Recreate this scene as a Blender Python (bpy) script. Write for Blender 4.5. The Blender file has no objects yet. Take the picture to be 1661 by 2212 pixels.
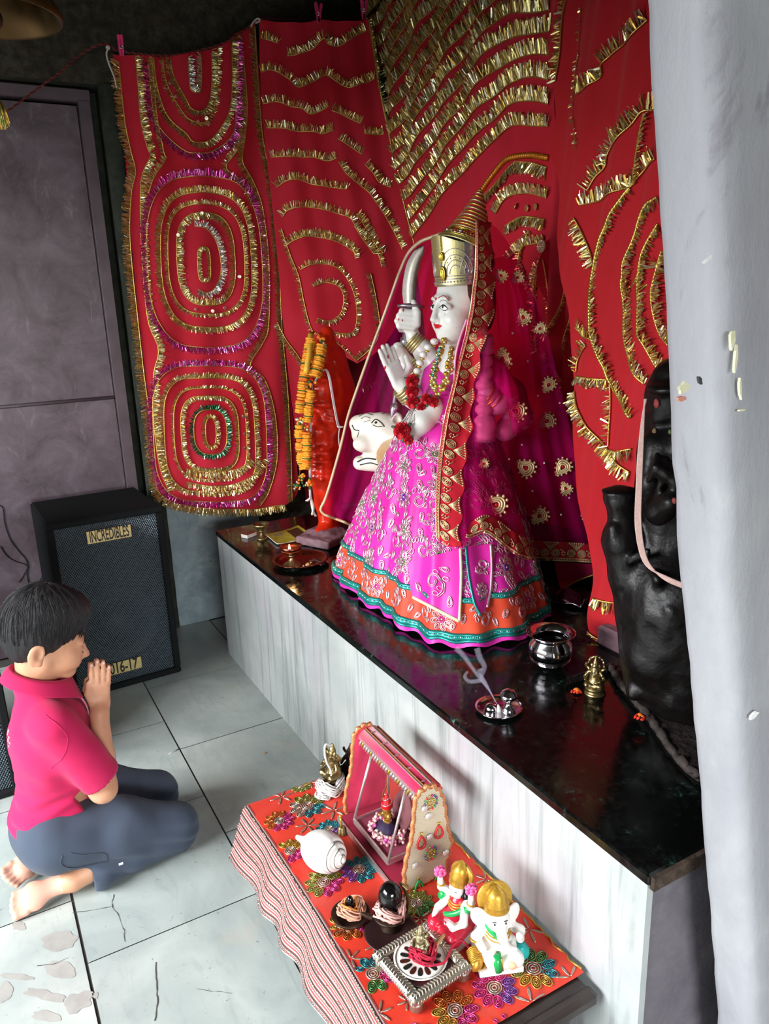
import bpy, bmesh, math, random
import numpy as np
from mathutils import Vector, Matrix, noise
from mathutils.bvhtree import BVHTree

rng = random.Random(11)
SC = bpy.context.scene
COL = SC.collection
PI = math.pi

# ------------------------------------------------------------------ camera
W, HH, FPX = 1661.0, 2212.0, 1638.1
YAW, PITCH, ROLL, CAMH = math.radians(28.798), math.radians(15.664), math.radians(-2.0157), 1.55
_f = np.array([math.sin(YAW) * math.cos(PITCH), math.cos(YAW) * math.cos(PITCH), -math.sin(PITCH)])
_r = np.array([math.cos(YAW), -math.sin(YAW), 0.0])
_u = np.cross(_r, _f)
_c, _s = math.cos(ROLL), math.sin(ROLL)
CR, CU, CF = _c * _r + _s * _u, -_s * _r + _c * _u, _f
CAM = np.array([0.0, 0.0, CAMH])

def ray(px, py):
    return CR * ((px - W / 2) / FPX) - CU * ((py - HH / 2) / FPX) + CF
def onz(px, py, z):
    d = ray(px, py); return CAM + d * ((z - CAMH) / d[2])
def onx(px, py, x):
    d = ray(px, py); return CAM + d * (x / d[0])
def ony(px, py, y):
    d = ray(px, py); return CAM + d * (y / d[1])
def onpl(px, py, o, n):
    d = ray(px, py); return CAM + d * (np.dot(np.array(o) - CAM, n) / np.dot(d, n))
def onr(px, py, dist):
    d = ray(px, py); return CAM + d * (dist / math.hypot(d[0], d[1]))

cam_d = bpy.data.cameras.new('camera')
cam = bpy.data.objects.new('camera', cam_d); COL.objects.link(cam)
M3 = Matrix([[CR[i], CU[i], -CF[i]] for i in range(3)])
cam.matrix_world = Matrix.Translation(Vector(CAM)) @ M3.to_4x4()
cam_d.sensor_fit = 'VERTICAL'; cam_d.sensor_height = 24.0
cam_d.lens = 24.0 * FPX / HH
cam_d.clip_start = 0.02
SC.camera = cam

# ------------------------------------------------------------------ materials
def lin(h):
    if isinstance(h, str):
        h = h.lstrip('#'); h = [int(h[i:i + 2], 16) / 255 for i in (0, 2, 4)]
    return tuple((c / 12.92 if c <= .04045 else ((c + .055) / 1.055) ** 2.4) for c in h)

class NT:
    def __init__(s, name):
        s.m = bpy.data.materials.new(name); s.m.use_nodes = True
        s.t = s.m.node_tree; s.b = s.t.nodes['Principled BSDF']; s.out = s.t.nodes['Material Output']
    def n(s, typ, **kw):
        x = s.t.nodes.new(typ)
        for k, v in kw.items():
            if k in x.inputs: x.inputs[k].default_value = v
            else: setattr(x, k, v)
        return x
    def l(s, a, b): s.t.links.new(a, b)
    def coord(s, scale=(1, 1, 1), rot=(0, 0, 0), kind='Object'):
        tc = s.n('ShaderNodeTexCoord'); mp = s.n('ShaderNodeMapping')
        mp.inputs['Scale'].default_value = scale; mp.inputs['Rotation'].default_value = rot
        s.l(tc.outputs[kind], mp.inputs['Vector']); return mp.outputs['Vector']
    def noise(s, vec, scale=5, detail=4, rough=.55, dist=0):
        x = s.n('ShaderNodeTexNoise'); x.inputs['Scale'].default_value = scale
        x.inputs['Detail'].default_value = detail; x.inputs['Roughness'].default_value = rough
        x.inputs['Distortion'].default_value = dist
        if vec is not None: s.l(vec, x.inputs['Vector'])
        return x.outputs['Fac']
    def ramp(s, fac, stops, interp='LINEAR'):
        x = s.n('ShaderNodeValToRGB'); e = x.color_ramp.elements; x.color_ramp.interpolation = interp
        while len(e) < len(stops): e.new(.5)
        for i, (p, c) in enumerate(stops):
            e[i].position = p; e[i].color = (*c, 1) if len(c) == 3 else c
        s.l(fac, x.inputs['Fac']); return x.outputs['Color']
    def mix(s, fac, a, b, mode='MIX'):
        x = s.n('ShaderNodeMix'); x.data_type = 'RGBA'; x.blend_type = mode
        for i, v in ((0, fac), (6, a), (7, b)):
            if hasattr(v, 'links') or hasattr(v, 'is_output'): s.l(v, x.inputs[i])
            else: x.inputs[i].default_value = v if not isinstance(v, tuple) else (*v, 1)
        return x.outputs[2]
    def bump(s, h, strength=.3, dist=.01):
        x = s.n('ShaderNodeBump'); x.inputs['Strength'].default_value = strength; x.inputs['Distance'].default_value = dist
        s.l(h, x.inputs['Height']); s.l(x.outputs['Normal'], s.b.inputs['Normal'])
    def col(s, v):
        if hasattr(v, 'links'): s.l(v, s.b.inputs['Base Color'])
        else: s.b.inputs['Base Color'].default_value = (*v, 1)

def mat(name, c, rough=.5, metal=0.0, var=.12, vs=30, bump=0, bs=200, bd=.002, sheen=0, coat=0, sub=0, spec=None, stretch=(1, 1, 1)):
    t = NT(name); c = lin(c); v = t.coord(stretch)
    n = t.noise(v, vs, 3)
    lo = tuple(max(0, x * (1 - var)) for x in c); hi = tuple(min(1, x * (1 + var)) for x in c)
    t.col(t.ramp(n, [(.3, lo), (.7, hi)]))
    t.b.inputs['Roughness'].default_value = rough; t.b.inputs['Metallic'].default_value = metal
    if sheen: t.b.inputs['Sheen Weight'].default_value = sheen
    if coat: t.b.inputs['Coat Weight'].default_value = coat
    if spec is not None: t.b.inputs['Specular IOR Level'].default_value = spec
    if sub:
        t.b.inputs['Subsurface Weight'].default_value = sub; t.b.inputs['Subsurface Radius'].default_value = (.02, .008, .004)
        t.b.inputs['Subsurface Scale'].default_value = .3
    if bump: t.bump(t.noise(v, bs, 2), bump, bd)
    return t.m

# ------------------------------------------------------------------ objects
def V3(p): return np.array([float(p[0]), float(p[1]), float(p[2])])

def link(name, v, f, mats, parent=None, mi=None, smooth=True):
    me = bpy.data.meshes.new(name)
    me.from_pydata([tuple(map(float, p)) for p in v], [], [tuple(map(int, q)) for q in f])
    if not isinstance(mats, (list, tuple)): mats = [mats]
    for m in mats: me.materials.append(m)
    if mi is not None: me.polygons.foreach_set('material_index', np.array(mi, np.int32))
    if smooth is True: me.polygons.foreach_set('use_smooth', np.ones(len(me.polygons), bool))
    elif smooth is not False: me.polygons.foreach_set('use_smooth', np.array(smooth, bool))
    me.update()
    o = bpy.data.objects.new(name, me); COL.objects.link(o)
    if parent is not None: adopt(o, parent)
    return o

def adopt(o, parent):
    o.parent = parent
    o.matrix_parent_inverse = parent.matrix_basis.inverted()

def tag(o, label=None, cat=None, group=None, kind=None):
    if label: o['label'] = label
    if cat: o['category'] = cat
    if group: o['group'] = group
    if kind: o['kind'] = kind
    return o

def thing(name, loc, label, cat, group=None):
    o = bpy.data.objects.new(name, None); COL.objects.link(o)
    o.location = Vector([float(x) for x in loc]); o.empty_display_size = .05
    return tag(o, label, cat, group)

def frame(z, x=None):
    z = V3(z); z = z / np.linalg.norm(z)
    if x is None: x = np.array([1., 0, 0]) if abs(z[0]) < .8 else np.array([0, 1., 0])
    x = V3(x); x = x - z * np.dot(x, z); x /= np.linalg.norm(x)
    return np.array([x, np.cross(z, x), z]).T      # columns are axes

def catmull(pts, n, closed=False):
    P = np.array([V3(p) if len(p) == 3 else np.array([p[0], p[1], 0.]) for p in pts], float)
    m = len(P)
    if closed: idx = lambda i: P[i % m]; segs = m
    else: idx = lambda i: P[min(max(i, 0), m - 1)] if 0 <= i < m else (2 * P[0] - P[1] if i < 0 else 2 * P[-1] - P[-2]); segs = m - 1
    out = []
    for i in range(segs):
        a, b, c, d = idx(i - 1), idx(i), idx(i + 1), idx(i + 2)
        for k in range(n):
            t = k / n
            out.append(.5 * ((2 * b) + (c - a) * t + (2 * a - 5 * b + 4 * c - d) * t * t + (3 * b - a - 3 * c + d) * t ** 3))
    if not closed: out.append(P[-1])
    return np.array(out)

def resample(P, step, closed=False):
    P = np.asarray(P, float)
    if closed: P = np.vstack([P, P[:1]])
    d = np.r_[0, np.cumsum(np.linalg.norm(np.diff(P, axis=0), axis=1))]
    n = max(2, int(round(d[-1] / step)) + 1)
    s = np.linspace(0, d[-1], n)
    Q = np.array([np.interp(s, d, P[:, k]) for k in range(P.shape[1])]).T
    return Q[:-1] if closed else Q

class MB:
    def __init__(s): s.v = []; s.f = []; s.mi = []; s.sm = []; s.k = 0; s.smooth = True
    def add(s, V, F, sm=None):
        o = len(s.v); s.v.extend([tuple(p) for p in V])
        for q in F: s.f.append(tuple(i + o for i in q)); s.mi.append(s.k); s.sm.append(s.smooth if sm is None else sm)
        return s
    def mat(s, k): s.k = k; return s
    def box(s, c, d, R=None, taper=1.0):
        c = V3(c); R = np.eye(3) if R is None else R
        V = [c + R @ np.array([x * d[0] / 2 * (taper if z > 0 else 1), y * d[1] / 2 * (taper if z > 0 else 1), z * d[2] / 2]) for x in (-1, 1) for y in (-1, 1) for z in (-1, 1)]
        return s.add(V, [(0, 1, 3, 2), (4, 6, 7, 5), (0, 4, 5, 1), (2, 3, 7, 6), (0, 2, 6, 4), (1, 5, 7, 3)], False)
    def bbox(s, lo, hi):
        lo, hi = V3(lo), V3(hi); return s.box((lo + hi) / 2, hi - lo)
    def bevbox(s, c, d, b, R=None):
        c = V3(c); R = np.eye(3) if R is None else R
        hx, hy, hz = d[0] / 2, d[1] / 2, d[2] / 2
        prof = [(-hz, b), (-hz + b, 0), (hz - b, 0), (hz, b)]
        V = []
        for z, i in prof:
            x, y = hx - i, hy - i
            bb = b * .6 if i == 0 else b * .3
            for q in [(x - bb, -y), (x, -y + bb), (x, y - bb), (x - bb, y), (-x + bb, y), (-x, y - bb), (-x, -y + bb), (-x + bb, -y)]:
                V.append(c + R @ np.array([q[0], q[1], z]))
        F = [tuple(range(7, -1, -1)), tuple(range(24, 32))]
        for k in range(3):
            for i in range(8): F.append((k * 8 + i, k * 8 + (i + 1) % 8, k * 8 + 8 + (i + 1) % 8, k * 8 + 8 + i))
        return s.add(V, F, False)
    def tube(s, P, r, n=8, closed=False, cap=True, flat=1.0, up=None):
        P = np.asarray(P, float); m = len(P)
        R = np.full(m, r) if np.isscalar(r) else np.asarray(r, float)
        if len(R) != m: R = np.interp(np.linspace(0, 1, m), np.linspace(0, 1, len(R)), R)
        T = np.gradient(P, axis=0)
        if closed: T = np.roll(P, -1, 0) - np.roll(P, 1, 0)
        T /= np.maximum(np.linalg.norm(T, axis=1), 1e-9)[:, None]
        x = V3(up) if up is not None else frame(T[0])[:, 0]
        V = []
        for i in range(m):
            x = x - T[i] * np.dot(x, T[i]); nx = np.linalg.norm(x)
            if nx < 1e-6: x = frame(T[i])[:, 0]
            else: x = x / nx
            y = np.cross(T[i], x)
            for k in range(n):
                a = 2 * PI * k / n
                V.append(P[i] + R[i] * (math.cos(a) * x * flat + math.sin(a) * y))
        F = []
        for i in range(m if closed else m - 1):
            j = (i + 1) % m
            for k in range(n): F.append((i * n + k, i * n + (k + 1) % n, j * n + (k + 1) % n, j * n + k))
        if cap and not closed: F.append(tuple(range(n - 1, -1, -1))); F.append(tuple((m - 1) * n + k for k in range(n)))
        return s.add(V, F)
    def lathe(s, prof, c=(0, 0, 0), n=32, R=None, sx=1, sy=1, fn=None, a0=0, a1=2 * PI, capt=False, capb=False):
        c = V3(c); R = np.eye(3) if R is None else R
        full = abs(a1 - a0 - 2 * PI) < 1e-6; m = n if full else n + 1
        V = []
        for i, (r, z) in enumerate(prof):
            for k in range(m):
                a = a0 + (a1 - a0) * k / n
                rr = r * (fn(a, i / (len(prof) - 1)) if fn else 1)
                V.append(c + R @ np.array([rr * math.cos(a) * sx, rr * math.sin(a) * sy, z]))
        F = []
        for i in range(len(prof) - 1):
            for k in range(n):
                k2 = (k + 1) % m
                F.append((i * m + k, i * m + k2, (i + 1) * m + k2, (i + 1) * m + k))
        if capb: F.append(tuple(range(m - 1, -1, -1)))
        if capt: F.append(tuple((len(prof) - 1) * m + k for k in range(m)))
        return s.add(V, F)
    def ell(s, c, r, R=None, nu=14, nv=9):
        if np.isscalar(r): r = (r, r, r)
        prof = [(math.sin(PI * i / nv), -math.cos(PI * i / nv)) for i in range(nv + 1)]
        c = V3(c); R = np.eye(3) if R is None else R; V = []
        for q, z in prof[1:-1]:
            for k in range(nu):
                a = 2 * PI * k / nu; V.append(c + R @ np.array([r[0] * q * math.cos(a), r[1] * q * math.sin(a), r[2] * z]))
        b = len(V); V.append(c + R @ np.array([0, 0, -r[2]])); V.append(c + R @ np.array([0, 0, r[2]])); F = []
        for i in range(nv - 2):
            for k in range(nu): F.append((i * nu + k, i * nu + (k + 1) % nu, (i + 1) * nu + (k + 1) % nu, (i + 1) * nu + k))
        for k in range(nu):
            F.append((b, (k + 1) % nu, k)); F.append((b + 1, (nv - 2) * nu + k, (nv - 2) * nu + (k + 1) % nu))
        return s.add(V, F)
    def grid(s, G, closed_u=False):
        G = np.asarray(G, float); a, b = G.shape[:2]; F = []
        for i in range(a if closed_u else a - 1):
            j = (i + 1) % a
            for k in range(b - 1): F.append((i * b + k, j * b + k, j * b + k + 1, i * b + k + 1))
        return s.add(G.reshape(-1, 3), F)
    def prism(s, poly, c, R, z0, z1):
        c = V3(c); n = len(poly)
        V = [c + R @ np.array([p[0], p[1], z]) for z in (z0, z1) for p in poly]
        F = [tuple(range(n - 1, -1, -1)), tuple(range(n, 2 * n))] + [(i, (i + 1) % n, n + (i + 1) % n, n + i) for i in range(n)]
        return s.add(V, F, False)
    def sheet(s, G, t):
        """a grid given thickness t along its normals, closed round the rim"""
        G = np.asarray(G, float); a, b = G.shape[:2]
        du = np.gradient(G, axis=0); dv = np.gradient(G, axis=1)
        N = np.cross(du, dv); N /= np.maximum(np.linalg.norm(N, axis=2), 1e-9)[..., None]
        V = np.vstack([(G + N * t / 2).reshape(-1, 3), (G - N * t / 2).reshape(-1, 3)]); o = a * b; F = []
        for i in range(a - 1):
            for k in range(b - 1):
                q = (i * b + k, (i + 1) * b + k, (i + 1) * b + k + 1, i * b + k + 1)
                F.append(q); F.append(tuple(x + o for x in q[::-1]))
        rim = [i * b for i in range(a)] + [(a - 1) * b + k for k in range(1, b)] + [i * b + b - 1 for i in range(a - 2, -1, -1)] + [k for k in range(b - 2, 0, -1)]
        for i in range(len(rim)):
            p, q = rim[i], rim[(i + 1) % len(rim)]; F.append((q, p, p + o, q + o))
        return s.add(V, F)
    def build(s, name, mats, parent=None):
        return link(name, s.v, s.f, mats, parent, s.mi, s.sm)

# ------------------------------------------------------------------ implicit modelling
class SDF:
    def __init__(s, lo, hi, h):
        s.lo = V3(lo); s.h = h; s.n = np.ceil((V3(hi) - s.lo) / h).astype(int) + 1
        s.d = np.full(tuple(s.n), .06, np.float32)
    def win(s, lo, hi):
        a = np.clip(np.floor((lo - s.lo) / s.h).astype(int), 0, s.n); b = np.clip(np.ceil((hi - s.lo) / s.h).astype(int) + 1, 0, s.n)
        if np.any(b <= a): return None, None
        sl = tuple(slice(a[i], b[i]) for i in range(3))
        ax = [(s.lo[i] + s.h * np.arange(a[i], b[i])).astype(np.float32) for i in range(3)]
        return sl, (ax[0][:, None, None], ax[1][None, :, None], ax[2][None, None, :])
    def comb(s, sl, d2, k, op):
        d1 = s.d[sl]
        if op == 'sub': d2 = -d2; sg = -1
        else: sg = 1
        if sg < 0:
            h = np.clip(.5 - .5 * (d2 - d1) / k, 0, 1) if k else (d1 > d2)
            r = d2 * (1 - h) + d1 * h + k * h * (1 - h)
        else:
            h = np.clip(.5 + .5 * (d2 - d1) / k, 0, 1)
            r = d2 * (1 - h) + d1 * h - k * h * (1 - h)
        s.d[sl] = r
    def cone(s, a, b, ra, rb, k=.012, op='add'):
        a, b = V3(a), V3(b); m = max(ra, rb) + max(k, .01) + 3 * s.h
        sl, X = s.win(np.minimum(a, b) - m, np.maximum(a, b) + m)
        if sl is None: return s
        ba = b - a; L = max(np.dot(ba, ba), 1e-12)
        P = [X[i] - np.float32(a[i]) for i in range(3)]
        t = np.clip((P[0] * ba[0] + P[1] * ba[1] + P[2] * ba[2]) / L, 0, 1)
        d = np.sqrt((P[0] - t * ba[0]) ** 2 + (P[1] - t * ba[1]) ** 2 + (P[2] - t * ba[2]) ** 2) - (ra + (rb - ra) * t)
        s.comb(sl, d.astype(np.float32), k, op); return s
    def path(s, pts, rad, k=.012):
        for i in range(len(pts) - 1): s.cone(pts[i], pts[i + 1], rad[i], rad[i + 1], k)
        return s
    def ell(s, c, r, R=None, k=.012, op='add'):
        c = V3(c); r = np.array([r] * 3 if np.isscalar(r) else r, float); R = np.eye(3) if R is None else R
        e = np.sqrt(((R * r) ** 2).sum(1)) + max(k, .01) + 3 * s.h
        sl, X = s.win(c - e, c + e)
        if sl is None: return s
        P = [X[i] - np.float32(c[i]) for i in range(3)]
        q = [(P[0] * R[0, j] + P[1] * R[1, j] + P[2] * R[2, j]) for j in range(3)]
        k0 = np.sqrt((q[0] / r[0]) ** 2 + (q[1] / r[1]) ** 2 + (q[2] / r[2]) ** 2)
        k1 = np.sqrt((q[0] / r[0] ** 2) ** 2 + (q[1] / r[1] ** 2) ** 2 + (q[2] / r[2] ** 2) ** 2)
        d = k0 * (k0 - 1) / np.maximum(k1, 1e-6)
        s.comb(sl, d.astype(np.float32), k, op); return s
    def rbox(s, c, hd, rad, R=None, k=.006, op='add'):
        c = V3(c); R = np.eye(3) if R is None else R; hd = np.array(hd, float)
        e = np.abs(R) @ hd + rad + max(k, .01) + 3 * s.h
        sl, X = s.win(c - e, c + e)
        if sl is None: return s
        P = [X[i] - np.float32(c[i]) for i in range(3)]
        q = [np.abs(P[0] * R[0, j] + P[1] * R[1, j] + P[2] * R[2, j]) - (hd[j] - rad) for j in range(3)]
        d = np.sqrt(sum(np.maximum(x, 0) ** 2 for x in q)) + np.minimum(np.maximum(np.maximum(q[0], q[1]), q[2]), 0) - rad
        s.comb(sl, d.astype(np.float32), k, op); return s
    def half(s, p, n):
        """keep only the side of the plane its normal points away from"""
        sl, X = s.win(s.lo, s.lo + s.n * s.h)
        n = V3(n); d = (X[0] - p[0]) * n[0] + (X[1] - p[1]) * n[1] + (X[2] - p[2]) * n[2]
        s.d = np.maximum(s.d, d.astype(np.float32)); return s
    def surf(s, it=2):
        D = s.d.copy(); D[[0, -1]] = .05; D[:, [0, -1]] = .05; D[:, :, [0, -1]] = .05
        ins = D < 0
        c = [ins[i:i + D.shape[0] - 1, j:j + D.shape[1] - 1, k:k + D.shape[2] - 1] for i in (0, 1) for j in (0, 1) for k in (0, 1)]
        cnt = sum(x.astype(np.int8) for x in c); act = (cnt > 0) & (cnt < 8)
        I = np.argwhere(act); N = len(I)
        idx = np.full(act.shape, -1, np.int32); idx[act] = np.arange(N)
        acc = np.zeros((N, 3)); w = np.zeros(N)
        cor = [(i, j, k) for i in (0, 1) for j in (0, 1) for k in (0, 1)]
        val = {q: D[I[:, 0] + q[0], I[:, 1] + q[1], I[:, 2] + q[2]] for q in cor}
        for ax in range(3):
            for q in cor:
                if q[ax]: continue
                p = list(q); p[ax] = 1; p = tuple(p); a, b = val[q], val[p]
                m = (a < 0) != (b < 0); t = np.where(m, a / np.where(m, a - b, 1), 0)
                pt = np.array(q, float)[None] + t[:, None] * np.eye(3)[ax][None]
                acc += pt * m[:, None]; w += m
        V = s.lo + s.h * (I + acc / w[:, None])
        F = []
        for ax in range(3):
            u, v = (ax + 1) % 3, (ax + 2) % 3
            sa = [slice(None)] * 3; sb = [slice(None)] * 3; sa[ax] = slice(0, -1); sb[ax] = slice(1, None)
            A, B = ins[tuple(sa)], ins[tuple(sb)]
            E = np.argwhere(A != B)
            E = E[(E[:, u] > 0) & (E[:, v] > 0)]
            fl = A[E[:, 0], E[:, 1], E[:, 2]]
            du = np.zeros(3, int); du[u] = 1; dv = np.zeros(3, int); dv[v] = 1
            g = lambda q: idx[q[:, 0], q[:, 1], q[:, 2]]
            Q = np.stack([g(E - du - dv), g(E - dv), g(E), g(E - du)], 1)
            Q[~fl] = Q[~fl][:, ::-1]
            F.append(Q[(Q >= 0).all(1)])
        F = np.vstack(F)
        for _ in range(it):
            S = np.zeros_like(V); K = np.zeros(len(V))
            for k in range(4):
                a, b = F[:, k], F[:, (k + 1) % 4]
                np.add.at(S, a, V[b]); np.add.at(K, a, 1)
                np.add.at(S, b, V[a]); np.add.at(K, b, 1)
            V = .45 * V + .55 * S / np.maximum(K, 1)[:, None]
        return V, F
    def build(s, name, mats, parent=None, it=2, colfn=None, disp=None):
        V, F = s.surf(it)
        if disp is not None:
            V = V + disp(V)
        mi = None
        if colfn is not None: mi = colfn(V[F].mean(1))
        return link(name, V, F, mats, parent, mi, True)

def bvh_of(objs):
    vs, fs = [], []
    for o in objs:
        b = len(vs); mw = o.matrix_world
        vs.extend([o.matrix_basis @ v.co if o.parent is None else v.co.copy() for v in o.data.vertices])
        fs.extend([[i + b for i in p.vertices] for p in o.data.polygons])
    return BVHTree.FromPolygons(vs, fs)

def vnoise(V, sc, seed=0.0):
    return np.array([noise.noise(Vector((p[0] * sc[0] + seed, p[1] * sc[1], p[2] * sc[2]))) for p in V])

def text_mesh(name, body, size, R, c, m, parent, ext=.0006, sx=1.0, bold=True):
    cu = bpy.data.curves.new(name, 'FONT'); cu.body = body; cu.size = size; cu.align_x = 'CENTER'; cu.align_y = 'CENTER'
    cu.extrude = ext; cu.offset = size * .018 if bold else 0
    o = bpy.data.objects.new(name, cu); COL.objects.link(o)
    bpy.context.view_layer.update()
    me = bpy.data.meshes.new_from_object(o.evaluated_get(bpy.context.evaluated_depsgraph_get()))
    v = [V3(c) + R @ np.array([p.co[0] * sx, p.co[1], p.co[2]]) for p in me.vertices]
    f = [tuple(p.vertices) for p in me.polygons]
    bpy.data.objects.remove(o); bpy.data.curves.remove(cu)
    return link(name, v, f, m, parent, None, False)
# ------------------------------------------------------------------ setting
HP = 0.592          # platform height
YF, XB = 3.60, 1.95  # far wall and back wall

def m_marble_floor():
    t = NT('floor_marble'); at = t.n('ShaderNodeAttribute', attribute_name='tile')
    tc = t.n('ShaderNodeTexCoord'); ad = t.n('ShaderNodeVectorMath', operation='ADD')
    t.l(tc.outputs['Object'], ad.inputs[0]); t.l(at.outputs['Color'], ad.inputs[1]); v = ad.outputs[0]
    n1 = t.noise(v, 3.2, 6, .6, .6)
    base = t.ramp(n1, [(.25, lin('#8f9a98')), (.5, lin('#a8b0ac')), (.75, lin('#bfc5c0'))])
    mp = t.n('ShaderNodeMapping'); mp.inputs['Scale'].default_value = (9, 2.2, 1); mp.inputs['Rotation'].default_value = (0, 0, .5); t.l(v, mp.inputs['Vector'])
    n2 = t.noise(mp.outputs[0], 2.2, 8, .7, 1.2)
    vein = t.ramp(n2, [(.52, (0, 0, 0)), (.72, (.5, .5, .5))])
    c = t.mix(vein, base, lin('#868d8c'))
    n3 = t.noise(v, 60, 3, .7); sp = t.ramp(n3, [(.66, (0, 0, 0)), (.76, (1, 1, 1))])
    c = t.mix(sp, c, lin('#6d6c66'))
    n4 = t.noise(v, 5.5, 3, .5); ws = t.ramp(n4, [(.6, (0, 0, 0)), (.72, (.5, .5, .5))])
    c = t.mix(ws, c, lin('#b9b1a5'))
    sep = t.n('ShaderNodeSeparateColor'); t.l(at.outputs['Color'], sep.inputs[0])
    mm = t.n('ShaderNodeMath', operation='FRACT'); t.l(sep.outputs[0], mm.inputs[0])
    tint = t.ramp(mm.outputs[0], [(0, (.86, .9, .9)), (1, (1.0, 1.0, .98))])
    t.col(t.mix(1.0, c, tint, 'MULTIPLY'))
    t.b.inputs['Roughness'].default_value = .33; t.bump(n3, .05, .002); return t.m

def m_marble_front():
    t = NT('white_marble_cladding'); v = t.coord((1, 1, 1))
    n1 = t.noise(v, 2.5, 5, .6, .5)
    base = t.ramp(n1, [(.3, lin('#99a1a0')), (.7, lin('#bdc2be'))])
    mp = t.coord((5, 7.5, .55), (.06, 0, 0))
    n2 = t.noise(mp, 2.1, 7, .68, .7)
    vein = t.ramp(n2, [(.50, (0, 0, 0)), (.58, (.35, .35, .35)), (.70, (1, 1, 1))])
    c = t.mix(vein, base, lin('#727b79'))
    mp2 = t.coord((9, 16, .8), (.1, 0, 0)); n3 = t.noise(mp2, 2.6, 8, .75, .4)
    dk = t.ramp(n3, [(.63, (0, 0, 0)), (.72, (1, 1, 1))]); c = t.mix(dk, c, lin('#6a665f'))
    n5 = t.noise(t.coord((1, 2, 1)), 1.6, 3); gw = t.ramp(n5, [(.5, (0, 0, 0)), (.7, (.4, .4, .4))]); c = t.mix(gw, c, lin('#b6a8b4'))
    t.col(c); t.b.inputs['Roughness'].default_value = .28; return t.m

def m_granite():
    t = NT('green_black_granite'); v = t.coord()
    n1 = t.noise(v, 55, 5, .7); n0 = t.noise(v, 9, 4, .6)
    m = t.n('ShaderNodeMath', operation='MULTIPLY'); t.l(n1, m.inputs[0]); t.l(n0, m.inputs[1])
    c = t.ramp(m.outputs[0], [(.25, lin('#080a09')), (.345, lin('#0e1613')), (.40, lin('#274038')), (.47, lin('#5f7f73'))])
    t.col(c); t.b.inputs['Roughness'].default_value = .13
    r = t.ramp(n1, [(.4, (.09,) * 3), (.7, (.3,) * 3)]); t.l(r, t.b.inputs['Roughness']); return t.m

def m_plaster(name, c0, c1, c2, sc=14, bump=.9, dist=.02, patch=None):
    t = NT(name); v = t.coord()
    n1 = t.noise(v, sc, 8, .72, .3); n2 = t.noise(v, 2.0, 4, .6)
    c = t.ramp(n1, [(.3, lin(c0)), (.5, lin(c1)), (.72, lin(c2))])
    if patch:
        n3 = t.noise(v, 4.5, 9, .75, .8); f = t.ramp(n3, [(.54, (0, 0, 0)), (.62, (.8, .8, .8))]); c = t.mix(f, c, lin(patch))
    t.col(t.mix(t.ramp(n2, [(.35, (0, 0, 0)), (.7, (.5, .5, .5))]), c, lin(c0)))
    t.b.inputs['Roughness'].default_value = .85; t.b.inputs['Specular IOR Level'].default_value = .25
    n4 = t.noise(v, 38, 5, .7); mx = t.n('ShaderNodeMath', operation='ADD'); t.l(n1, mx.inputs[0]); t.l(n4, mx.inputs[1])
    t.bump(mx.outputs[0], bump, dist); return t.m

def m_pillar():
    t = NT('grey_lime_plaster'); v = t.coord((1, 1, .45))
    n1 = t.noise(v, 5, 8, .65, .4)
    c = t.ramp(n1, [(.2, lin('#8a8990')), (.5, lin('#999a9f')), (.8, lin('#adb0b1'))])
    n2 = t.noise(t.coord((1, 1, .25)), 9, 8, .72, .8); d = t.ramp(n2, [(.60, (0, 0, 0)), (.70, (.75, .75, .75))]); c = t.mix(d, c, lin('#6f6a73'))
    n3 = t.noise(t.coord((1, 1, .5), (0, .5, 0)), 7, 6, .7, 1.0); w = t.ramp(n3, [(.66, (0, 0, 0)), (.74, (.8, .8, .8))]); c = t.mix(w, c, lin('#cdd0cd'))
    t.col(c); t.b.inputs['Roughness'].default_value = .6
    n4 = t.noise(v, 60, 5, .7); t.bump(n4, .35, .004); return t.m

def m_door():
    t = NT('painted_steel_sheet'); v = t.coord()
    n1 = t.noise(v, 6, 8, .7, .5); c = t.ramp(n1, [(.3, lin('#3f3437')), (.5, lin('#5a4d54')), (.7, lin('#6f636b'))])
    n2 = t.noise(t.coord((3, 3, 1), (0, .7, 0)), 3.5, 9, .75, 1.4); w = t.ramp(n2, [(.58, (0, 0, 0)), (.70, (.6, .6, .6))]); c = t.mix(w, c, lin('#8d8288'))
    n3 = t.noise(v, 40, 5, .7); s = t.ramp(n3, [(.68, (0, 0, 0)), (.75, (.7, .7, .7))]); c = t.mix(s, c, lin('#2a2022'))
    t.col(c); t.b.inputs['Roughness'].default_value = .42; t.b.inputs['Metallic'].default_value = .15; t.bump(n1, .12, .006); return t.m

M = {}
M['floor'] = m_marble_floor(); M['marble'] = m_marble_front(); M['granite'] = m_granite()
M['wall_up'] = m_plaster('rough_shade_toned_plaster', '#2f2c24', '#4d4a3e', '#6d6a5b', 20, 1.0, .02)  # rough olive plaster; the upper wall's dimness is put into its colour
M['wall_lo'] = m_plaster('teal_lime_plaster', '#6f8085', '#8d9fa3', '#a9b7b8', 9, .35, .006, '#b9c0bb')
M['jamb'] = m_plaster('green_black_plaster', '#20231d', '#363a31', '#4a4f44', 12, .5, .008)
M['side'] = m_plaster('mauve_grey_plaster', '#57525a', '#6b666c', '#7c787c', 8, .3, .005)
M['pillar'] = m_pillar(); M['door'] = m_door()
M['grout'] = mat('dirty_grout', '#4b4a45', .9)
M['crack'] = mat('floor_crack', '#3a3733', .9)
M['white_wall'] = mat('limewash', '#a7a5a0', .8, bump=.3, bs=60)

def st(o): o['kind'] = 'structure'; return o

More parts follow.
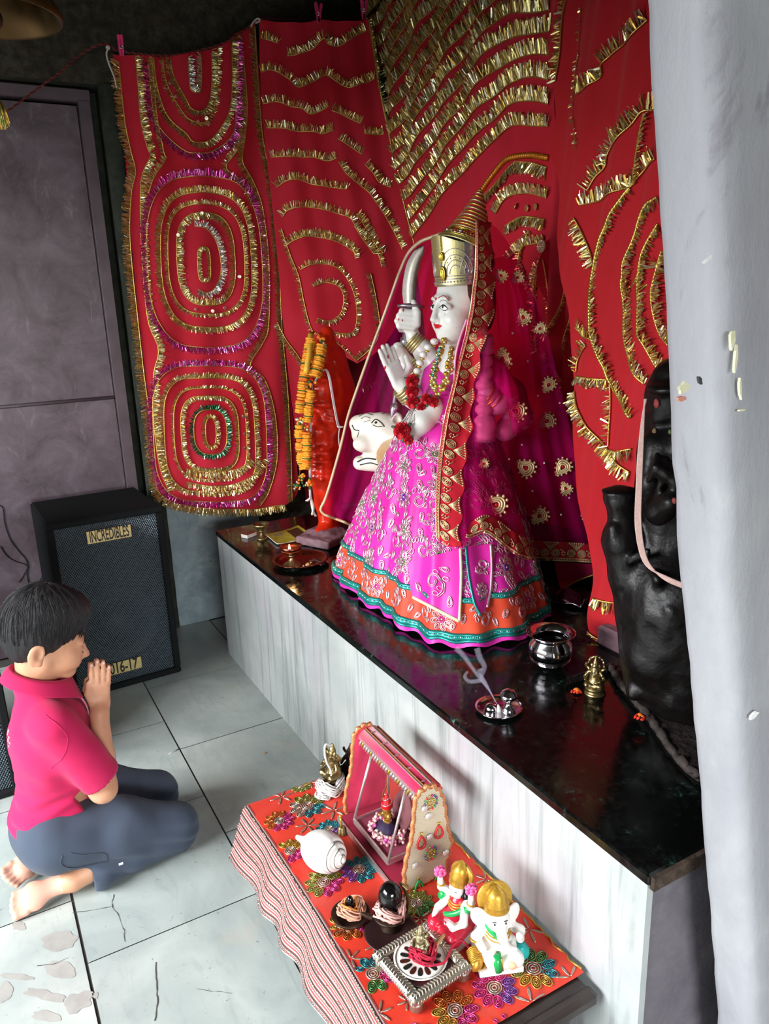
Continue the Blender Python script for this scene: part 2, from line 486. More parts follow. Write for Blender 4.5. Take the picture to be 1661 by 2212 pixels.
# floor of marble tiles: rows follow the joints seen between boy, speaker and platform
fl = MB(); fl.mat(1); fl.smooth = False
fl.bbox((-1.9, -3.6, -.12), (XB + .15, YF + .15, -.004))
tiles = []
def tile_row(x0, x1, ys):
    for a, b in zip(ys[:-1], ys[1:]): tiles.append((x0, x1, a, b))
tile_row(.4925, .93, [-2.2, -1.7, -1.18, -.65, -.13, .40, .92, 1.45, 1.975, 2.502, 3.03, 3.6])
tile_row(.05, .491, [-2.2, -1.95, -1.43, -.9, -.38, .14, .66, 1.17, 1.69, 2.19, 2.73, 3.15, 3.6])
tile_row(-.39, .046, [-2.2, -1.7, -1.18, -.65, -.13, .40, .92, 1.45, 1.93, 2.45, 2.98, 3.6])
tile_row(-.84, -.394, [-2.2, -1.9, -1.4, -.9, -.38, .14, .66, 1.17, 1.69, 2.21, 2.73, 3.15, 3.6])
tile_row(-1.9, XB + .1, [-3.6, -2.9, -2.2])
tile_row(-1.9, -.844, [-2.2, -1.2, -.2, .8, 1.8, 2.8, 3.6])
tile_row(.934, XB + .1, [-2.2, -1.2, -.2, .7]); tile_row(.932, XB - .05, [3.168, 3.585])
fl.mat(0); n0 = len(fl.f)
for (a, b, c, d) in tiles:
    g = .0016; z = rng.uniform(-.0006, .0006)
    fl.add([(a + g, c + g, z), (b - g, c + g, z), (b - g, d - g, z), (a + g, d - g, z)], [(0, 1, 2, 3)], False)
fl.mat(2)
def crack(pts, w=.0022):
    P = resample(np.array([onz(x, y, .0012) for x, y in pts]), .012)
    for i in range(1, len(P) - 1): P[i] += np.array([rng.uniform(-1, 1), rng.uniform(-1, 1), 0]) * .0015
    for i in range(len(P) - 1):
        d = P[i + 1] - P[i]; nn = np.array([-d[1], d[0], 0]); nn /= np.linalg.norm(nn) + 1e-9; ww = w * rng.uniform(.3, 1)
        fl.add([P[i] - nn * ww / 2, P[i] + nn * ww / 2, P[i + 1] + nn * ww / 2, P[i + 1] - nn * ww / 2], [(3, 2, 1, 0)], False)
crack([(246, 1932), (241, 1955), (258, 1980), (268, 2010), (270, 2034)]); crack([(157, 1972), (200, 1966), (241, 1958)])
crack([(80, 2086), (118, 2082), (148, 2068)]); crack([(337, 2078), (338, 2120), (340, 2160), (334, 2205)], .003); crack([(425, 2136), (450, 2140), (500, 2146)], .0014)
fl.mat(3)
for x, y, w_, h_, a in ((128, 2032, .028, .05, .9), (132, 2095, .022, .04, .7), (96, 2150, .014, .05, .8), (168, 2165, .03, .03, .3), (8, 2145, .02, .03, 0), (100, 2195, .012, .04, .9), (35, 2110, .008, .05, .9), (205, 2150, .006, .01, .2), (40, 2000, .012, .02, .5)):
    c = onz(x, y, .0009); n_ = 30; V = [c] + [c + np.array([math.cos(a) * w_ * q * math.cos(t) - math.sin(a) * h_ * q * math.sin(t), math.sin(a) * w_ * q * math.cos(t) + math.cos(a) * h_ * q * math.sin(t), 0]) for t, q in ((2 * PI * i / n_, 1 + .5 * noise.noise(Vector((math.cos(2 * PI * i / n_) * 1.6 + x, math.sin(2 * PI * i / n_) * 1.6, y)))) for i in range(n_))]
    fl.add(V, [(0, 1 + i, 1 + (i + 1) % n_) for i in range(n_)], False)
floor = st(fl.build('floor', [M['floor'], M['grout'], M['crack'], mat('floor_stain', '#9c9b95', .4, var=.12, vs=20)]))
ca = floor.data.color_attributes.new('tile', 'FLOAT_COLOR', 'CORNER')
cv = []
for p in floor.data.polygons:
    r = random.Random(p.index); c = (r.uniform(0, 9), r.uniform(0, 9), r.uniform(0, 9), 1)
    for _ in p.vertices: cv.extend(c)
ca.data.foreach_set('color', cv)

# walls
def rough_wall(name, o, ux, uz, nx, nz, mats, split, amp, holes=None):
    """a plastered wall panel as a relief grid, u along ux, v up"""
    G = MB(); o, ux, uz = V3(o), V3(ux), V3(uz); n = np.cross(ux, uz); n /= np.linalg.norm(n)
    V = []; 
    for i in range(nx + 1):
        for j in range(nz + 1):
            p = o + ux * i / nx + uz * j / nz
            a = noise.noise(Vector(p * 6)) * .6 + noise.noise(Vector(p * 21)) * .4
            V.append(p + n * amp * a)
    F, mi = [], []
    for i in range(nx):
        for j in range(nz):
            F.append((i * (nz + 1) + j, (i + 1) * (nz + 1) + j, (i + 1) * (nz + 1) + j + 1, i * (nz + 1) + j + 1))
            z = (o + uz * (j + .5) / nz)[2]; mi.append(0 if z < split else 1)
    return st(link(name, V, F, mats, None, mi, True))

ZC = 3.05
def slab(name, lo, hi, m): b = MB(); b.bbox(lo, hi); return st(b.build(name, m))
# far wall, right of the door opening (X .70 ..), lintel over the door, wall left of it
DX0, DX1, DZ = -.35, .715, 2.44
wf = MB(); wf.smooth = True
wl = [M['wall_lo'], M['wall_up'], M['jamb']]
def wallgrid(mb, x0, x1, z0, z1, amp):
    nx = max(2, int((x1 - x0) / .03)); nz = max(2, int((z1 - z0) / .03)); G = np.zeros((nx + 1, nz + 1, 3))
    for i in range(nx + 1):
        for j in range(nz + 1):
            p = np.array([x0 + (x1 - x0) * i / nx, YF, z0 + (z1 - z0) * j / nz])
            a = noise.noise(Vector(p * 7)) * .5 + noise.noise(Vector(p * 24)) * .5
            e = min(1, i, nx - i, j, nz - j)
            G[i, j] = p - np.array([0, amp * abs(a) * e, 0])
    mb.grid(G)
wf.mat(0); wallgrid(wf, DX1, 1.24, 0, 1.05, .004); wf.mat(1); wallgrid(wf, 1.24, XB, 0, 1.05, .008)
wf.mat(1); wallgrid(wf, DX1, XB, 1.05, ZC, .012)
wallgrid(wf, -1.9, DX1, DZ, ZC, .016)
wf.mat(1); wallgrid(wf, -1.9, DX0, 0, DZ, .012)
wf.mat(2); wf.smooth = False
for (a, b) in (((DX1, YF, 0), (DX1 + .0, YF + .14, DZ)), ):
    wf.add([(DX1, YF, 0), (DX1, YF + .14, 0), (DX1, YF + .14, DZ), (DX1, YF, DZ)], [(0, 1, 2, 3)], False)
    wf.add([(DX0, YF, 0), (DX0, YF + .14, 0), (DX0, YF + .14, DZ), (DX0, YF, DZ)], [(3, 2, 1, 0)], False)
    wf.add([(DX0, YF, DZ), (DX1, YF, DZ), (DX1, YF + .14, DZ), (DX0, YF + .14, DZ)], [(0, 1, 2, 3)], False)
wf.bbox((-1.9, YF + .14, -.1), (XB + .1, YF + .2, ZC))
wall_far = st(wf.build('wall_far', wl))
# worn dark edge of the opening beside the curtain
jb = MB(); jb.mat(0)
G = []
for j in range(60):
    z = DZ * j / 59; w = .05 + .008 * noise.noise(Vector((0, 0, z * 6)))
    G.append([(DX1 - .012, YF + .02, z), (DX1 - .012 + .006, YF - .016, z), (DX1 + w, YF - .018, z), (DX1 + w + .02, YF + .004, z)])
jb.grid(G); st(jb.build('trim_1', M['jamb']))

wb = MB(); wb.smooth = True; wb.mat(0)
wb.bbox((XB + .002, -3.6, -.1), (XB + .1, YF + .14, ZC)); st(wb.build('wall_back', M['wall_up']))
lw_ = MB(); lw_.bbox((-2.0, -3.6, -.1), (-1.9, -.3, ZC)); lw_.bbox((-2.0, 2.75, -.1), (-1.9, YF + .14, ZC)); lw_.bbox((-2.0, -.3, 1.95), (-1.9, 2.75, ZC)); st(lw_.build('wall_left', M['white_wall']))  # unseen wall; opening added and its lintel set for how side light falls
nw = MB()
nw.bbox((-1.9, -3.7, -.1), (-1.3, -3.6, ZC)); nw.bbox((.9, -3.7, -.1), (XB, -3.6, ZC)); nw.bbox((-1.3, -3.7, 2.05), (.9, -3.6, ZC))
st(nw.build('wall_near', M['white_wall']))
slab('ceiling', (-2.0, -3.7, ZC), (XB + .1, YF + .2, ZC + .1), M['wall_up'])

# steel door
door = st(thing('door_1', (0, YF + .07, 0), 'mauve grey steel door with welded seams in the far wall', 'door'))
b = MB(); b.bbox((DX0 + .05, YF + .075, .01), (.62, YF + .11, 2.37))
for px, py in ((258, 857), (243, 741), (218, 573)):
    z = ony(px, py, YF + .075)[2]
    b.bbox((DX0 + .05, YF + .071, z - .004), (.62, YF + .076, z + .004))
b.build('door_panel', M['door'], door)
z = ony(258, 857, YF + .07)[2]
b = MB(); b.tube([(DX0 + .05, YF + .068, z), (.62, YF + .068, z)], .008, 8); b.build('weld_bar', mat('door_bar', '#6a6068', .5, .3), door)
b = MB(); b.bevbox((.648, YF + .075, 1.19), (.05, .06, 2.4), .004); b.bevbox((DX0 + .03, YF + .075, 1.19), (.05, .06, 2.4), .004); b.bevbox((.15, YF + .075, 2.405), (1.05, .06, .05), .004)
b.build('door_frame', mat('door_frame_steel', '#574a50', .45, .2, var=.25, vs=8), door)

# right pillar: out of plumb plaster jamb between viewer and platform
pl = MB(); pl.smooth = True
edge = [(1396, -160), (1408, 0), (1424, 300), (1444, 600), (1456, 880), (1470, 1160), (1496, 1450), (1519, 1700), (1526, 1806), (1543, 2001), (1557, 2212)]
E_ = [ony(x, y, .672) for x, y in edge]
E_ = [E_[0] + (E_[0] - E_[1]) * 6] + E_ + [E_[-1] + (E_[-1] - E_[-2]) * (E_[-1][2] / max(1e-3, E_[-2][2] - E_[-1][2]))]
zs = np.array([p[2] for p in E_])[::-1]; xs = np.array([p[0] for p in E_])[::-1]
G = []
for j in range(90):
    z = -.02 + (ZC + .02) * j / 89; x = np.interp(z, zs, xs) + .0045 * noise.noise(Vector((z * 16, 1, 2))) + .003 * noise.noise(Vector((z * 50, 1, 2)))
    row = [(x + .012, .684, z), (x + .003, .680, z), (x, .670, z), (x, .625, z), (x + .004, .608, z), (x + .02, .600, z), (x + .045, .598, z)]
    for k in range(1, 14):
        xx = x + .045 + (XB - x - .045) * k / 13
        row.append((xx, .598 + .0015 * noise.noise(Vector((xx * 9, 0, z * 9))), z))
    row.append((XB, .68, z))
    G.append(row)
pl.grid(G); st(pl.build('pillar_right', M['pillar']))
# plaster chips on the pillar
pm = [mat('chip_cream', '#d9d6b4', .8), mat('chip_red', '#c98a78', .8), mat('chip_dark', '#3c3a3c', .8), mat('chip_white', '#e6e6e2', .8)]
def chip(px, py, w, h, k, a=0, n=12):
    c = ony(px, py, .5925); R = np.array([[math.cos(a), 0, -math.sin(a)], [0, -1, 0], [math.sin(a), 0, math.cos(a)]])
    poly = []
    for i in range(n):
        t = 2 * PI * i / n; q = rng.uniform(.65, 1.15); poly.append((w / 2 * q * math.cos(t), h / 2 * q * math.sin(t)))
    pc.mat(k); pc.prism([(x, y) for x, y in poly], c, np.array([R[:, 0], R[:, 2], R[:, 1]]).T, -.003, .0004)
pc = MB()
chip(1583, 735, .010, .024, 0); chip(1590, 775, .005, .03, 0); chip(1604, 886, .012, .003, 0); chip(1600, 840, .004, .03, 0, .2)
chip(1478, 838, .020, .014, 0); chip(1474, 862, .014, .007, 1); chip(1513, 821, .005, .012, 2, .5); chip(1530, 560, .016, .003, 3, .6)
chip(1630, 1545, .02, .008, 3, .3)
pcm = pc.build('plaster_chips', pm); pcm['kind'] = 'structure'

# marble platform
plat = thing('shrine_platform', (1.4, 1.9, 0), 'long white marble clad platform topped with green black granite', 'platform')
PX0, PY0, PY1 = .905, .735, 3.165
b = MB(); b.bbox((PX0 + .003, PY0 + .003, 0), (XB - .004, PY1 - .003, HP - .024)); b.build('core', M['side'], plat)
b = MB()
seams = [PY0, 1.17, 1.80, 2.37, PY1]
for a, c in zip(seams[:-1], seams[1:]): b.bbox((PX0 - .012, a + .0007, .0), (PX0 + .003, c - .0007, HP - .024))
b.build('marble_cladding', M['marble'], plat)
b = MB(); b.bevbox(((PX0 - .016 + XB - .004) / 2, (PY0 + PY1) / 2 + .002, HP - .012), (XB - .004 - PX0 + .016, PY1 - PY0 + .012, .024), .004)
b.build('granite_top', M['granite'], plat)
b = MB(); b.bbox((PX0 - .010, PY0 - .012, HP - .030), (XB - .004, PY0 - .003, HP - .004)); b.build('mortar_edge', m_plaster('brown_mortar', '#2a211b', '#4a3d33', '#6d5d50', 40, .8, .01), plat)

# ------------------------------------------------------------------ light
world = bpy.data.worlds.new('World'); SC.world = world; world.use_nodes = True
nt = world.node_tree; bg = nt.nodes['Background']
sky = nt.nodes.new('ShaderNodeTexSky'); sky.sky_type = 'NISHITA'; sky.sun_disc = False; sky.sun_elevation = math.radians(50); sky.sun_rotation = math.radians(200)
nt.links.new(sky.outputs[0], bg.inputs['Color']); bg.inputs['Strength'].default_value = .1
def area(name, loc, target, sx, sy, power, col=(1, 1, 1), spread=180):
    d = bpy.data.lights.new(name, 'AREA'); d.shape = 'RECTANGLE'; d.size = sx; d.size_y = sy; d.energy = power; d.color = col; d.spread = math.radians(spread)
    o = bpy.data.objects.new(name, d); COL.objects.link(o); o.location = loc
    o.rotation_euler = (Vector(target) - Vector(loc)).to_track_quat('-Z', 'Y').to_euler(); return o
area('daylight_doorway', (-.2, -5.6, 2.65), (-.2, 0, 1.6), 3.4, 2.1, 490, (.97, .98, 1.0))
area('added_side_daylight', (-3.7, 1.25, 2.65), (0, 1.25, 1.7), 3.6, 2.1, 540, (.97, .98, 1.0))  # added sky panel outside the left opening, for light from the side
SC.view_settings.view_transform = 'Standard'; SC.view_settings.look = 'None'; SC.view_settings.gamma = 1; SC.view_settings.use_curve_mapping = False
SC.view_settings.exposure = .82
SC.cycles.max_bounces = 8; SC.cycles.transparent_max_bounces = 12; SC.cycles.sample_clamp_indirect = 6; SC.cycles.use_denoising = True
# ------------------------------------------------------------------ hanging red chunri cloths
def m_cloth(name, c, c2, rough=.75, trans=0.0):
    t = NT(name); v = t.coord((1, 1, 1)); n = t.noise(t.coord((260, 260, 40)), 3, 2); n2 = t.noise(v, 3, 3)
    a = t.ramp(n2, [(.3, lin(c)), (.7, lin(c2))])
    t.col(t.mix(t.ramp(n, [(.4, (0, 0, 0)), (.65, (.25, .25, .25))]), a, tuple(x * .72 for x in lin(c))))
    t.b.inputs['Roughness'].default_value = rough; t.b.inputs['Sheen Weight'].default_value = .25
    t.b.inputs['Sheen Tint'].default_value = (1, .5, .5, 1); t.b.inputs['Specular IOR Level'].default_value = .2
    return t.m
M['red'] = m_cloth('red_chiffon', '#bd1828', '#cf2a40'); M['crimson'] = m_cloth('crimson_net', '#7c0f1c', '#8f1526')
M['redD'] = m_cloth('scarlet_chiffon', '#a61119', '#b81a25')
def metal(name, c, rough=.24, m=.88): return mat(name, c, rough, m, var=.2, vs=300)
M['gold'] = metal('tinsel_gold', '#efdc92', .3); M['gold2'] = metal('tinsel_old_gold', '#c9a550', .34); M['goldw'] = metal('tinsel_pale_gold', '#fff3d0', .3)
M['cord'] = metal('gold_cord', '#d9bb62', .38); M['pinkt'] = metal('tinsel_pink', '#ff5fc0', .22); M['pinkw'] = metal('tinsel_pale_pink', '#ffc9ef', .2)
M['silv'] = metal('tinsel_silver', '#f1f4ee', .16); M['green'] = metal('tinsel_green', '#4fae7c', .25); M['blackt'] = metal('tinsel_black', '#3d3b28', .25)
M['braid'] = metal('orange_braid', '#d98a2e', .45, .7)
GOLD = ('gold', 'gold2', 'goldw'); PINK = ('pinkt', 'pinkw', 'pinkt'); SILV = ('silv', 'silv', 'goldw'); GREEN = ('green', 'silv', 'green'); DARKG = ('blackt', 'goldw', 'blackt')

class Cloth:
    def __init__(s, o, n, ax, disp): s.o, s.n, s.ax, s.disp = V3(o), V3(n) / np.linalg.norm(n), V3(ax), disp
    def P(s, px, py, off=0.0):
        q = onpl(px, py, s.o, s.n); return q + s.n * (s.disp(float(np.dot(q - s.o, s.ax)), float(q[2])) + off)
    def fabric(s, name, left, right, m, parent, nu=110, nv=130, off=0.0, hem=0.0):
        L = resample(catmull(left, 12)[:, :2], 1); R = resample(catmull(right, 12)[:, :2], 1)
        L = np.array([L[int(round(i * (len(L) - 1) / nv))] for i in range(nv + 1)]); R = np.array([R[int(round(i * (len(R) - 1) / nv))] for i in range(nv + 1)])
        G = np.zeros((nu + 1, nv + 1, 3))
        for j in range(nv + 1):
            for i in range(nu + 1):
                p = L[j] + (R[j] - L[j]) * i / nu; G[i, j] = s.P(p[0], p[1], off)
        b = MB(); b.grid(G); return b.build(name, m, parent)

def px_curve(pts, closed=False, step=3.0): return resample(catmull(pts, 10, closed)[:, :2], step, closed)

def tinsel(cl, pts, side, L, kind=GOLD, dens=1.0, parent=None, closed=False, off=.006, cord=.0022, cordm='cord', name='tinsel_trim', w=.0018, layers=2):
    """a sewn tinsel trim: a cord with a fringe of cut foil; side is the pixel side the fringe points to"""
    q = px_curve(pts, closed); P = np.array([cl.P(x, y, off) for x, y in q]); P = resample(P, .0032, closed); n = cl.n
    b = MB(); b.mat(0); b.smooth = True
    rr = [cord * (1.0 + .35 * ((i % 3) == 0)) for i in range(len(P))]
    b.tube(P, np.array(rr), 5, closed=closed)
    b.smooth = False
    T = np.gradient(P, axis=0); T /= np.maximum(np.linalg.norm(T, axis=1), 1e-9)[:, None]
    for i in range(len(P)):
        D = np.cross(n, T[i]); D /= max(np.linalg.norm(D), 1e-9)
        for sd in ((-side,) if side else (1, -1)):
            for _ in range(layers):
                if rng.random() > dens: continue
                d = D * sd + T[i] * rng.gauss(0, .28) + n * rng.uniform(.02, .5); d /= np.linalg.norm(d)
                l = L * rng.uniform(.55, 1.12); p = P[i] + T[i] * rng.uniform(-.002, .002)
                wv = np.cross(d, n) * rng.uniform(.3, 1) + n * rng.uniform(-.9, .9); wv -= d * np.dot(wv, d); wv /= max(np.linalg.norm(wv), 1e-9); wv *= w * rng.uniform(.5, 1.2)
                e = p + d * l; mid = p + d * l * .5 + n * rng.uniform(-.002, .002)
                b.mat(1 + rng.choice((0, 0, 1, 2)))
                b.add([p - wv * .5, p + wv * .5, mid + wv, mid - wv, e + wv * .8, e - wv * .8], [(0, 1, 2, 3), (3, 2, 4, 5)])
    return b.build(name, [M[cordm]] + [M[k] for k in kind], parent)

def sequins(cl, pts, r, parent, m='goldw', off=.012, name='sequin'):
    b = MB()
    for x, y in pts:
        c = cl.P(x, y, off); R = frame(cl.n + np.array([rng.gauss(0, .2) for _ in range(3)]))
        b.lathe([(0, .0012), (r * .55, .0012), (r * .8, .0004), (r, .0012), (r, -.0006), (0, -.0006)], c, 14, R)
    return b.build(name, [M[m]], parent)

def rrect(cx, cy, hw, hh, k=.55, shear=.05, a0=0, a1=360, n=28):
    out = []
    for i in range(n + (a1 - a0 < 360)):
        t = math.radians(a0 + (a1 - a0) * i / n); c, s_ = math.cos(t), math.sin(t)
        x = hw * math.copysign(abs(c) ** k, c); y = hh * math.copysign(abs(s_) ** k, s_)
        out.append((cx + x + shear * y, cy + y))
    return out

# --- cloth A: left, with three stacked medallions, on the far wall
def dA(a, z): return .010 + .010 * math.sin(a * 34 + 1.3 * math.sin(z * 2)) * (.4 + .6 * min(1, max(0, (z - .6) / 1.6))) + .006 * noise.noise(Vector((a * 9, 0, z * 4))) - .012 * math.exp(-((a - 1.06 - .0 * z) / .008) ** 2)
cA = Cloth((.8, 3.545, 2), (0, -1, 0), (1, 0, 0), dA)
rootA = thing('wall_chunri', cA.P(420, 600), 'red gold-tinselled cloth with stacked oval medallions hanging beside the steel door', 'cloth', None)
leftA = [(243, 118), (254, 190), (266, 270), (274, 400), (283, 520), (300, 690), (316, 830), (332, 960), (340, 1060), (372, 1092)]
rightA = [(549, 52), (560, 180), (572, 330), (590, 460), (606, 600), (618, 740), (630, 880), (640, 1000), (642, 1062), (610, 1094)]
topA = [(243, 118), (290, 121), (360, 123), (430, 113), (480, 97), (510, 72), (549, 52)]
def fabric_top(cl, name, left, right, top, m, parent, nu=110, nv=140, bot=None):
    L = catmull(left, 10)[:, :2]; R = catmull(right, 10)[:, :2]
    t = np.linspace(0, 1, nv + 1)
    def at(C): 
        d = np.r_[0, np.cumsum(np.linalg.norm(np.diff(C, axis=0), axis=1))]; d /= d[-1]; return lambda q: np.array([np.interp(q, d, C[:, 0]), np.interp(q, d, C[:, 1])])
    l, r = at(L), at(R); tp = at(catmull(top, 8)[:, :2]); bt = at(catmull(bot, 8)[:, :2]) if bot else None
    G = np.zeros((nu + 1, nv + 1, 3))
    for i in range(nu + 1):
        u = i / nu
        for j in range(nv + 1):
            v = t[j]; p = l(v) * (1 - u) + r(v) * u
            p = p + (tp(u) - (l(0) * (1 - u) + r(0) * u)) * (1 - v)
            if bt is not None: p = p + (bt(u) - (l(1) * (1 - u) + r(1) * u)) * v
            G[i, j] = cl.P(p[0], p[1])
    b = MB(); b.grid(G); return b.build(name, m, parent)
fabric_top(cA, 'fabric', leftA, rightA, topA, M['red'], rootA, bot=[(372, 1092), (430, 1103), (530, 1106), (580, 1100), (610, 1094)])
tA = lambda pts, side, L=.030, kind=GOLD, dens=.8, **k: tinsel(cA, pts, side, L * 1.1, kind, min(1, dens * 1.1), rootA, layers=3, **k)
# outer border
tA([(256, 135), (262, 200), (270, 270), (283, 330), (292, 372), (283, 420), (280, 520), (297, 690), (309, 800), (322, 900), (334, 1030), (352, 1072), (420, 1094), (540, 1098), (612, 1088)], 1, .034)
tA([(290, 125), (296, 190), (302, 260), (316, 320), (322, 338), (306, 378), (302, 430), (306, 560), (318, 690), (340, 755), (330, 810), (330, 900), (342, 1000), (362, 1060)], -1, .028)
tA([(548, 62), (556, 180), (566, 300), (588, 440), (598, 560), (606, 700), (620, 850), (626, 980), (628, 1080)], 1, .030)
tA([(520, 80), (528, 160), (533, 240), (527, 300), (520, 350), (545, 392), (566, 450), (578, 560), (578, 700), (565, 742), (538, 790), (570, 820), (592, 900), (596, 990), (580, 1060), (560, 1092)], 1, .028)
tA([(505, 90), (516, 170), (522, 250), (512, 320), (486, 362), (520, 395), (548, 440)], 1, .022)
tA([(326, 130), (332, 200), (338, 260), (352, 330), (356, 345), (330, 385), (318, 420)], 1, .022, GOLD, .6)
# top medallion (lower half)
tA([(403, 128), (405, 170), (410, 198), (430, 200), (434, 165), (432, 120)], -1, .024, SILV)
tA([(367, 128), (376, 170), (400, 218), (412, 238), (440, 238), (455, 200), (456, 110)], 1, .026)
tA([(352, 128), (360, 180), (390, 240), (410, 262), (445, 262), (464, 215), (468, 105)], 1, .018, GOLD, .5)
tA([(330, 128), (338, 190), (360, 250), (400, 290), (415, 308), (450, 304), (480, 270), (496, 220), (497, 95)], 1, .026)
tA([(318, 140), (328, 240), (345, 280), (395, 325), (420, 332), (460, 326), (500, 290), (506, 210), (505, 90)], 1, .030, PINK)
# middle medallion
tA(rrect(438, 572, 14, 38), 1, .016, GOLD, .9, closed=True)
tA([(418, 490), (440, 494), (462, 515), (474, 550), (476, 590), (462, 622), (442, 632), (425, 625)], -1, .026, SILV)
tA(rrect(443, 560, 62, 100, .7), 1, .028, closed=True)
tA(rrect(443, 560, 82, 118, .7), -1, .018, GOLD, .7, closed=True)
tA(rrect(443, 562, 98, 145, .7), -1, .026, closed=True, dens=.9)
tA(rrect(441, 566, 124, 184, .68), -1, .030, PINK, closed=True)
# bottom medallion
tA(rrect(453, 932, 12, 30, .8), -1, .020, GOLD, .9, closed=True)
tA(rrect(453, 932, 36, 48, .72), -1, .024, GREEN, 1, closed=True)
tA(rrect(452, 936, 62, 82, .6), 1, .020, GOLD, .9, closed=True)
tA(rrect(452, 936, 78, 98, .6), -1, .014, GOLD, .6, closed=True)
tA(rrect(451, 938, 98, 122, .55), -1, .024, GOLD, .8, closed=True)
tA(rrect(452, 936, 122, 146, .55), -1, .028, PINK, closed=True)
tA([(402, 1012), (450, 1018), (510, 1012), (540, 990)], 1, .034); tA([(404, 1040), (450, 1048), (505, 1044), (548, 1020), (570, 990)], 1, .026)
sq = [(366, 180), (378, 210), (424, 266), (444, 257), (462, 128), (464, 156), (464, 196), (384, 522), (383, 508), (432, 462), (456, 470), (513, 598), (420, 668), (456, 672), (484, 665), (522, 898), (525, 935), (526, 966), (392, 606)]
for s_ in sq: sequins(cA, [s_], .008, rootA)

# --- backing net and cloth B: swagged middle cloth
def dB(a, z):
    s_ = a - .13 * (2.8 - z)
    return .014 + .008 * math.sin(s_ * 52) * (.35 + .65 * min(1, max(0, (z - 1.2) / 1.4))) + .007 * math.sin(s_ * 23 + 1) + .005 * noise.noise(Vector((a * 14, 3, z * 4)))
cK = Cloth((1.4, 3.57, 2), (0, -1, 0), (1, 0, 0), lambda a, z: .008 * math.sin(a * 40) + .006 * noise.noise(Vector((a * 20, 1, z * 10))))
rootK = thing('backing_cloth', cK.P(760, 850), 'dark crimson net cloth behind the orange statue, seen under the swagged cloth', 'cloth')
cK.fabric('fabric', [(600, 500), (615, 700), (640, 900), (662, 1085)], [(960, 500), (960, 700), (960, 900), (960, 1085)], M['crimson'], rootK, 60, 60)
for c_ in ([(720, 800), (770, 840), (830, 820), (880, 860)], [(760, 900), (790, 930), (850, 900)], [(735, 770), (745, 840), (752, 900)]): tinsel(cK, c_, 1, .022, GOLD, .25, rootK, cord=.0012)
tB_ = math.radians(30); cB = Cloth((1.385, 3.53, 2), (-math.sin(tB_), -math.cos(tB_), 0), (math.cos(tB_), -math.sin(tB_), 0), dB)
rootB = thing('wall_chunri', cB.P(720, 400), 'red cloth with sparse gold swags pinned by two pink pegs', 'cloth')
def qz(pts, ox, oy, sc): return [(ox + x / sc, oy + y / sc) for x, y in pts]
leftB = [(562, 48), (562, 150), (572, 300), (588, 440), (600, 560), (612, 700), (625, 820), (640, 940), (648, 1030)]
rightB = [(797, 42), (815, 150), (842, 290), (868, 420), (893, 520), (902, 560), (880, 650), (830, 745), (772, 785)]
fabric_top(cB, 'fabric', leftB, rightB, [(562, 48), (640, 50), (690, 47), (750, 48), (797, 42)], M['red'], rootB, 120, 140, bot=[(648, 1030), (665, 900), (690, 770), (730, 765), (772, 785)])
tB = lambda pts, side, L=.032, kind=GOLD, dens=.75, **k: tinsel(cB, pts, side, L, kind, dens, rootB, **k)
q3 = lambda pts: qz(pts, 540, 20, 4.0975); q4 = lambda pts: qz(pts, 600, 440, 2.1855)
for c_ in ([(100, 270), (170, 290), (250, 310)], [(330, 420), (430, 410), (560, 350), (660, 280), (700, 330), (780, 340), (860, 300), (960, 230), (1030, 190)],
           [(100, 565), (200, 555), (330, 610), (410, 690), (480, 690), (600, 620), (680, 600), (780, 660), (880, 700), (980, 670), (1100, 620)],
           [(120, 840), (250, 835), (360, 865), (460, 885), (540, 935), (620, 905), (700, 870)], [(730, 910), (830, 950), (980, 1020)], [(1010, 1105), (1100, 1115), (1185, 1105)],
           [(150, 1055), (300, 1065), (420, 1085), (580, 1090), (640, 1105), (745, 1080)], [(780, 1155), (870, 1210), (995, 1290)],
           [(190, 1315), (300, 1310), (440, 1315), (560, 1315), (680, 1345), (775, 1325)], [(790, 1360), (860, 1465), (950, 1540), (1050, 1620), (1110, 1700), (1210, 1850), (1300, 2020), (1350, 2130)],
           [(1020, 1380), (1100, 1465), (1150, 1540), (1255, 1580)], [(235, 1580), (330, 1525), (440, 1515), (560, 1555), (700, 1575), (860, 1600)],
           [(290, 1840), (340, 1785), (460, 1755), (600, 1765), (760, 1805), (890, 1855), (960, 1975), (1040, 2090), (1100, 2170)],
           [(940, 1815), (1000, 1895), (1060, 1995), (1120, 2095), (1180, 2160)], [(340, 2085), (380, 2055), (500, 2015), (640, 2025), (760, 2055), (860, 2105), (960, 2180)]):
    tB(q3(c_), -1)
for c_ in ([(70, 175), (110, 155), (200, 142), (290, 172), (350, 202), (370, 262)], [(110, 312), (170, 287), (260, 292), (320, 342), (360, 422), (375, 520), (360, 600), (310, 612), (250, 600)],
           [(170, 392), (230, 372), (290, 392), (312, 440), (300, 512), (250, 552), (190, 540)]): tB(q4(c_), -1, .024)
tB(q4([(20, 120), (60, 240), (100, 340), (125, 460), (150, 560), (172, 610)]), 1, .020); tB(q4([(362, 110), (422, 162), (472, 232), (492, 300)]), -1, .022)
tB(q4([(440, 330), (462, 430), (482, 560), (470, 640), (430, 692), (372, 742)]), 1, .028); tB(q4([(372, 742), (330, 700), (260, 640), (172, 610)]), 1, .012, GOLD, .3)
tB(q4([(0, 560), (40, 640), (100, 720), (140, 800)]), 1, .026)
# heavy right border of cloth B
tB([(797, 46), (806, 100), (818, 180), (836, 270), (854, 360), (872, 440), (890, 510), (900, 552)], -1, .012, GOLD, 1, cord=.0045, w=.002)
tB([(812, 160), (834, 262), (852, 352), (870, 432), (889, 508), (899, 545)], -1, .044, DARKG, 1, w=.003, layers=3)

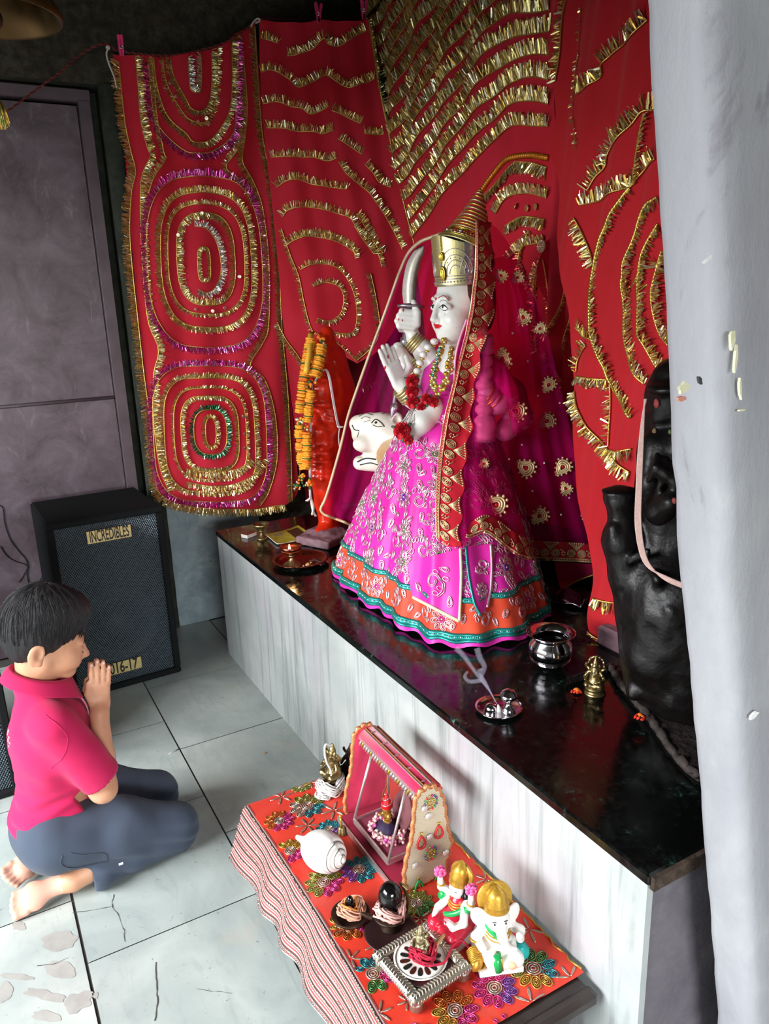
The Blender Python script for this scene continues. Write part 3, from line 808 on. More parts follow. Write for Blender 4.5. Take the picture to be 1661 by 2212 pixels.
# --- cloth C: dense wavy tinsel rows on the back wall
def dC(a, z): return .02 + .006 * math.sin(a * 30 + .6 * math.sin(z * 3)) + .008 * noise.noise(Vector((1, a * 9, z * 4)))
cC = Cloth((1.885, 2.5, 2), (-1, 0, 0), (0, 1, 0), dC)
rootC = thing('wall_chunri', cC.P(1040, 300), 'red cloth with close rows of wavy gold tinsel behind the crowned statue', 'cloth')
leftC = [(800, 42), (818, 130), (842, 250), (866, 380), (888, 470), (908, 560), (925, 700), (935, 900), (950, 1060)]
rightC = [(1225, -215), (1215, 0), (1210, 200), (1218, 420), (1228, 600), (1240, 800), (1252, 1000), (1262, 1110), (1268, 1150)]
cC.fabric('fabric', leftC, rightC, M['red'], rootC, 110, 150)
def xl(y): return np.interp(y, [42, 130, 250, 380, 470, 560, 700, 900], [802, 820, 844, 868, 890, 908, 920, 930])
tC = lambda pts, side, L=.050, kind=GOLD, dens=.8, **k: tinsel(cC, pts, side, L, kind, min(1, dens * 1.2), rootC, w=.0026, layers=3, **k)
for k in range(-8, 6):
    yr = 26 + 49 * k; yl = 509 - 36 * (5 - k)
    x0 = xl(yl); pts = []
    for u, s_ in ((0, 0), (.12, -.004), (.26, .03), (.40, .14), (.52, .28), (.64, .45), (.80, .69), (.92, .90), (1, 1)):
        x = 1198 + (x0 - 1198) * u; y = yr + (yl - yr) * s_ + 5 * math.sin(x * .045 + k); pts.append((x, y))
    if max(p[1] for p in pts) < -30: continue
    tC(pts, -1 if False else 1, .046 if k < 5 else .04)
# braid and lower arcs
tC([(1198, 342), (1150, 336), (1105, 348), (1075, 378), (1048, 418), (1024, 445)], 1, .006, ('braid',) * 3, .9, cord=.009, cordm='braid', name='braid_trim')
tC([(1195, 362), (1160, 352), (1128, 350)], -1, .040); tC([(1128, 350), (1100, 375), (1070, 408), (1042, 440)], -1, .034)
tC([(1195, 428), (1145, 418), (1105, 430), (1080, 462)], 1, .036); tC([(1192, 474), (1140, 468), (1105, 488)], -1, .036); tC([(1190, 525), (1140, 532), (1110, 560)], 1, .03)
tC([(1188, 560), (1165, 600), (1160, 680), (1170, 760)], 0, .025, GOLD, .5); tC([(1150, 500), (1130, 560), (1150, 620)], 0, .02, GOLD, .4)
b = MB(); c0 = cC.P(1197, 532, .03)
for ring, nn, rr in ((0.0, 1, .006), (.010, 8, .0042), (.018, 14, .0042)):
    for i in range(nn):
        a = 2 * PI * i / nn; b.ell(c0 + np.array([0, math.cos(a) * ring, math.sin(a) * ring]), (.005, rr, rr), None, 8, 6)
b.build('beaded_rosette', [M['goldw']], rootC)
for s_ in ((1128, 446), (1150, 450), (1170, 447)): sequins(cC, [s_], .012, rootC, 'gold')

# --- gathered strip between C and D
cE = Cloth((1.845, 2.0, 1.5), (-1, 0, 0), (0, 1, 0), lambda a, z: .03 * math.sin(a * 70 + z * 2) + .012)
rootE = thing('gathered_cloth', cE.P(1210, 700), 'narrow red gathered cloth with gold edges hanging right of the magenta veil', 'cloth')
cE.fabric('fabric', [(1206, 300), (1192, 470), (1174, 600), (1196, 740), (1220, 880), (1236, 1000)], [(1216, 300), (1228, 470), (1240, 600), (1252, 740), (1258, 880), (1262, 1010)], M['red'], rootE, 60, 60)
for c_ in ([(1180, 560), (1184, 660), (1198, 720), (1215, 660), (1222, 580)], [(1215, 800), (1232, 760), (1246, 700), (1252, 640)], [(1232, 880), (1240, 930), (1246, 980)], [(1200, 760), (1214, 840), (1228, 920)]):
    tinsel(cE, c_, 1, .024, GOLD, .7, rootE)

# --- cloth D: right, hangs forward to the platform
def dD(a, z): return .02 + .008 * math.sin(a * 38 + .5 * math.sin(z * 2.2)) + .0025 * math.sin(a * 90 + z) + .006 * noise.noise(Vector((5, a * 9, z * 4)))
cD = Cloth((1.86, 1.6, 2.9), (-2.3, 0, .36), (0, 1, 0), dD)
rootD = thing('wall_chunri', cD.P(1340, 500), 'scarlet cloth with bold gold arcs hanging beside the grey pillar', 'cloth')
leftD = [(1212, -200), (1207, 60), (1200, 110), (1212, 250), (1199, 320), (1214, 420), (1212, 520), (1226, 590), (1240, 700), (1246, 850), (1256, 1000), (1268, 1130), (1290, 1250), (1280, 1330), (1302, 1384)]
rightD = [(1500, -200), (1500, 100), (1500, 400), (1505, 700), (1480, 900), (1430, 1030), (1390, 1180), (1375, 1280), (1372, 1390)]
cD.fabric('fabric', leftD, rightD, M['redD'], rootD, 120, 150)
tD = lambda pts, side, L=.040, kind=GOLD, dens=.75, **k: tinsel(cD, pts, side, L, kind, dens, rootD, w=.0022, **k)
p4 = lambda pts: qz(pts, 1150, 0, 3.6875); p5 = lambda pts: qz(pts, 1150, 560, 3.6875)
tD(p4([(400, 775), (480, 730), (590, 635), (600, 525), (700, 425), (790, 360), (860, 310), (970, 180)]), -1)
tD(p4([(480, 1525), (540, 1425), (620, 1335), (640, 1235), (760, 1095), (850, 995), (920, 905), (1010, 885)]), -1)
tD(p4([(430, 1645), (520, 1625), (600, 1600), (700, 1545), (820, 1505)]), -1, .036)
tD(p4([(930, 920), (890, 1100), (860, 1300), (832, 1500)]), -1, .024, GOLD, .35)
tD(p4([(820, 1510), (740, 1620), (680, 1720), (640, 1830), (590, 1930), (540, 2060), (512, 2212)]) + p5([(508, 200), (520, 420), (530, 620), (570, 750), (610, 860), (640, 980), (720, 1090), (790, 1180), (850, 1270)]), -1, .026, GOLD, .55, cord=.0045)
tD(p4([(1040, 1285), (950, 1340), (870, 1430), (820, 1510)]), 1, .036)
tD(p4([(1055, 1590), (960, 1650), (890, 1760), (850, 1870), (800, 1990), (760, 2100), (750, 2212)]) + p5([(740, 220), (760, 430), (770, 600), (800, 720), (850, 860), (900, 950), (945, 1000)]), -1, .034, cord=.0032)
tD(p4([(1065, 1800), (990, 1900), (930, 2010), (900, 2120), (890, 2212)]) + p5([(882, 150), (900, 400), (910, 600), (950, 690), (1000, 820), (1050, 900)]), -1, .032, cord=.003)
tD(p4([(390, 1750), (420, 1830), (470, 1960), (508, 2110)]), 1, .034)
tD(p4([(1085, 2010), (1045, 2150)]) + p5([(1060, 40), (1012, 250), (1012, 400), (1030, 540), (1060, 620), (1115, 690)]), -1, .034)
tD(p5([(380, 935), (500, 955), (620, 965)]), 1, .03); tD(p5([(370, 1055), (420, 1200), (480, 1310), (560, 1430), (640, 1510), (720, 1600), (830, 1700)]), 1, .034)
tD(p5([(640, 1000), (650, 1180), (650, 1400), (650, 1490)]), 1, .028, GOLD, .4); tD(p5([(645, 1520), (740, 1535), (850, 1515)]), 1, .036)
tD(p5([(380, 550), (440, 620), (530, 645)]), -1, .026); tD(p5([(490, 700), (400, 800), (380, 900)]), 1, .03, GOLD, .4)
tD([(1298, 1290), (1330, 1300), (1372, 1304)], 1, .034); tD([(1290, 1362), (1312, 1380), (1340, 1384)], 1, .008, GOLD, .6)
tD([(1260, 330), (1250, 240), (1255, 120), (1262, 20)], 0, .012, GOLD, .12, cord=.001); tD([(1215, 180), (1225, 120), (1232, 40), (1240, 0)], -1, .03, GOLD, .6)
# lower loop of cloth D resting on the slab
def cloth_strip(name, L, R, m, parent, bulge, n=40, nu=24):
    L = resample(catmull(L, 10), .01); R = resample(catmull(R, 10), .01); G = np.zeros((nu + 1, n + 1, 3))
    for j in range(n + 1):
        a = L[int(j / n * (len(L) - 1))]; c = R[int(j / n * (len(R) - 1))]
        for i in range(nu + 1):
            u = i / nu; G[i, j] = a + (c - a) * u + bulge(u, j / n)
    b = MB(); b.grid(G); return b.build(name, m, parent)

# pink pegs, hook, ropes
def peg(px, py, cl, tilt, open_, label):
    c = cl.P(px, py, .02); r = thing('clothes_peg', c, label, 'clothes peg', 'pink clothes pegs'); m = M.setdefault('peg', mat('pink_plastic', '#f0417f', .35, coat=.3))
    for s_ in (1, -1):
        b = MB(); a = tilt + s_ * open_; up = np.array([math.sin(a), 0, math.cos(a)]); x = np.array([math.cos(a), 0, -math.sin(a)])
        if cl.n[0] < -.5: up = np.array([0, -math.sin(a), math.cos(a)]); x = np.array([0, -math.cos(a), -math.sin(a)])
        R = np.array([x, np.cross(up, x), up]).T
        lo, hi = -.030, .042
        b.prism([(-.0045, lo), (.0045, lo), (.006, 0), (.0055, hi), (.0025, hi + .004), (-.0025, hi + .004), (-.0055, hi), (-.006, 0)], c + x * s_ * .0045, np.array([R[:, 0], R[:, 2], -R[:, 1]]).T, -.006, .006)
        o = b.build('jaw', m, r)
    b = MB(); b.lathe([(.0065, -.003), (.0065, .003), (.004, .003), (.004, -.003), (.0065, -.003)], c - cl.n * -.008, 12, frame(cl.n)); b.build('spring', M['silv'], r)
peg(259, 106, cA, .0, .03, 'pink clothes peg at the top left corner of the medallion cloth, left of all')
peg(690, 40, cB, .05, .20, 'pink clothes peg in the middle of the swagged cloth top')
peg(786, 28, cB, .08, .16, 'pink clothes peg where the swagged cloth meets the wavy-row cloth')
rope = [cA.P(x, y, .01 + .02 * (x < 150)) for x, y in ((-30, 275), (20, 242), (80, 196), (130, 160), (170, 122), (205, 104), (232, 99), (250, 110), (290, 119), (360, 121), (430, 111), (490, 92), (549, 50), (562, 46), (640, 47), (700, 44), (797, 38))]
P = resample(catmull(rope, 10), .004); b = MB()
for ph in (0, PI):
    Q = P + np.array([[0, .0026 * math.cos(i * .9 + ph), .0026 * math.sin(i * .9 + ph)] for i in range(len(P))]); b.mat(0 if ph else 1); b.tube(Q, .0026, 5)
o = b.build('hanging_rope', [mat('maroon_rope', '#5a1f1e', .9), mat('maroon_rope_pale', '#7d3a34', .9)]); tag(o, 'twisted maroon rope running along the far wall holding the red cloths', 'rope')
hk = thing('wall_hook', ony(234, 103, 3.58), 'white hook with loose white cord at the upper corner of the medallion cloth', 'hook')
wm = mat('white_cord', '#d9d4cb', .8)
b = MB(); b.tube([ony(234, 104, 3.61), ony(233, 103, 3.57), ony(232, 103, 3.52)], .005, 8); b.ell(ony(233, 103, 3.52), .009); b.build('hook_pin', wm, hk)
b = MB(); b.tube(catmull([ony(x, y, 3.515) for x, y in ((233, 105), (230, 118), (236, 140), (246, 165), (252, 190))], 8), .0035, 6); b.build('loose_cord', wm, hk)
hk2 = thing('wall_hook', ony(553, 48, 3.58), 'small knotted grey hook between the medallion cloth and the swagged cloth', 'hook')
b = MB(); b.tube([ony(556, 46, 3.61), ony(553, 47, 3.52)], .004, 8); b.build('hook_pin', wm, hk2)
b = MB(); b.tube(catmull([ony(x, y, 3.50) for x, y in ((542, 57), (548, 47), (556, 40), (562, 44), (552, 50))], 8), .004, 6); b.build('knot', wm, hk2)
# ------------------------------------------------------------------ loudspeakers
M['carpet'] = mat('black_speaker_carpet', '#17191a', .95, var=.3, vs=400, bump=.3, bs=600, bd=.001, spec=.15)
M['grille'] = mat('grey_grille_steel', '#8c9ba3', .36, .8, var=.2, vs=80)
M['baffle'] = mat('baffle_black', '#0b0d0e', .8); M['cone'] = mat('woofer_paper', '#16191a', .6); M['plate'] = mat('brass_plate', '#cdb87c', .4, .35, var=.15, vs=60)
M['ink'] = mat('black_lettering', '#0d0b08', .5)
def speaker(fl, fr, depth, h, label, plates=True):
    fl, fr = V3((*fl, 0)), V3((*fr, 0)); x = fr - fl; w = np.linalg.norm(x); x /= w; y = np.array([-x[1], x[0], 0]); z = np.array([0, 0, 1.])
    R = np.array([x, y, z]).T; t = thing('loudspeaker', fl + x * w / 2 + y * depth / 2, label, 'speaker')
    q = lambda a, b_, c: fl + x * a + y * b_ + z * c
    b = MB(); rim = .026
    b.bevbox(q(w / 2, depth / 2 + .015, h / 2), (w, depth - .03, h), .010, R)
    for (a, c, dx, dz) in ((w / 2, rim / 2, w, rim), (w / 2, h - rim / 2, w, rim), (rim / 2, h / 2, rim, h - 2 * rim), (w - rim / 2, h / 2, rim, h - 2 * rim)):
        b.bevbox(q(a, .016, c), (dx, .036, dz), .006, R)
    b.build('cabinet', M['carpet'], t)
    b = MB(); b.bbox((0, 0, 0), (0, 0, 0)); b = MB(); b.box(q(w / 2, .0295, h / 2), (w - 2 * rim, .002, h - 2 * rim), R); b.build('baffle', M['baffle'], t)
    ww, wh = w - 2 * rim, h - 2 * rim
    b = MB(); prof = [(.165, 0), (.160, .007), (.150, .008), (.140, .002), (.06, -.002), (.05, .006), (.0, .010)]
    Rw = np.array([x, z, -y]).T; b.lathe(prof, q(w / 2, .029, h * .36), 48, Rw, sx=1, sy=1); b.build('woofer', M['cone'], t)
    b = MB(); b.smooth = False; o_ = q(rim, .014, rim)
    def clip(a0, dirx):
        # diagonal wire through (a0,0) with slope 1.25
        s_ = 1.6; pts = []
        for zc in (0, wh):
            pts.append((a0 + dirx * zc / s_, zc))
        (x0, z0), (x1, z1) = pts
        if abs(x1 - x0) < 1e-9: return None
        tt = sorted([(0 - x0) / (x1 - x0), (ww - x0) / (x1 - x0)]); lo, hi = max(0, tt[0]), min(1, tt[1])
        if hi <= lo: return None
        return (x0 + (x1 - x0) * lo, z0 + (z1 - z0) * lo), (x0 + (x1 - x0) * hi, z0 + (z1 - z0) * hi)
    st_ = .0088
    for dx in (1, -1):
        a = -wh / 1.6 - .02
        while a < ww + wh / 1.6 + .02:
            c = clip(a, dx)
            if c:
                p, e = [o_ + x * k[0] + z * k[1] + y * (.0012 if dx > 0 else 0) for k in c]
                if np.linalg.norm(e - p) > .004:
                    d = (e - p) / np.linalg.norm(e - p); n1 = np.cross(d, y) * .0014
                    b.add([p - n1, p + n1, e + n1, e - n1, p - y * .0016, e - y * .0016], [(0, 4, 5, 3), (4, 1, 2, 5)], False)
            a += st_
    b.build('grille', M['grille'], t)
    b = MB(); b.bevbox(q(w / 2, .012, rim * .5), (w * .3, .002, .004), .0008, R)
    if plates:
        n = -y
        for txt, cpx, wpx, hm in (('INCREDIBLES', (236, 1154), 1, .052), ('2016-17', (262, 1441), 0, .052)):
            c = onpl(cpx[0], cpx[1], fl + y * .006, n); L = .172 if wpx else .168
            ang = 0
            pb = MB(); pb.bevbox(c, (L, .005, hm), .0012, R); po = pb.build('name_plate', M['plate'], t); po['label'] = 'pale brass plate with black lettering'
            Rt = np.array([x, z, n]).T
            text_mesh('lettering', txt, .066 if wpx else .068, Rt, c - y * .0028, M['ink'], po, .0004, .40 if wpx else .60)
    fb = MB()
    for a in (.05, w - .05):
        for d in (.06, depth - .06): fb.bbox((0, 0, 0), (0, 0, 0)) if False else fb.lathe([(0, 0), (.015, 0), (.017, .008), (0, .008)], q(a, d, -.0005), 12)
    fb.build('foot', M['baffle'], t)
    return t
_a, _b = onz(95, 1129, .757), onz(389, 1451, 0.0)
speaker((_a[0], 3.088), (_b[0] + .006, 3.106), .44, .757, 'black loudspeaker with two brass plates standing before the steel door')
sp2 = speaker((-.56, 2.52), (-.028, 2.53), .45, .95, 'black loudspeaker behind the kneeling boy, cut by the left edge', False)
def cable(pts, Y, label, r=.0022):
    P = catmull([ony(x, y, Y) if Y > 1 else onx(x, y, Y) for x, y in pts], 8); b = MB(); b.tube(P, r, 6); o = b.build('cable', mat('black_cable', '#121010', .6)); tag(o, label, 'cable')
cable([(-6, 1090), (6, 1098), (10, 1130), (22, 1165), (40, 1190), (54, 1206), (60, 1222), (58, 1240), (62, 1262)], 3.671, 'thin black cable drooping against the door left of the plated loudspeaker')
cable([(0, 1180), (14, 1200), (32, 1212), (58, 1222), (52, 1240), (40, 1258)], 3.671, 'second thin black cable crossing toward the plated loudspeaker')
cable([(88, 1220), (92, 1240), (84, 1256), (78, 1262), (92, 1266), (100, 1262)], 3.671, 'short looped wire tail hanging close beside the plated loudspeaker, lowest of the three', .0016)

# ------------------------------------------------------------------ kneeling boy
def m_skin(name, c, c2, rough=.5):
    t = NT(name); v = t.coord(); n = t.noise(v, 14, 4); t.col(t.ramp(n, [(.3, lin(c)), (.7, lin(c2))]))
    t.b.inputs['Roughness'].default_value = rough; t.b.inputs['Subsurface Weight'].default_value = .25
    t.b.inputs['Subsurface Radius'].default_value = (.012, .004, .002); t.b.inputs['Subsurface Scale'].default_value = .5; return t.m
M['skin'] = m_skin('boy_skin', '#c08a6a', '#cf9c7c'); M['sole'] = m_skin('boy_sole', '#d49a84', '#dcaa95'); M['lip'] = m_skin('boy_lip', '#b06a60', '#b87468')
boy = thing('person', (.1, 2.06, 0), 'boy in a magenta polo shirt and slate track pants kneeling with palms pressed together', 'person')
def rotm(yaw, pitch, roll=0):
    f = np.array([math.cos(yaw) * math.cos(pitch), math.sin(yaw) * math.cos(pitch), -math.sin(pitch)])
    l = np.array([-math.sin(yaw), math.cos(yaw), 0.]); u = np.cross(f, l)
    if roll: l, u = l * math.cos(roll) + u * math.sin(roll), u * math.cos(roll) - l * math.sin(roll)
    return np.array([f, l, u]).T
HC = np.array([.108, 2.065, .745]); HR = rotm(math.radians(4), math.radians(18)); hp = lambda f, l, u: HC + HR @ np.array([f, l, u])
S = SDF((-.16, 1.84, -.01), (.47, 2.32, .88), .0034)
S.ell(hp(-.012, 0, .014), (.094, .074, .090), HR).ell(hp(.028, 0, -.045), (.064, .057, .074), HR, .02)
S.ell(hp(.068, 0, -.118), (.022, .028, .017), HR, .022).cone(hp(.0, .035, -.090), hp(.06, .012, -.118), .022, .016, .02).cone(hp(.0, -.035, -.090), hp(.06, -.012, -.118), .022, .016, .02)
S.ell(hp(.078, 0, -.026), (.016, .048, .014), HR, .015)
for s_ in (1, -1):
    S.ell(hp(.058, s_ * .034, -.074), (.032, .026, .032), HR, .02)
    S.ell(hp(.100, s_ * .030, -.046), (.014, .017, .011), HR, .012, 'sub'); S.ell(hp(.076, s_ * .030, -.048), (.015, .017, .0125), HR, .004)
    S.ell(hp(.093, s_ * .009, -.080), (.010, .0075, .008), HR, .006)
    S.ell(hp(-.034, s_ * .074, -.054), (.021, .007, .032), HR @ rotm(0, math.radians(8)), .006); S.ell(hp(-.028, s_ * .083, -.050), (.011, .009, .018), HR, .004, 'sub')
    S.ell(hp(-.022, s_ * .075, -.076), (.008, .006, .009), HR, .006)
S.cone(hp(.088, 0, -.038), hp(.107, 0, -.071), .008, .0105, .010); S.ell(hp(.108, 0, -.073), (.010, .010, .008), HR, .006)
S.ell(hp(.090, 0, -.094), (.011, .020, .0055), HR, .006); S.ell(hp(.087, 0, -.104), (.011, .017, .006), HR, .005)
S.cone(hp(-.03, 0, -.06), (.055, 2.065, .575), .044, .052, .02)
# torso, arms, legs under the clothes
S.cone((.055, 2.065, .17), (.072, 2.065, .44), .080, .085, .03).cone((.07, 1.975, .515), (.07, 2.155, .515), .040, .040, .03)
EL = {1: (.168, 2.185, .300), -1: (.168, 1.942, .300)}; WR = {1: (.197, 2.085, .478), -1: (.197, 2.037, .474)}
for s_ in (1, -1):
    sh = (.075, 2.065 + s_ * .112, .512); S.path([sh, EL[s_]], [.042, .036], .015); S.path([EL[s_], tuple(.6 * np.array(EL[s_]) + .4 * np.array(WR[s_])), WR[s_]], [.036, .034, .0235], .014)
# hands pressed together
tl = math.radians(7); wv = np.array([math.sin(tl), 0, math.cos(tl)]); hv = np.array([math.cos(tl), 0, -math.sin(tl)])
for s_ in (1, -1):
    y0 = 2.061 + s_ * .0125; k0 = np.array([.212, y0, .556])
    RB = np.array([hv, [0, 1, 0], wv]).T
    S.rbox(k0 - wv * .036, (.026, .0105, .040), .010, RB, .012); S.cone(WR[s_], k0 - wv * .06, .023, .018, .014)
    for off, L, r in ((-.0215, .064, .0074), (-.0072, .072, .0077), (.0072, .066, .0074), (.0210, .050, .0066)):
        a = k0 + hv * off - wv * .004; b_ = a + wv * L * .5 + hv * off * .05; e = a + wv * L * (1 if s_ < 0 else .9) + hv * off * .10 + np.array([0, -s_ * .002, 0])
        S.path([a, b_, e], [r + .0006, r, r * .84], .0022)
    S.path([k0 - hv * .022 - wv * .055, k0 - hv * .034 - wv * .026, k0 - hv * .032 + wv * .004], [.0105, .0088, .0072], .006)
for s_ in (1, -1):
    y1 = 1.985 if s_ < 0 else 2.165; d1 = 0 if s_ < 0 else -.012
    S.path([(.04, y1, .160), (.20 + d1, y1, .138), (.335 + d1, y1, .082), (.22, y1 - .012, .06), (.10, y1 - .014, .055)], [.06, .052, .042, .036, .036], .02)
def foot(heel, ball, wid, nrm, sc=1.0, flip=1):
    heel, ball, wid, nrm = V3(heel), V3(ball), V3(wid), V3(nrm); wid /= np.linalg.norm(wid); nrm /= np.linalg.norm(nrm); ax = ball - heel; L = np.linalg.norm(ax); ax /= L
    wid = wid - ax * np.dot(wid, ax); wid /= np.linalg.norm(wid); nrm = np.cross(ax, wid) * np.sign(np.dot(np.cross(ax, wid), nrm)); R = np.array([ax, wid, nrm]).T
    S.ell(heel, (.032, .027, .026), R, .015); S.ell(heel + ax * L * .5 + wid * .004 - nrm * .004, (.06, .026, .020), R, .02); S.ell(ball, (.032, .038, .019), R, .02)
    for k, (o, l, r) in enumerate(((-.030, .026, .0115), (-.013, .031, .0085), (.001, .029, .008), (.014, .026, .0075), (.026, .021, .007))):
        p = ball + ax * .024 + wid * o * flip; S.path([p, p + ax * l * .6 - nrm * .002, p + ax * l - nrm * .0005], [r * .9, r * .85, r], .0022)
foot((.055, 1.952, .046), (-.042, 1.952, .040), (.15, .62, .70), (0, -.75, .66)); S.cone((.10, 1.968, .05), (.06, 1.955, .044), .036, .029, .015)
foot((.03, 2.135, .055), (-.052, 2.085, .043), (.0, .7, .70), (0, -.72, .7), 1, -1); S.cone((.10, 2.14, .05), (.04, 2.137, .05), .036, .029, .015)
def skin_col(Cn):
    q = (Cn - HC) @ HR; mi = np.zeros(len(Cn), np.int32)
    lip = (np.abs(q[:, 2] + .099) < .009) & (q[:, 0] > .086) & (q[:, 0] < .106) & (np.abs(q[:, 1]) < .020); mi[lip] = 1
    mi[(Cn[:, 2] < .1) & (Cn[:, 0] < .03)] = 2; return mi
body = S.build('body', [M['skin'], M['lip'], M['sole']], boy, 2, skin_col)
bodyB = bvh_of([body])
def on_head(f, l, u, d=(1, 0, 0), out=.0008):
    """point on the skin reached from outside along -d (head axes)"""
    dd = HR @ V3(d); dd /= np.linalg.norm(dd); o = hp(f, l, u) + dd * .08; h = bodyB.ray_cast(Vector(o), Vector(-dd), .2)
    return (np.array(h[0]) + dd * out) if h[0] is not None else hp(f, l, u)
b = MB()
for s_ in (1, -1):
    P = catmull([on_head(.09, s_ * (.012 + .034 * k), -.022 + .006 * math.sin(PI * k) - .006 * k, (.85, s_ * (.15 + .5 * k), 0)) for k in np.linspace(0, 1, 6)], 5); b.tube(P, np.array([.0018, .0032, .0030, .0022, .0010]), 6)
ebm = mat('boy_brow_hair', '#231a15', .7); b.build('eyebrow', ebm, boy)
b = MB()
for s_ in (1, -1):
    P = catmull([on_head(.09, s_ * (.015 + .031 * k), -.051 - .0045 * math.sin(PI * k), (.9, s_ * (.1 + .45 * k), 0)) for k in np.linspace(0, 1, 6)], 5); b.tube(P, np.array([.0007, .0013, .0015, .0013, .0006]), 5)
    for k in np.linspace(.2, 1, 7):
        p = on_head(.09, s_ * (.015 + .031 * k), -.051 - .0045 * math.sin(PI * k), (.9, s_ * (.1 + .45 * k), 0)); b.tube([p, p + HR @ np.array([.005, s_ * .0025, -.0045])], np.array([.0007, .0002]), 4)
b.build('eyelash', ebm, boy)
# fingernails
b = MB()
for off, L, r in ((-.0215, .064, .0074), (-.0072, .072, .0077), (.0072, .066, .0074), (.0210, .050, .0066)):
    k0 = np.array([.212, 2.0485, .556]); e = k0 + hv * off * 1.10 + wv * (L - .006) + np.array([0, -r * .80 + .001, 0])
    b.ell(e, (r * .55, .0012, .0048), np.array([hv, [0, 1, 0], wv]).T, 10, 6)
b.build('fingernail', mat('nail', '#e0b3a2', .3), boy)

# hair
def m_hair():
    t = NT('boy_black_hair'); n = t.noise(t.coord((40, 40, 9)), 12, 4, .7); t.col(t.ramp(n, [(.35, lin('#080709')), (.7, lin('#18171b'))]))
    t.b.inputs['Roughness'].default_value = .5; t.bump(t.noise(t.coord((70, 70, 14)), 8, 3, .7), .8, .004); return t.m
M['hair'] = m_hair()
Hs = SDF(HC - .17, HC + .17, .0034)
Hs.ell(hp(-.020, 0, .020), (.103, .085, .100), HR).ell(hp(.030, 0, .052), (.068, .066, .050), HR, .03).ell(hp(-.05, 0, -.03), (.055, .066, .072), HR, .03)
Hs.ell(hp(.102, 0, -.084), (.074, .13, .076), HR @ rotm(0, math.radians(-14)), .006, 'sub')
for s_ in (1, -1): Hs.ell(hp(-.032, s_ * .090, -.062), (.030, .030, .038), HR, .006, 'sub'); Hs.ell(hp(.022, s_ * .09, -.098), (.050, .05, .048), HR, .006, 'sub')
Hs.half(hp(-.06, 0, -.088), HR @ V3((.35, 0, -1)))
def hdisp(V):
    q = (V - HC) @ HR; a = np.arctan2(q[:, 1], q[:, 0] + .02); out = V - HC; out /= np.linalg.norm(out, axis=1)[:, None]
    s_ = np.array([noise.noise(Vector((ai * 9, z * 14 + x * 5, 3))) * .7 + noise.noise(Vector((ai * 26, z * 22, 1))) * .5 for ai, z, x in zip(a, q[:, 2], q[:, 0])]); return out * (s_ * .0032)[:, None]
hair = Hs.build('hair', M['hair'], boy, 1, None, hdisp)
hairB = bvh_of([hair])
b = MB(); b.smooth = True
crown = (-.045, .0, .10)
for i in range(520):
    # thin strands combed from the crown outwards over the cap
    a = rng.uniform(-PI, PI); r0 = rng.uniform(.05, .9); L = rng.uniform(.035, .06); pts = []
    for k in range(5):
        rr = r0 + (L / .14) * k / 4 * 1.5; th = min(1.9, rr * 1.5)
        d = HR @ np.array([math.sin(th) * math.cos(a) - .25 * math.cos(th), math.sin(th) * math.sin(a), math.cos(th)]); o = hp(-.015, 0, 0) + d * .2
        h = hairB.ray_cast(Vector(o), Vector(-d), .3)
        if h[0] is None or (np.array(h[0]) - HC) @ HR[:, 0] > .1: break
        if np.dot(np.array(h[1]), d) < .25: break
        pts.append(np.array(h[0]) + d * .0008)
    if len(pts) >= 3: b.tube(pts, np.array([.0004, .0012, .0010, .0003]), 3)
for i in range(60):
    l = rng.uniform(-.06, .06); p = on_head(.1, l, .012 + .01 * rng.random(), (1, l * 8, .4), .004); e = on_head(.1, l * 1.05, -.004 - rng.uniform(0, .012), (1, l * 8, 0), .0025); b.tube([p, (p + e) / 2 + HR @ np.array([.002, 0, 0]), e], np.array([.0016, .0014, .0003]), 4)
b.build('hair_strand', M['hair'], hair)

# polo shirt
def m_fabric(name, c, c2, sc=700, rough=.9):
    t = NT(name); v = t.coord(); n = t.noise(v, 4, 3); w = t.noise(v, sc, 2); a = t.ramp(n, [(.3, lin(c)), (.7, lin(c2))]); t.col(t.mix(t.ramp(w, [(.35, (0, 0, 0)), (.7, (.3, .3, .3))]), a, tuple(x * .7 for x in lin(c))))
    t.b.inputs['Roughness'].default_value = rough; t.b.inputs['Sheen Weight'].default_value = .08; t.b.inputs['Specular IOR Level'].default_value = .2; t.bump(w, .25, .001); return t.m
M['polo'] = m_fabric('magenta_pique', '#b81e50', '#c4285a'); M['pants'] = m_fabric('slate_fleece', '#3d4654', '#4a5362', 900)
T = SDF((-.12, 1.84, .06), (.30, 2.30, .66), .0038)
T.cone((.066, 2.065, .16), (.070, 2.065, .30), .118, .106, .03).ell((.068, 2.065, .42), (.108, .132, .15), None, .03).cone((.064, 1.985, .525), (.064, 2.145, .525), .048, .048, .03).cone((.060, 2.065, .54), (.054, 2.065, .60), .062, .056, .03)
T.ell((.02, 2.065, .19), (.09, .13, .10), None, .03)
for s_ in (1, -1):
    e = np.array([.162, 2.065 + s_ * .122, .345]); sh = np.array([.078, 2.065 + s_ * .108, .510]); T.cone(sh, e, .060, .056, .025)
    ax = (e - sh) / np.linalg.norm(e - sh); 
    T.cone(e + ax * .010, e + ax * .10, .050, .06, .004, 'sub'); T.rbox(e + ax * .075, (.09, .09, .055), .01, frame(ax), .004, 'sub')
T.half((0, 0, .118), (.40, 0, -.92))
T.cone((.056, 2.065, .60), (.05, 2.065, .68), .050, .062, .004, 'sub')
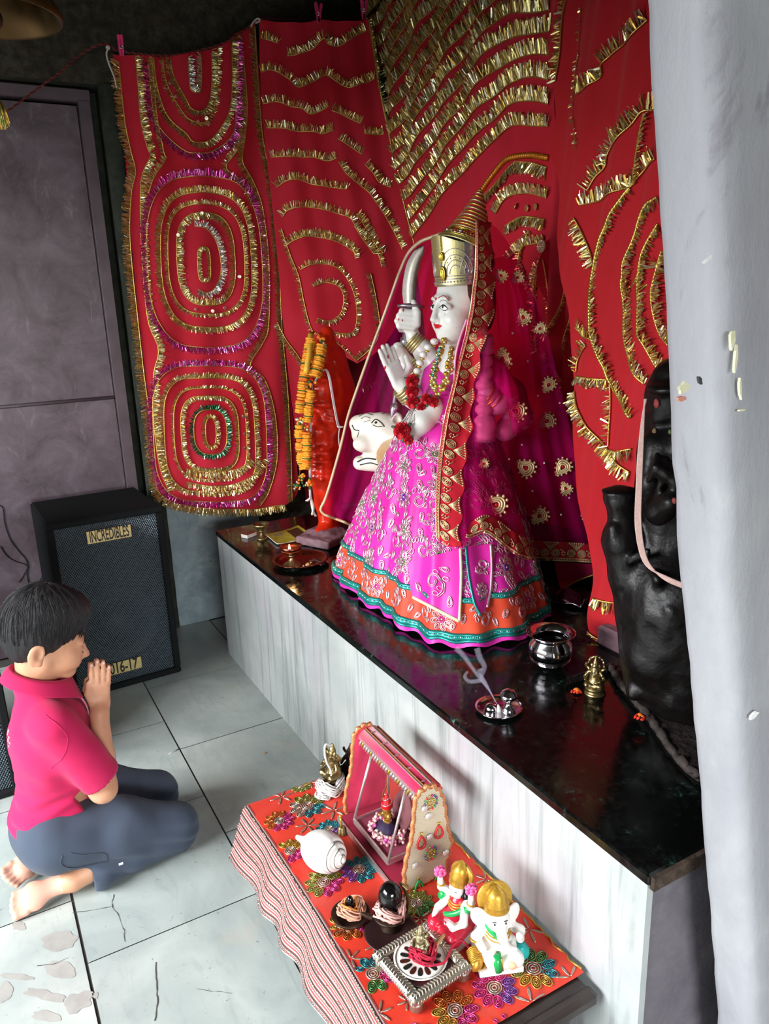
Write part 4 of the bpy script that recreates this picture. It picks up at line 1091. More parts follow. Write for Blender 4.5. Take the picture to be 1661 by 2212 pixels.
def folds(V):
    # creases gathered round the waist and the sleeve
    out = np.stack([V[:, 0] - .066, V[:, 1] - 2.065, np.zeros(len(V))], 1); out /= np.maximum(np.linalg.norm(out, axis=1), 1e-6)[:, None]
    z = V[:, 2]; a = np.arctan2(out[:, 1], out[:, 0])
    w = np.exp(-((z - .21) / .09) ** 2); s_ = np.sin(z * 150 + 2.2 * np.sin(a * 2 + .5) + 3 * vnoise(V, (8, 8, 8)))
    n = vnoise(V, (16, 16, 22), 4.0); return out * (w * s_ * .0042 + n * .0045)[:, None]
shirt = T.build('polo_shirt', M['polo'], boy, 2, None, folds)
shirtB = bvh_of([shirt])
# collar, sleeve hem and seams
cc = np.array([.068, 2.065, .594]); G = []
for i in range(48):
    a = 2 * PI * i / 48; open_ = .0 if math.cos(a) < .93 else .0
    row = []
    for k, (rr, dz) in enumerate(((.056, .022), (.061, .030), (.068, .024), (.078, -.004), (.080, -.008))):
        x = cc[0] + rr * 1.12 * math.cos(a) + .006 * (k > 2) * math.cos(a); y = cc[1] + rr * 1.0 * math.sin(a); z = cc[2] + dz - .42 * (x - cc[0]) - (.024 if k > 2 else 0) * max(0, math.cos(a)) ** 6
        row.append((x, y, z))
    G.append(row)
b = MB(); b.grid(G, True); 
o = b.build('collar', M['polo'], shirt); md = o.modifiers.new('solid', 'SOLIDIFY'); md.thickness = .004; md.offset = 0
b = MB(); b.tube(catmull([(.15, 2.05, .555), (.158, 2.048, .53), (.168, 2.05, .50), (.172, 2.055, .46)], 6), .006, 6, flat=.4); b.build('placket', mat('pink_placket', '#d98aa0', .8), shirt)
def shirt_line(pts3, d, name, r=.0012, m='polo', out=.0006):
    Q = []
    for p in catmull(pts3, 8):
        h = shirtB.ray_cast(Vector(p) + Vector(d) * .15, Vector(d) * -1, .4)
        if h[0] is not None: Q.append(np.array(h[0]) + V3(d) * out)
    if len(Q) > 2: b = MB(); b.tube(np.array(Q), r, 5); return b.build(name, M[m], shirt)
nv = (0, -1, 0)
shirt_line([(.06, 1.9, .565), (.085, 1.9, .54), (.10, 1.9, .50), (.08, 1.9, .45), (.05, 1.9, .41)], nv, 'armhole_seam'); shirt_line([(-.02, 1.9, .145), (.04, 1.9, .165), (.10, 1.9, .19), (.16, 1.9, .215)], nv, 'hem_stitch')
M['whitep'] = mat('white_print', '#ece8ee', .7)
b = MB()
for i in range(9):
    p = onr(12 + i * .9 + rng.uniform(-2, 2), 1545 + i * 8.5, 2.12); d = ray(13, 1570); 
    h = shirtB.ray_cast(Vector(CAM), Vector(ray(13.5 + i * .75 + (i % 2) * 2.5, 1560 + i * 6.5)), 5)
    if h[0] is not None:
        R = frame(h[1]); b.box(np.array(h[0]) + np.array(h[1]) * .0006, (.007 if i % 2 else .004, .004 if i % 3 else .009, .001), R)
if b.v: b.build('back_print', M['whitep'], shirt)

def px_curve(pts, closed=False, step=3.0): return resample(catmull(pts, 10, closed)[:, :2], step, closed)
# track pants
Q = SDF((-.15, 1.82, -.01), (.47, 2.33, .33), .0038)
Q.ell((.035, 2.065, .165), (.112, .140, .105), None, .03)
for s_ in (1, -1):
    y1 = 1.985 if s_ < 0 else 2.155; y2 = 1.982 if s_ < 0 else 2.172; dx = 0 if s_ < 0 else -.012
    Q.path([(.04, y1, .165), (.20 + dx, y2 - .002, .140), (.350 + dx, y2, .082)], [.092, .080, .064], .03); Q.ell((.352 + dx, y2, .075), (.062, .058, .070), None, .02)
    Q.path([(.345 + dx, y2, .060), (.22 + dx, y2 - .012, .062), (.125, y1 - .018, .058)], [.058, .058, .056], .02)
    if s_ < 0: Q.path([(.145, y1 - .03, .05), (.128, y1 - .042, .046)], [.050, .048], .015)
e = np.array([.105, 1.95, .05]); Q.cone((.112, 1.955, .05), (.04, 1.945, .05), .044, .05, .004, 'sub'); Q.rbox((.035, 1.93, .04), (.07, .06, .044), .008, None, .004, 'sub')
Q.half((0, 0, .003), (0, 0, -1))
def pfold(V):
    n = vnoise(V, (14, 14, 14), 9.0); w = np.exp(-((V[:, 2] - .075) / .04) ** 2) * (V[:, 0] > .05)
    s_ = np.sin(V[:, 0] * 60 + V[:, 2] * 160 + 4 * vnoise(V, (7, 7, 7), 2.0)); d = np.zeros_like(V); d[:, 1] = -(n * .0055 + w * s_ * .0045) * (V[:, 2] > .02); d[:, 2] = n * .003 * (V[:, 2] > .03); return d
pants = Q.build('track_pants', M['pants'], boy, 2, None, pfold)
pantsB = bvh_of([pants])
def pants_px(px, py, out=.001):
    h = pantsB.ray_cast(Vector(CAM), Vector(ray(px, py)), 5); return (np.array(h[0]) + np.array(h[1]) * out, np.array(h[1])) if h[0] is not None else (None, None)
def pline(pts, name, r, m):
    P = [p for p in (pants_px(x, y)[0] for x, y in px_curve(pts, False, 4)) if p is not None]
    if len(P) > 2: b = MB(); b.tube(np.array(P), r, 5); return b.build(name, m, pants)
pline([(135, 1848), (131, 1862), (140, 1872), (165, 1874), (195, 1868), (230, 1862)], 'pocket_seam', .0014, M['pants']); pline([(150, 1842), (180, 1846), (226, 1843), (230, 1862)], 'pocket_seam', .0014, M['pants'])
p, n = pants_px(261, 1866)
if p is not None: b = MB(); b.box(p, (.012, .006, .001), frame(n, (1, 0, 0))); b.build('size_tag', M['whitep'], pants)
# ------------------------------------------------------------------ marble goddess
GA = math.hypot(1.38, 2.03)
def S(px, py, dd=0.0): return onr(px, py, GA + dd)
god = thing('goddess_statue', (1.36, 2.02, HP), 'white marble goddess in hot pink embroidered skirt, magenta veil and tall pointed crown', 'statue')
def m_stone():
    t = NT('painted_white_marble'); v = t.coord(); n = t.noise(v, 16, 5); s_ = t.noise(v, 90, 3)
    c = t.ramp(n, [(.3, lin('#d8d6d0')), (.7, lin('#ecebe6'))]); f = t.ramp(s_, [(.70, (0, 0, 0)), (.78, (.6, .6, .6))]); t.col(t.mix(f, c, lin('#9a958e')))
    t.b.inputs['Roughness'].default_value = .32; t.b.inputs['Subsurface Weight'].default_value = .15; t.b.inputs['Subsurface Radius'].default_value = (.01, .01, .01); t.b.inputs['Subsurface Scale'].default_value = .4; return t.m
M['stone'] = m_stone(); M['redp'] = mat('red_paint', '#c4101c', .35); M['blackp'] = mat('black_paint', '#15100f', .4); M['brownh'] = mat('brown_painted_hair', '#4a2f27', .45, var=.4, vs=120, stretch=(.3, .3, 4))
M['brassy'] = metal('pale_brass', '#d6ca92', .42); M['gold_l'] = metal('leaf_gold', '#d9b84a', .3); M['silver'] = metal('aged_silver', '#b9b2bb', .3); M['tan'] = mat('tan_paint', '#b89468', .5); M['white_e'] = mat('eye_white', '#f4f2ee', .25)
GH = S(997, 656, 0); GR = rotm(math.radians(180), math.radians(3)); gp = lambda f, l, u: GH + GR @ np.array([f, l, u])
G_ = SDF((1.02, 1.72, .98), (1.72, 2.42, 1.80), .0036)
G_.ell(gp(-.012, 0, .022), (.092, .075, .095), GR).ell(gp(.026, 0, -.040), (.068, .062, .078), GR, .02).ell(gp(.064, 0, -.088), (.022, .026, .018), GR, .025)
for s_ in (1, -1):
    G_.cone(gp(0, s_ * .045, -.07), gp(.055, s_ * .014, -.094), .026, .018, .025); G_.ell(gp(.052, s_ * .036, -.048), (.034, .028, .034), GR, .02)
    G_.ell(gp(.098, s_ * .030, -.003), (.014, .019, .011), GR, .010, 'sub'); G_.ell(gp(.074, s_ * .031, -.004), (.016, .021, .0125), GR, .004)
    G_.ell(gp(.095, s_ * .010, -.043), (.010, .008, .008), GR, .006); G_.ell(gp(-.02, s_ * .078, -.012), (.016, .007, .028), GR, .006)
G_.ell(gp(.080, 0, .022), (.012, .046, .010), GR, .015); G_.cone(gp(.090, 0, .010), gp(.107, 0, -.036), .0075, .0092, .010); G_.ell(gp(.108, 0, -.038), (.009, .0095, .008), GR, .006)
G_.ell(gp(.092, 0, -.0540), (.011, .021, .0052), GR, .005); G_.ell(gp(.089, 0, -.0632), (.011, .018, .006), GR, .005)
G_.path([gp(-.01, 0, -.05), S(992, 750, .005), S(996, 790, .01)], [.046, .042, .06], .02)
G_.cone(S(1000, 800, .01), S(995, 900, .02), .085, .095, .03).cone(S(950, 798, .09), S(1052, 798, -.07), .042, .042, .03)
def chain(pts, rr, k=.012): G_.path([S(*p) for p in pts], rr, k)
chain([(950, 800, .09), (940, 790, .09), (915, 758, .095), (893, 728, .10)], [.042, .038, .034, .025])          # sword arm
chain([(950, 815, .06), (918, 880, .03), (890, 858, .015), (869, 835, .0)], [.042, .036, .033, .026])            # blessing arm
chain([(950, 820, .09), (905, 815, .105), (876, 788, .115), (866, 765, .12)], [.04, .036, .030, .024])            # hand behind
chain([(960, 870, -.02), (935, 885, -.09), (908, 912, -.12), (893, 932, -.125)], [.042, .043, .038, .030])        # arm on the lap
chain([(1050, 800, -.07), (1090, 860, -.09), (1072, 870, -.12), (1050, 850, -.14)], [.045, .042, .036, .028])     # arm with mace
chain([(1052, 805, -.04), (1105, 850, -.02), (1120, 900, -.06), (1090, 930, -.10)], [.045, .044, .042, .034])
def hand(w, k, spread, nrm, lens, r, curl=0, kk=.0025):
    """palm from wrist w to knuckles k; fingers go on along the palm and bend by curl towards nrm"""
    w, k = V3(w), V3(k); ax = k - w; L = np.linalg.norm(ax); ax /= L; sp = V3(spread); sp -= ax * np.dot(sp, ax); sp /= np.linalg.norm(sp); nr = np.cross(ax, sp); nr *= np.sign(np.dot(nr, nrm))
    R = np.array([sp, nr, ax]).T; G_.rbox(w + ax * L * .55, (.029, .0125, L * .5), .011, R, .012)
    for i, (o, l) in enumerate(zip((-.022, -.0075, .0075, .022), lens)):
        p = k + sp * o; d = ax; pts = [p - ax * .006]
        for q in range(3):
            c_, s_ = math.cos(curl), math.sin(curl); ax_, nr_ = d, np.cross(sp, d) * 0 + nr
            d = d * c_ + nr * s_; nr = nr * c_ - ax_ * s_ if q < 3 else nr; pts.append(pts[-1] + d * l / 3 + sp * o * .03)
        nr = np.cross(ax, sp); nr *= np.sign(np.dot(nr, nrm)); G_.path(pts, [r * 1.05, r, r * .95, r * .8], kk)
    return R
fwd, lft = np.array([-1., 0, 0]), np.array([0., -1, 0])
hand(S(868, 836, 0), S(846, 786, -.005), (.72, .10, .38), (-1, -.3, .1), (.062, .070, .066, .052), .0085, .04)
G_.path([S(872, 815, .01), S(884, 792, .02), S(876, 770, .02)], [.013, .011, .009], .006)
# fist on the sword: palm, curled fingers, thumb over the guard
G_.ell(S(886, 700, .10), (.030, .024, .034), None, .012)
for i, (x, y) in enumerate(((872, 672), (866, 682), (862, 693), (866, 704))): G_.path([S(893, y + 4, .075), S(x - 4, y, .07), S(x, y + 8, .10), S(x + 12, y + 10, .12)], [.0105, .010, .009, .008], .003)
G_.path([S(900, 700, .08), S(901, 675, .075), S(893, 652, .085)], [.014, .012, .009], .006)
G_.path([S(866, 768, .12), S(860, 752, .12)], [.024, .02], .01)
for i in range(3): G_.path([S(868 - i * 5, 758 + i * 5, .10), S(858 - i * 4, 748 + i * 6, .09)], [.009, .008], .003)
def god_col(Cn):
    q = (Cn - GH) @ GR; mi = np.zeros(len(Cn), np.int32)
    r_ = np.sqrt(q[:, 1] ** 2)
    mi[(np.abs(q[:, 2] + .0585) < .0078 * np.maximum(0, 1 - (r_ / .021) ** 2) ** .6) & (q[:, 0] > .084) & (r_ < .021)] = 1
    return mi
gbody = G_.build('body', [M['stone'], M['redp']], god, 2, god_col); gB = bvh_of([gbody])
def on_god(f, l, u, d=(1, 0, 0), out=.0007):
    dd = GR @ V3(d); dd /= np.linalg.norm(dd); o = gp(f, l, u) + dd * .08; h = gB.ray_cast(Vector(o), Vector(-dd), .2)
    return (np.array(h[0]) + dd * out) if h[0] is not None else gp(f, l, u)
bk, wh, rd = MB(), MB(), MB()
for s_ in (1, -1):
    fc = lambda k, u: on_god(.09, s_ * (.010 + .044 * k), u, (1, s_ * (.1 + .9 * k), 0))
    up = [fc(k, -.004 + .009 * math.sin(PI * min(1, k * 1.05)) ** .8 - .004 * k) for k in np.linspace(0, 1, 9)]; lo = [fc(k, -.004 - .007 * math.sin(PI * k) - .004 * k) for k in np.linspace(0, 1, 9)]
    for P, r in ((up, .0020), (lo, .0012)): bk.tube(catmull(P, 3), np.array([r * .5, r, r, r * .5]), 5)
    bk.tube(catmull([fc(k, .010 + .010 * math.sin(PI * min(1, k)) - .004 * k) for k in np.linspace(.1, 1.0, 7)], 3), np.array([.0004, .0009, .0004]), 5)
    for k in np.linspace(.0, 1.1, 13): rd.ell(fc(k, .024 + .010 * math.sin(PI * min(1, k * .9)) - .008 * k), .0017, None, 6, 5)
    V = []
    for a_, c_ in zip(up[1:-1], lo[1:-1]): V += [a_ , c_ ]
    G0 = [[fc(k, -.004 + q * (.009 * math.sin(PI * min(1, k * 1.05)) ** .8 if q > 0 else .007 * math.sin(PI * k)) - .004 * k) for q in (-1, -.5, 0, .5, 1)] for k in np.linspace(.03, .97, 11)]
    wh.grid(G0); c0 = fc(.42, -.001); R = frame(np.array(c0) - gp(.06, s_ * .028, -.003)); bk.lathe([(0, .0010), (.0048, .0008), (.0056, .0001)], c0, 12, R)
    for k, u in ((.5, -.020), (.6, -.024), (.56, -.028)): bk.ell(fc(k, u), .0009, None, 5, 4)
wh.build('eye', M['white_e'], god); 
pe = on_god(.1, 0, .022); rd.ell(pe, (.002, .004, .005), None, 10, 8)
for (x, y, rx) in ((838, 771, .005), (832, 794, .005), (871, 670, .004), (861, 690, .003), (869, 692, .003)):
    h = gB.ray_cast(Vector(CAM), Vector(ray(x, y)), 5)
    if h[0] is not None: rd.lathe([(0, .0008), (rx * .8, .0007), (rx, 0)], h[0], 10, frame(h[1]), sx=.7, sy=1.3)
bk.build('painted_eye_line', M['blackp'], god); rd.build('painted_red_mark', M['redp'], god)
# painted hair under the crown
H2 = SDF(GH - .14, GH + .14, .0036); H2.ell(gp(-.022, 0, .022), (.094, .079, .098), GR).ell(gp(-.045, 0, -.04), (.062, .066, .07), GR, .03)
H2.ell(gp(.088, 0, -.025), (.082, .15, .092), GR, .004, 'sub')
for s_ in (1, -1): H2.ell(gp(-.02, s_ * .09, -.03), (.03, .03, .04), GR, .004, 'sub')
H2.half(gp(0, 0, -.09), GR @ V3((0, 0, -1))); H2.build('hair', M['brownh'], god, 1)

# crown
def crown_pt(a, z, r=1.0): 
    rr = (.090 + .006 * z / .12) * r; return gp(-.012 + rr * math.cos(a), rr * .90 * math.sin(a), .056 + z + .012 * math.cos(a) * z / .1)
b = MB(); A = [i * 2 * PI / 64 for i in range(64)]
for k in range(64):
    a0, a1 = A[k], A[(k + 1) % 64]; mid = (a0 + PI / 64 + PI) % (2 * PI) - PI; b.mat(0 if abs(mid) < 1.05 else 1)
    zt = lambda a: .112 + .020 * max(0, math.cos(a)) ** 3
    rows = [0, .006, .012, .02, .05, .08, 1]; pts = []
    for q in rows:
        for a in (a0, a1): z = zt(a) if q == 1 else q; pts.append(crown_pt(a, z, 1.035 if q in (.006,) else 1.0))
    b.add(pts, [(2 * i, 2 * i + 1, 2 * i + 3, 2 * i + 2) for i in range(len(rows) - 1)], True)
b.mat(1); b.lathe([(.088, 0), (.07, .03), (.04, .055), (.0, .065)], gp(-.012, 0, .155), 32, np.array([GR[:, 0], GR[:, 1] * .9, GR[:, 2]]).T)
crown = b.build('crown', [M['brassy'], M['silver']], god)
b = MB(); 
for z in (.003, .018, .026): b.tube([crown_pt(a, z, 1.012) for a in A], .0016, 5, closed=True)
for i in range(56): a = i * 2 * PI / 56; b.ell(crown_pt(a, .011, 1.03), .0024, None, 6, 5)
for c_ in (-1.5, -.75, .75, 1.5, 2.4):
    for rr in (.018, .028, .038, .050): b.tube([crown_pt(c_ + rr / .085 * math.cos(t), .030 + rr * 1.35 * math.sin(t), 1.012) for t in np.linspace(0, PI, 16)], .0014, 5)
    for i in range(9): t = PI * i / 8; b.ell(crown_pt(c_ + .033 / .085 * math.cos(t), .030 + .033 * 1.35 * math.sin(t), 1.012), .0022, None, 6, 4)
b.build('embossing', M['silver'], crown)
b = MB()
for u0, w_, h_ in ((.034, .011, .022), (.078, .008, .013)):
    c = crown_pt(0.30, u0, 1.05); R = frame(GR @ V3((1, .3, 0)), GR @ V3((0, 1, 0)))
    for q in (1, .72, .42): b.lathe([(q * .8, .0), (q, .0025), (q * .86, .005), (q * .7, .004), (0, .004)] if q == 1 else [(q, .004), (q * .8, .008), (q * .5, .006), (0, .006)], c, 20, R @ np.diag([w_, h_, 1.0]))
for i in range(9): b.ell(crown_pt(.30, .094 + i * .0042, 1.04), .0024, None, 6, 5)
b.build('medallion', M['gold_l'], crown)
# tall red gold cap
def cap_pt(t, a, r=1.0):
    c = np.array([-.020, 0, .150]) * (1 - t) + np.array([-.090, 0, .330]) * t; c[2] -= .02 * math.sin(PI * t); e1 = np.array([.083, 0, .052]); q = (1 - t) ** .82 * (1.0) + .004
    return gp(*(c + (e1 * math.cos(a) * q + np.array([0, .094, 0]) * math.sin(a) * q) * r))
b = MB(); G = [[cap_pt(t, 2 * PI * i / 48) for t in np.linspace(0, 1, 30)] for i in range(48)]; b.grid(G, True); cap = b.build('crown_cap', mat('red_velvet', '#b3151f', .9, sheen=.3), god)
b = MB()
for j, t in enumerate((.0, .03, .06, .10, .14, .30, .34, .40, .46, .52, .58, .64, .70, .76, .82, .88, .93, .97)):
    P = np.array([cap_pt(t, 2 * PI * i / 40, 1.02) for i in range(40)]); b.mat(0 if j % 2 else 1); b.tube(P, .0030 if t < .2 or t > .38 else .0022, 5, closed=True)
for j in range(10):
    a0 = 2 * PI * j / 10
    for rr in (.016, .009): b.mat(0); b.tube([cap_pt(.22 + rr * 4.4 * math.sin(t), a0 + rr * 16 * math.cos(t), 1.025) for t in np.linspace(-.6, PI + .6, 14)], .0020, 5)
    b.mat(2); b.ell(cap_pt(.20, a0 + .0, 1.03), .006, None, 8, 6)
for i in range(46): b.mat(0); b.ell(cap_pt(.12, 2 * PI * i / 46, 1.03), .0024, None, 6, 4)
b.build('gold_beading', [M['gold_l'], M['brassy'], M['silv']], cap)

# lion under her knee
L_ = SDF((1.02, 2.02, .92), (1.45, 2.46, 1.28), .0036); ld = .16
L_.ell(S(838, 932, ld), (.062, .066, .060)).path([S(825, 928, ld), S(790, 936, ld + .02)], [.056, .050], .02).path([S(800, 912, ld), S(774, 915, ld + .02)], [.034, .030], .015)
L_.ell(S(768, 916, ld + .02), (.020, .022, .018), None, .01).ell(S(786, 958, ld - .02), (.040, .034, .030), None, .015).ell(S(790, 962, ld + .05), (.036, .03, .028), None, .015).ell(S(793, 982, ld), (.022, .024, .014), None, .01)
L_.path([S(778, 1000, ld + .01), S(826, 1000, ld - .01)], [.026, .034], .012).path([S(845, 960, ld), S(890, 960, ld - .03)], [.075, .085], .03).ell(S(820, 905, ld - .01), (.028, .024, .020), None, .012)
L_.ell(S(858, 904, ld - .03), (.022, .014, .022), None, .008).ell(S(858, 906, ld - .045), (.013, .012, .014), None, .005, 'sub').cone(S(760, 975, ld + .005), S(800, 990, ld), .006, .012, .01, 'sub')
def lion_col(Cn): n_ = np.linalg.norm(Cn - S(862, 985, ld - .05), axis=1); return (n_ < .078).astype(np.int32)
lion = L_.build('lion', [mat('cream_marble', '#e2dccd', .3, var=.06), M['tan']], god, 2, lion_col); lB = bvh_of([lion])
def px_on(bv, x, y, out=.001):
    d = ray(x, y); h = bv.ray_cast(Vector(CAM), Vector(d), 6)
    if h[0] is None: return None, None
    n = np.array(h[1]); n = -n if np.dot(n, d) > 0 else n; return np.array(h[0]) + n * out, n
def px_line(mb, bv, pts, r, out=.001, step=3, n=5):
    P = [p for p in (px_on(bv, x, y, out)[0] for x, y in px_curve(pts, False, step)) if p is not None]
    if len(P) > 2: mb.tube(np.array(P), r, n)
b = MB()
for c_, r in (([(802, 914), (812, 906), (824, 914), (830, 922)], .0018), ([(806, 918), (815, 922), (826, 921)], .0014), ([(761, 918), (766, 928), (776, 930)], .0020), ([(776, 930), (772, 945)], .001), ([(780, 905), (790, 900), (800, 904)], .0010), ([(775, 900), (790, 893), (806, 897)], .0010), ([(785, 912), (800, 908)], .0008), ([(825, 895), (838, 888), (850, 893)], .001), ([(772, 998), (790, 990), (812, 992)], .003), ([(778, 1004), (800, 1000), (816, 1004)], .0024)): px_line(b, lB, c_, r)
for c_ in ((812, 913), ): 
    p, n = px_on(lB, *c_); 
    if p is not None: b.lathe([(0, .001), (.004, .0008), (.005, 0)], p, 10, frame(n))
b.build('painted_line', M['blackp'], lion)

# skirt
hem = [(1.092, 2.399), (1.048, 2.156), (1.045, 1.926), (1.053, 1.747), (1.095, 1.629), (1.182, 1.582), (1.307, 1.572), (1.507, 1.682), (1.60, 1.86), (1.63, 2.05), (1.58, 2.28), (1.42, 2.45), (1.22, 2.48)]
NT_ = 260; HEM = resample(catmull([(x, y, 0) for x, y in hem], 14, True), .01, True)
d_ = np.r_[0, np.cumsum(np.linalg.norm(np.diff(np.vstack([HEM, HEM[:1]]), axis=0), axis=1))]; HLEN = d_[-1]
def hem_at(t):
    s_ = (t % 1) * HLEN; Z = np.vstack([HEM, HEM[:1]]); return np.array([np.interp(s_, d_, Z[:, 0]), np.interp(s_, d_, Z[:, 1])])
SC0, WC0 = np.array([1.345, 2.045]), np.array([1.405, 2.025])
def skirt_pt(t, v, off=0.0):
    h = hem_at(t); c = np.array([1.36, 2.02]); e = (h - c); an = math.atan2(e[1], e[0]); d = np.array([math.cos(an), math.sin(an)])
    lap = SC0 + d * (.152 + .03 * max(0, math.cos(an + .9))); waist = WC0 + d * .098
    if v < .14: k = v / .14; xy = waist + (lap - waist) * math.sin(k * PI / 2); z = 1.185 - .075 * (1 - math.cos(k * PI / 2)) 
    else:
        k = (v - .14) / .86; xy = lap + (h - lap) * (k ** .86); z = 1.110 + (HP + .004 - 1.110) * k
    pl_ = math.sin(t * 2 * PI * 15 + 1.2 * math.sin(t * 19)) * .6 + math.sin(t * 2 * PI * 31 + 2 * v) * .25 + noise.noise(Vector((t * 40, v * 3, 2))) * .5
    q = max(0, v - .08); xy = xy + d * (pl_ * .015 * min(1, q * 1.5) + off) 
    if v > .93: z += .006 * math.sin(t * 2 * PI * 24) * (v - .93) / .07 + .004 * (v - .93) / .07
    return np.array([xy[0], xy[1], max(z, HP + .003)])
M['hot'] = m_fabric('hot_pink_satin', '#d81a9a', '#e832b4', 500, .45); M['orange'] = m_fabric('orange_satin', '#dc3f28', '#ea5a3a', 500, .45); M['teal'] = metal('teal_sequin_trim', '#2f9a92', .35, .6); M['mirror'] = metal('pink_silver_thread', '#f0d3dc', .35, .75)
M['hot'].node_tree.nodes['Principled BSDF'].inputs['Specular IOR Level'].default_value = .4
b = MB(); NV = 120; V = [[skirt_pt(i / NT_, j / NV) for j in range(NV + 1)] for i in range(NT_)]
n0 = 0
for i in range(NT_):
    pass
Vf = np.array(V).reshape(-1, 3); F, mi = [], []
for i in range(NT_):
    i2 = (i + 1) % NT_
    for j in range(NV):
        F.append((i * (NV + 1) + j, i2 * (NV + 1) + j, i2 * (NV + 1) + j + 1, i * (NV + 1) + j + 1)); v = (j + .5) / NV; mi.append(1 if .80 < v < .972 else 0)
skirt = link('skirt', Vf, F, [M['hot'], M['orange']], god, mi, True); skB = bvh_of([skirt])
b = MB()
for v0, r in ((.792, .005), (.803, .005), (.945, .0055), (.958, .0055), (.972, .0045)):
    P = np.array([skirt_pt(i / 300, v0, .003) for i in range(300)]); b.mat(0); b.tube(P, np.array([r * (1 + .25 * (i % 2)) for i in range(300)]), 5, closed=True)
for i in range(420):
    t = i / 420
    for v0 in (.7975, .951): b.mat(1 if i % 3 == 0 else 0); b.ell(skirt_pt(t, v0, .006), (.004, .004, .0035), None, 5, 4)
b.build('teal_trim', [M['teal'], M['silv']], skirt)
# embroidery laid out in the skirt's own surface directions
def surf_map(fn, t0, v0, ang=0, off=.003):
    e = 2e-3; P0 = fn(t0, v0, off); dt = (fn(t0 + e, v0, off) - fn(t0 - e, v0, off)) / (2 * e); dv = (fn(t0, v0 + e, off) - fn(t0, v0 - e, off)) / (2 * e); lt, lv = np.linalg.norm(dt), np.linalg.norm(dv)
    ca, sa = math.cos(ang), math.sin(ang)
    return lambda x, y: fn(t0 + (x * ca - y * sa) / lt, min(.999, max(.01, v0 + (x * sa + y * ca) / lv)), off)
def motif(mb, mp, kind, s_, cen=1):
    tb = lambda pts, r=.0016, closed=False: mb.tube(np.array([mp(x * s_, y * s_) for x, y in pts]), r, 4, closed)
    mb.mat(0)
    if kind == 'flower':
        for k in range(8):
            a = 2 * PI * k / 8; ca, sa = math.cos(a), math.sin(a)
            for sc_ in (1, .55): tb([((.024 + .013 * sc_ * math.cos(q)) * ca - .0085 * sc_ * math.sin(q) * sa, (.024 + .013 * sc_ * math.cos(q)) * sa + .0085 * sc_ * math.sin(q) * ca) for q in np.linspace(0, 2 * PI, 10, endpoint=False)], .0013, True)
        mb.mat(cen); tb([(.0085 * math.cos(q), .0085 * math.sin(q)) for q in np.linspace(0, 2 * PI, 12, endpoint=False)], .0026, True); mb.mat(0); mb.ell(mp(0, 0), .004, None, 8, 5)
    elif kind == 'swirl':
        for o in (0, .0045):
            tb([((.018 - .0021 * q + o) * math.cos(q) + .0, (.018 - .0021 * q + o) * math.sin(q)) for q in np.linspace(-1.2, 5.5, 22)], .0014)
        tb([(.012, -.018), (.0, -.032), (-.020, -.036), (-.036, -.028)], .0014); tb([(.016, -.020), (.003, -.037), (-.020, -.042), (-.040, -.031)], .0014)
        for x, y in ((.018, -.034), (-.012, -.028), (-.030, -.020), (.028, .0)): tb([(x + .006 * math.cos(q) , y + .009 * math.sin(q)) for q in np.linspace(0, 2 * PI, 9, endpoint=False)], .0013, True)
    elif kind == 'leaf':
        for sc_ in (1, .6): tb([(.0075 * sc_ * math.cos(q) * (1 - .35 * math.sin(q)), .016 * sc_ * math.sin(q)) for q in np.linspace(0, 2 * PI, 12, endpoint=False)], .0013, True)
    elif kind == 'vine':
        tb([(.008 * math.sin(q * 1.6), .012 * q) for q in np.linspace(-3, 3, 18)], .0013)
        for q in (-2.4, -1.2, 0, 1.2, 2.4):
            for sx in (-1, 1): tb([(sx * .012 + .006 * math.cos(w), .012 * q + .009 * math.sin(w)) for w in np.linspace(0, 2 * PI, 8, endpoint=False)], .0012, True)
    elif kind == 'leafd':
        tb([(.0, -.012), (.004, -.004), (.0, .010)], .0012); tb([(.006 * math.cos(w), .008 + .005 * math.sin(w)) for w in np.linspace(0, 2 * PI, 8, endpoint=False)], .0012, True)
M['purple'] = mat('purple_bead', '#6a2fa0', .3); M['greenb'] = mat('green_bead', '#6f8a5a', .35); M['pinkb'] = mat('magenta_bead', '#e0218a', .3)
b = MB(); kinds = ['flower', 'swirl', 'leaf', 'vine', 'swirl', 'leaf', 'leaf']
nrow = 9; used = 0
for r_ in range(nrow):
    v0 = .17 + (.76 - .17) * r_ / (nrow - 1); lam = np.linalg.norm(skirt_pt(.01, v0) - skirt_pt(0, v0)) / .01; per = HLEN * (.42 + .58 * v0); n = max(8, int(per / .072))
    for k in range(n):
        t0 = (k + .5 * (r_ % 2)) / n + rng.uniform(-.004, .004); kd = ('flower' if (k + 2 * r_) % 5 == 0 else kinds[1 + (k * 3 + r_) % 6]); motif(b, surf_map(skirt_pt, t0, v0, rng.uniform(-.6, .6)), kd, 1.0 if kd != 'vine' else .75, rng.choice((1, 2, 2)))
        if kd in ('leaf',): motif(b, surf_map(skirt_pt, t0 + .012, v0 + .02, rng.uniform(.6, 1.6)), 'leaf', .9)
n = 36
for k in range(n): 
    kd = ('swirl', 'flower', 'leaf', 'swirl', 'leaf')[k % 5]; motif(b, surf_map(skirt_pt, k / n, .875 + .012 * (k % 2), rng.uniform(-.8, .8)), kd, .92, 3); motif(b, surf_map(skirt_pt, (k + .5) / n, .83 + .08 * (k % 2), rng.uniform(-1, 1)), 'leaf', .8)
b.build('embroidery', [M['mirror'], M['purple'], M['greenb'], M['pinkb']], skirt)
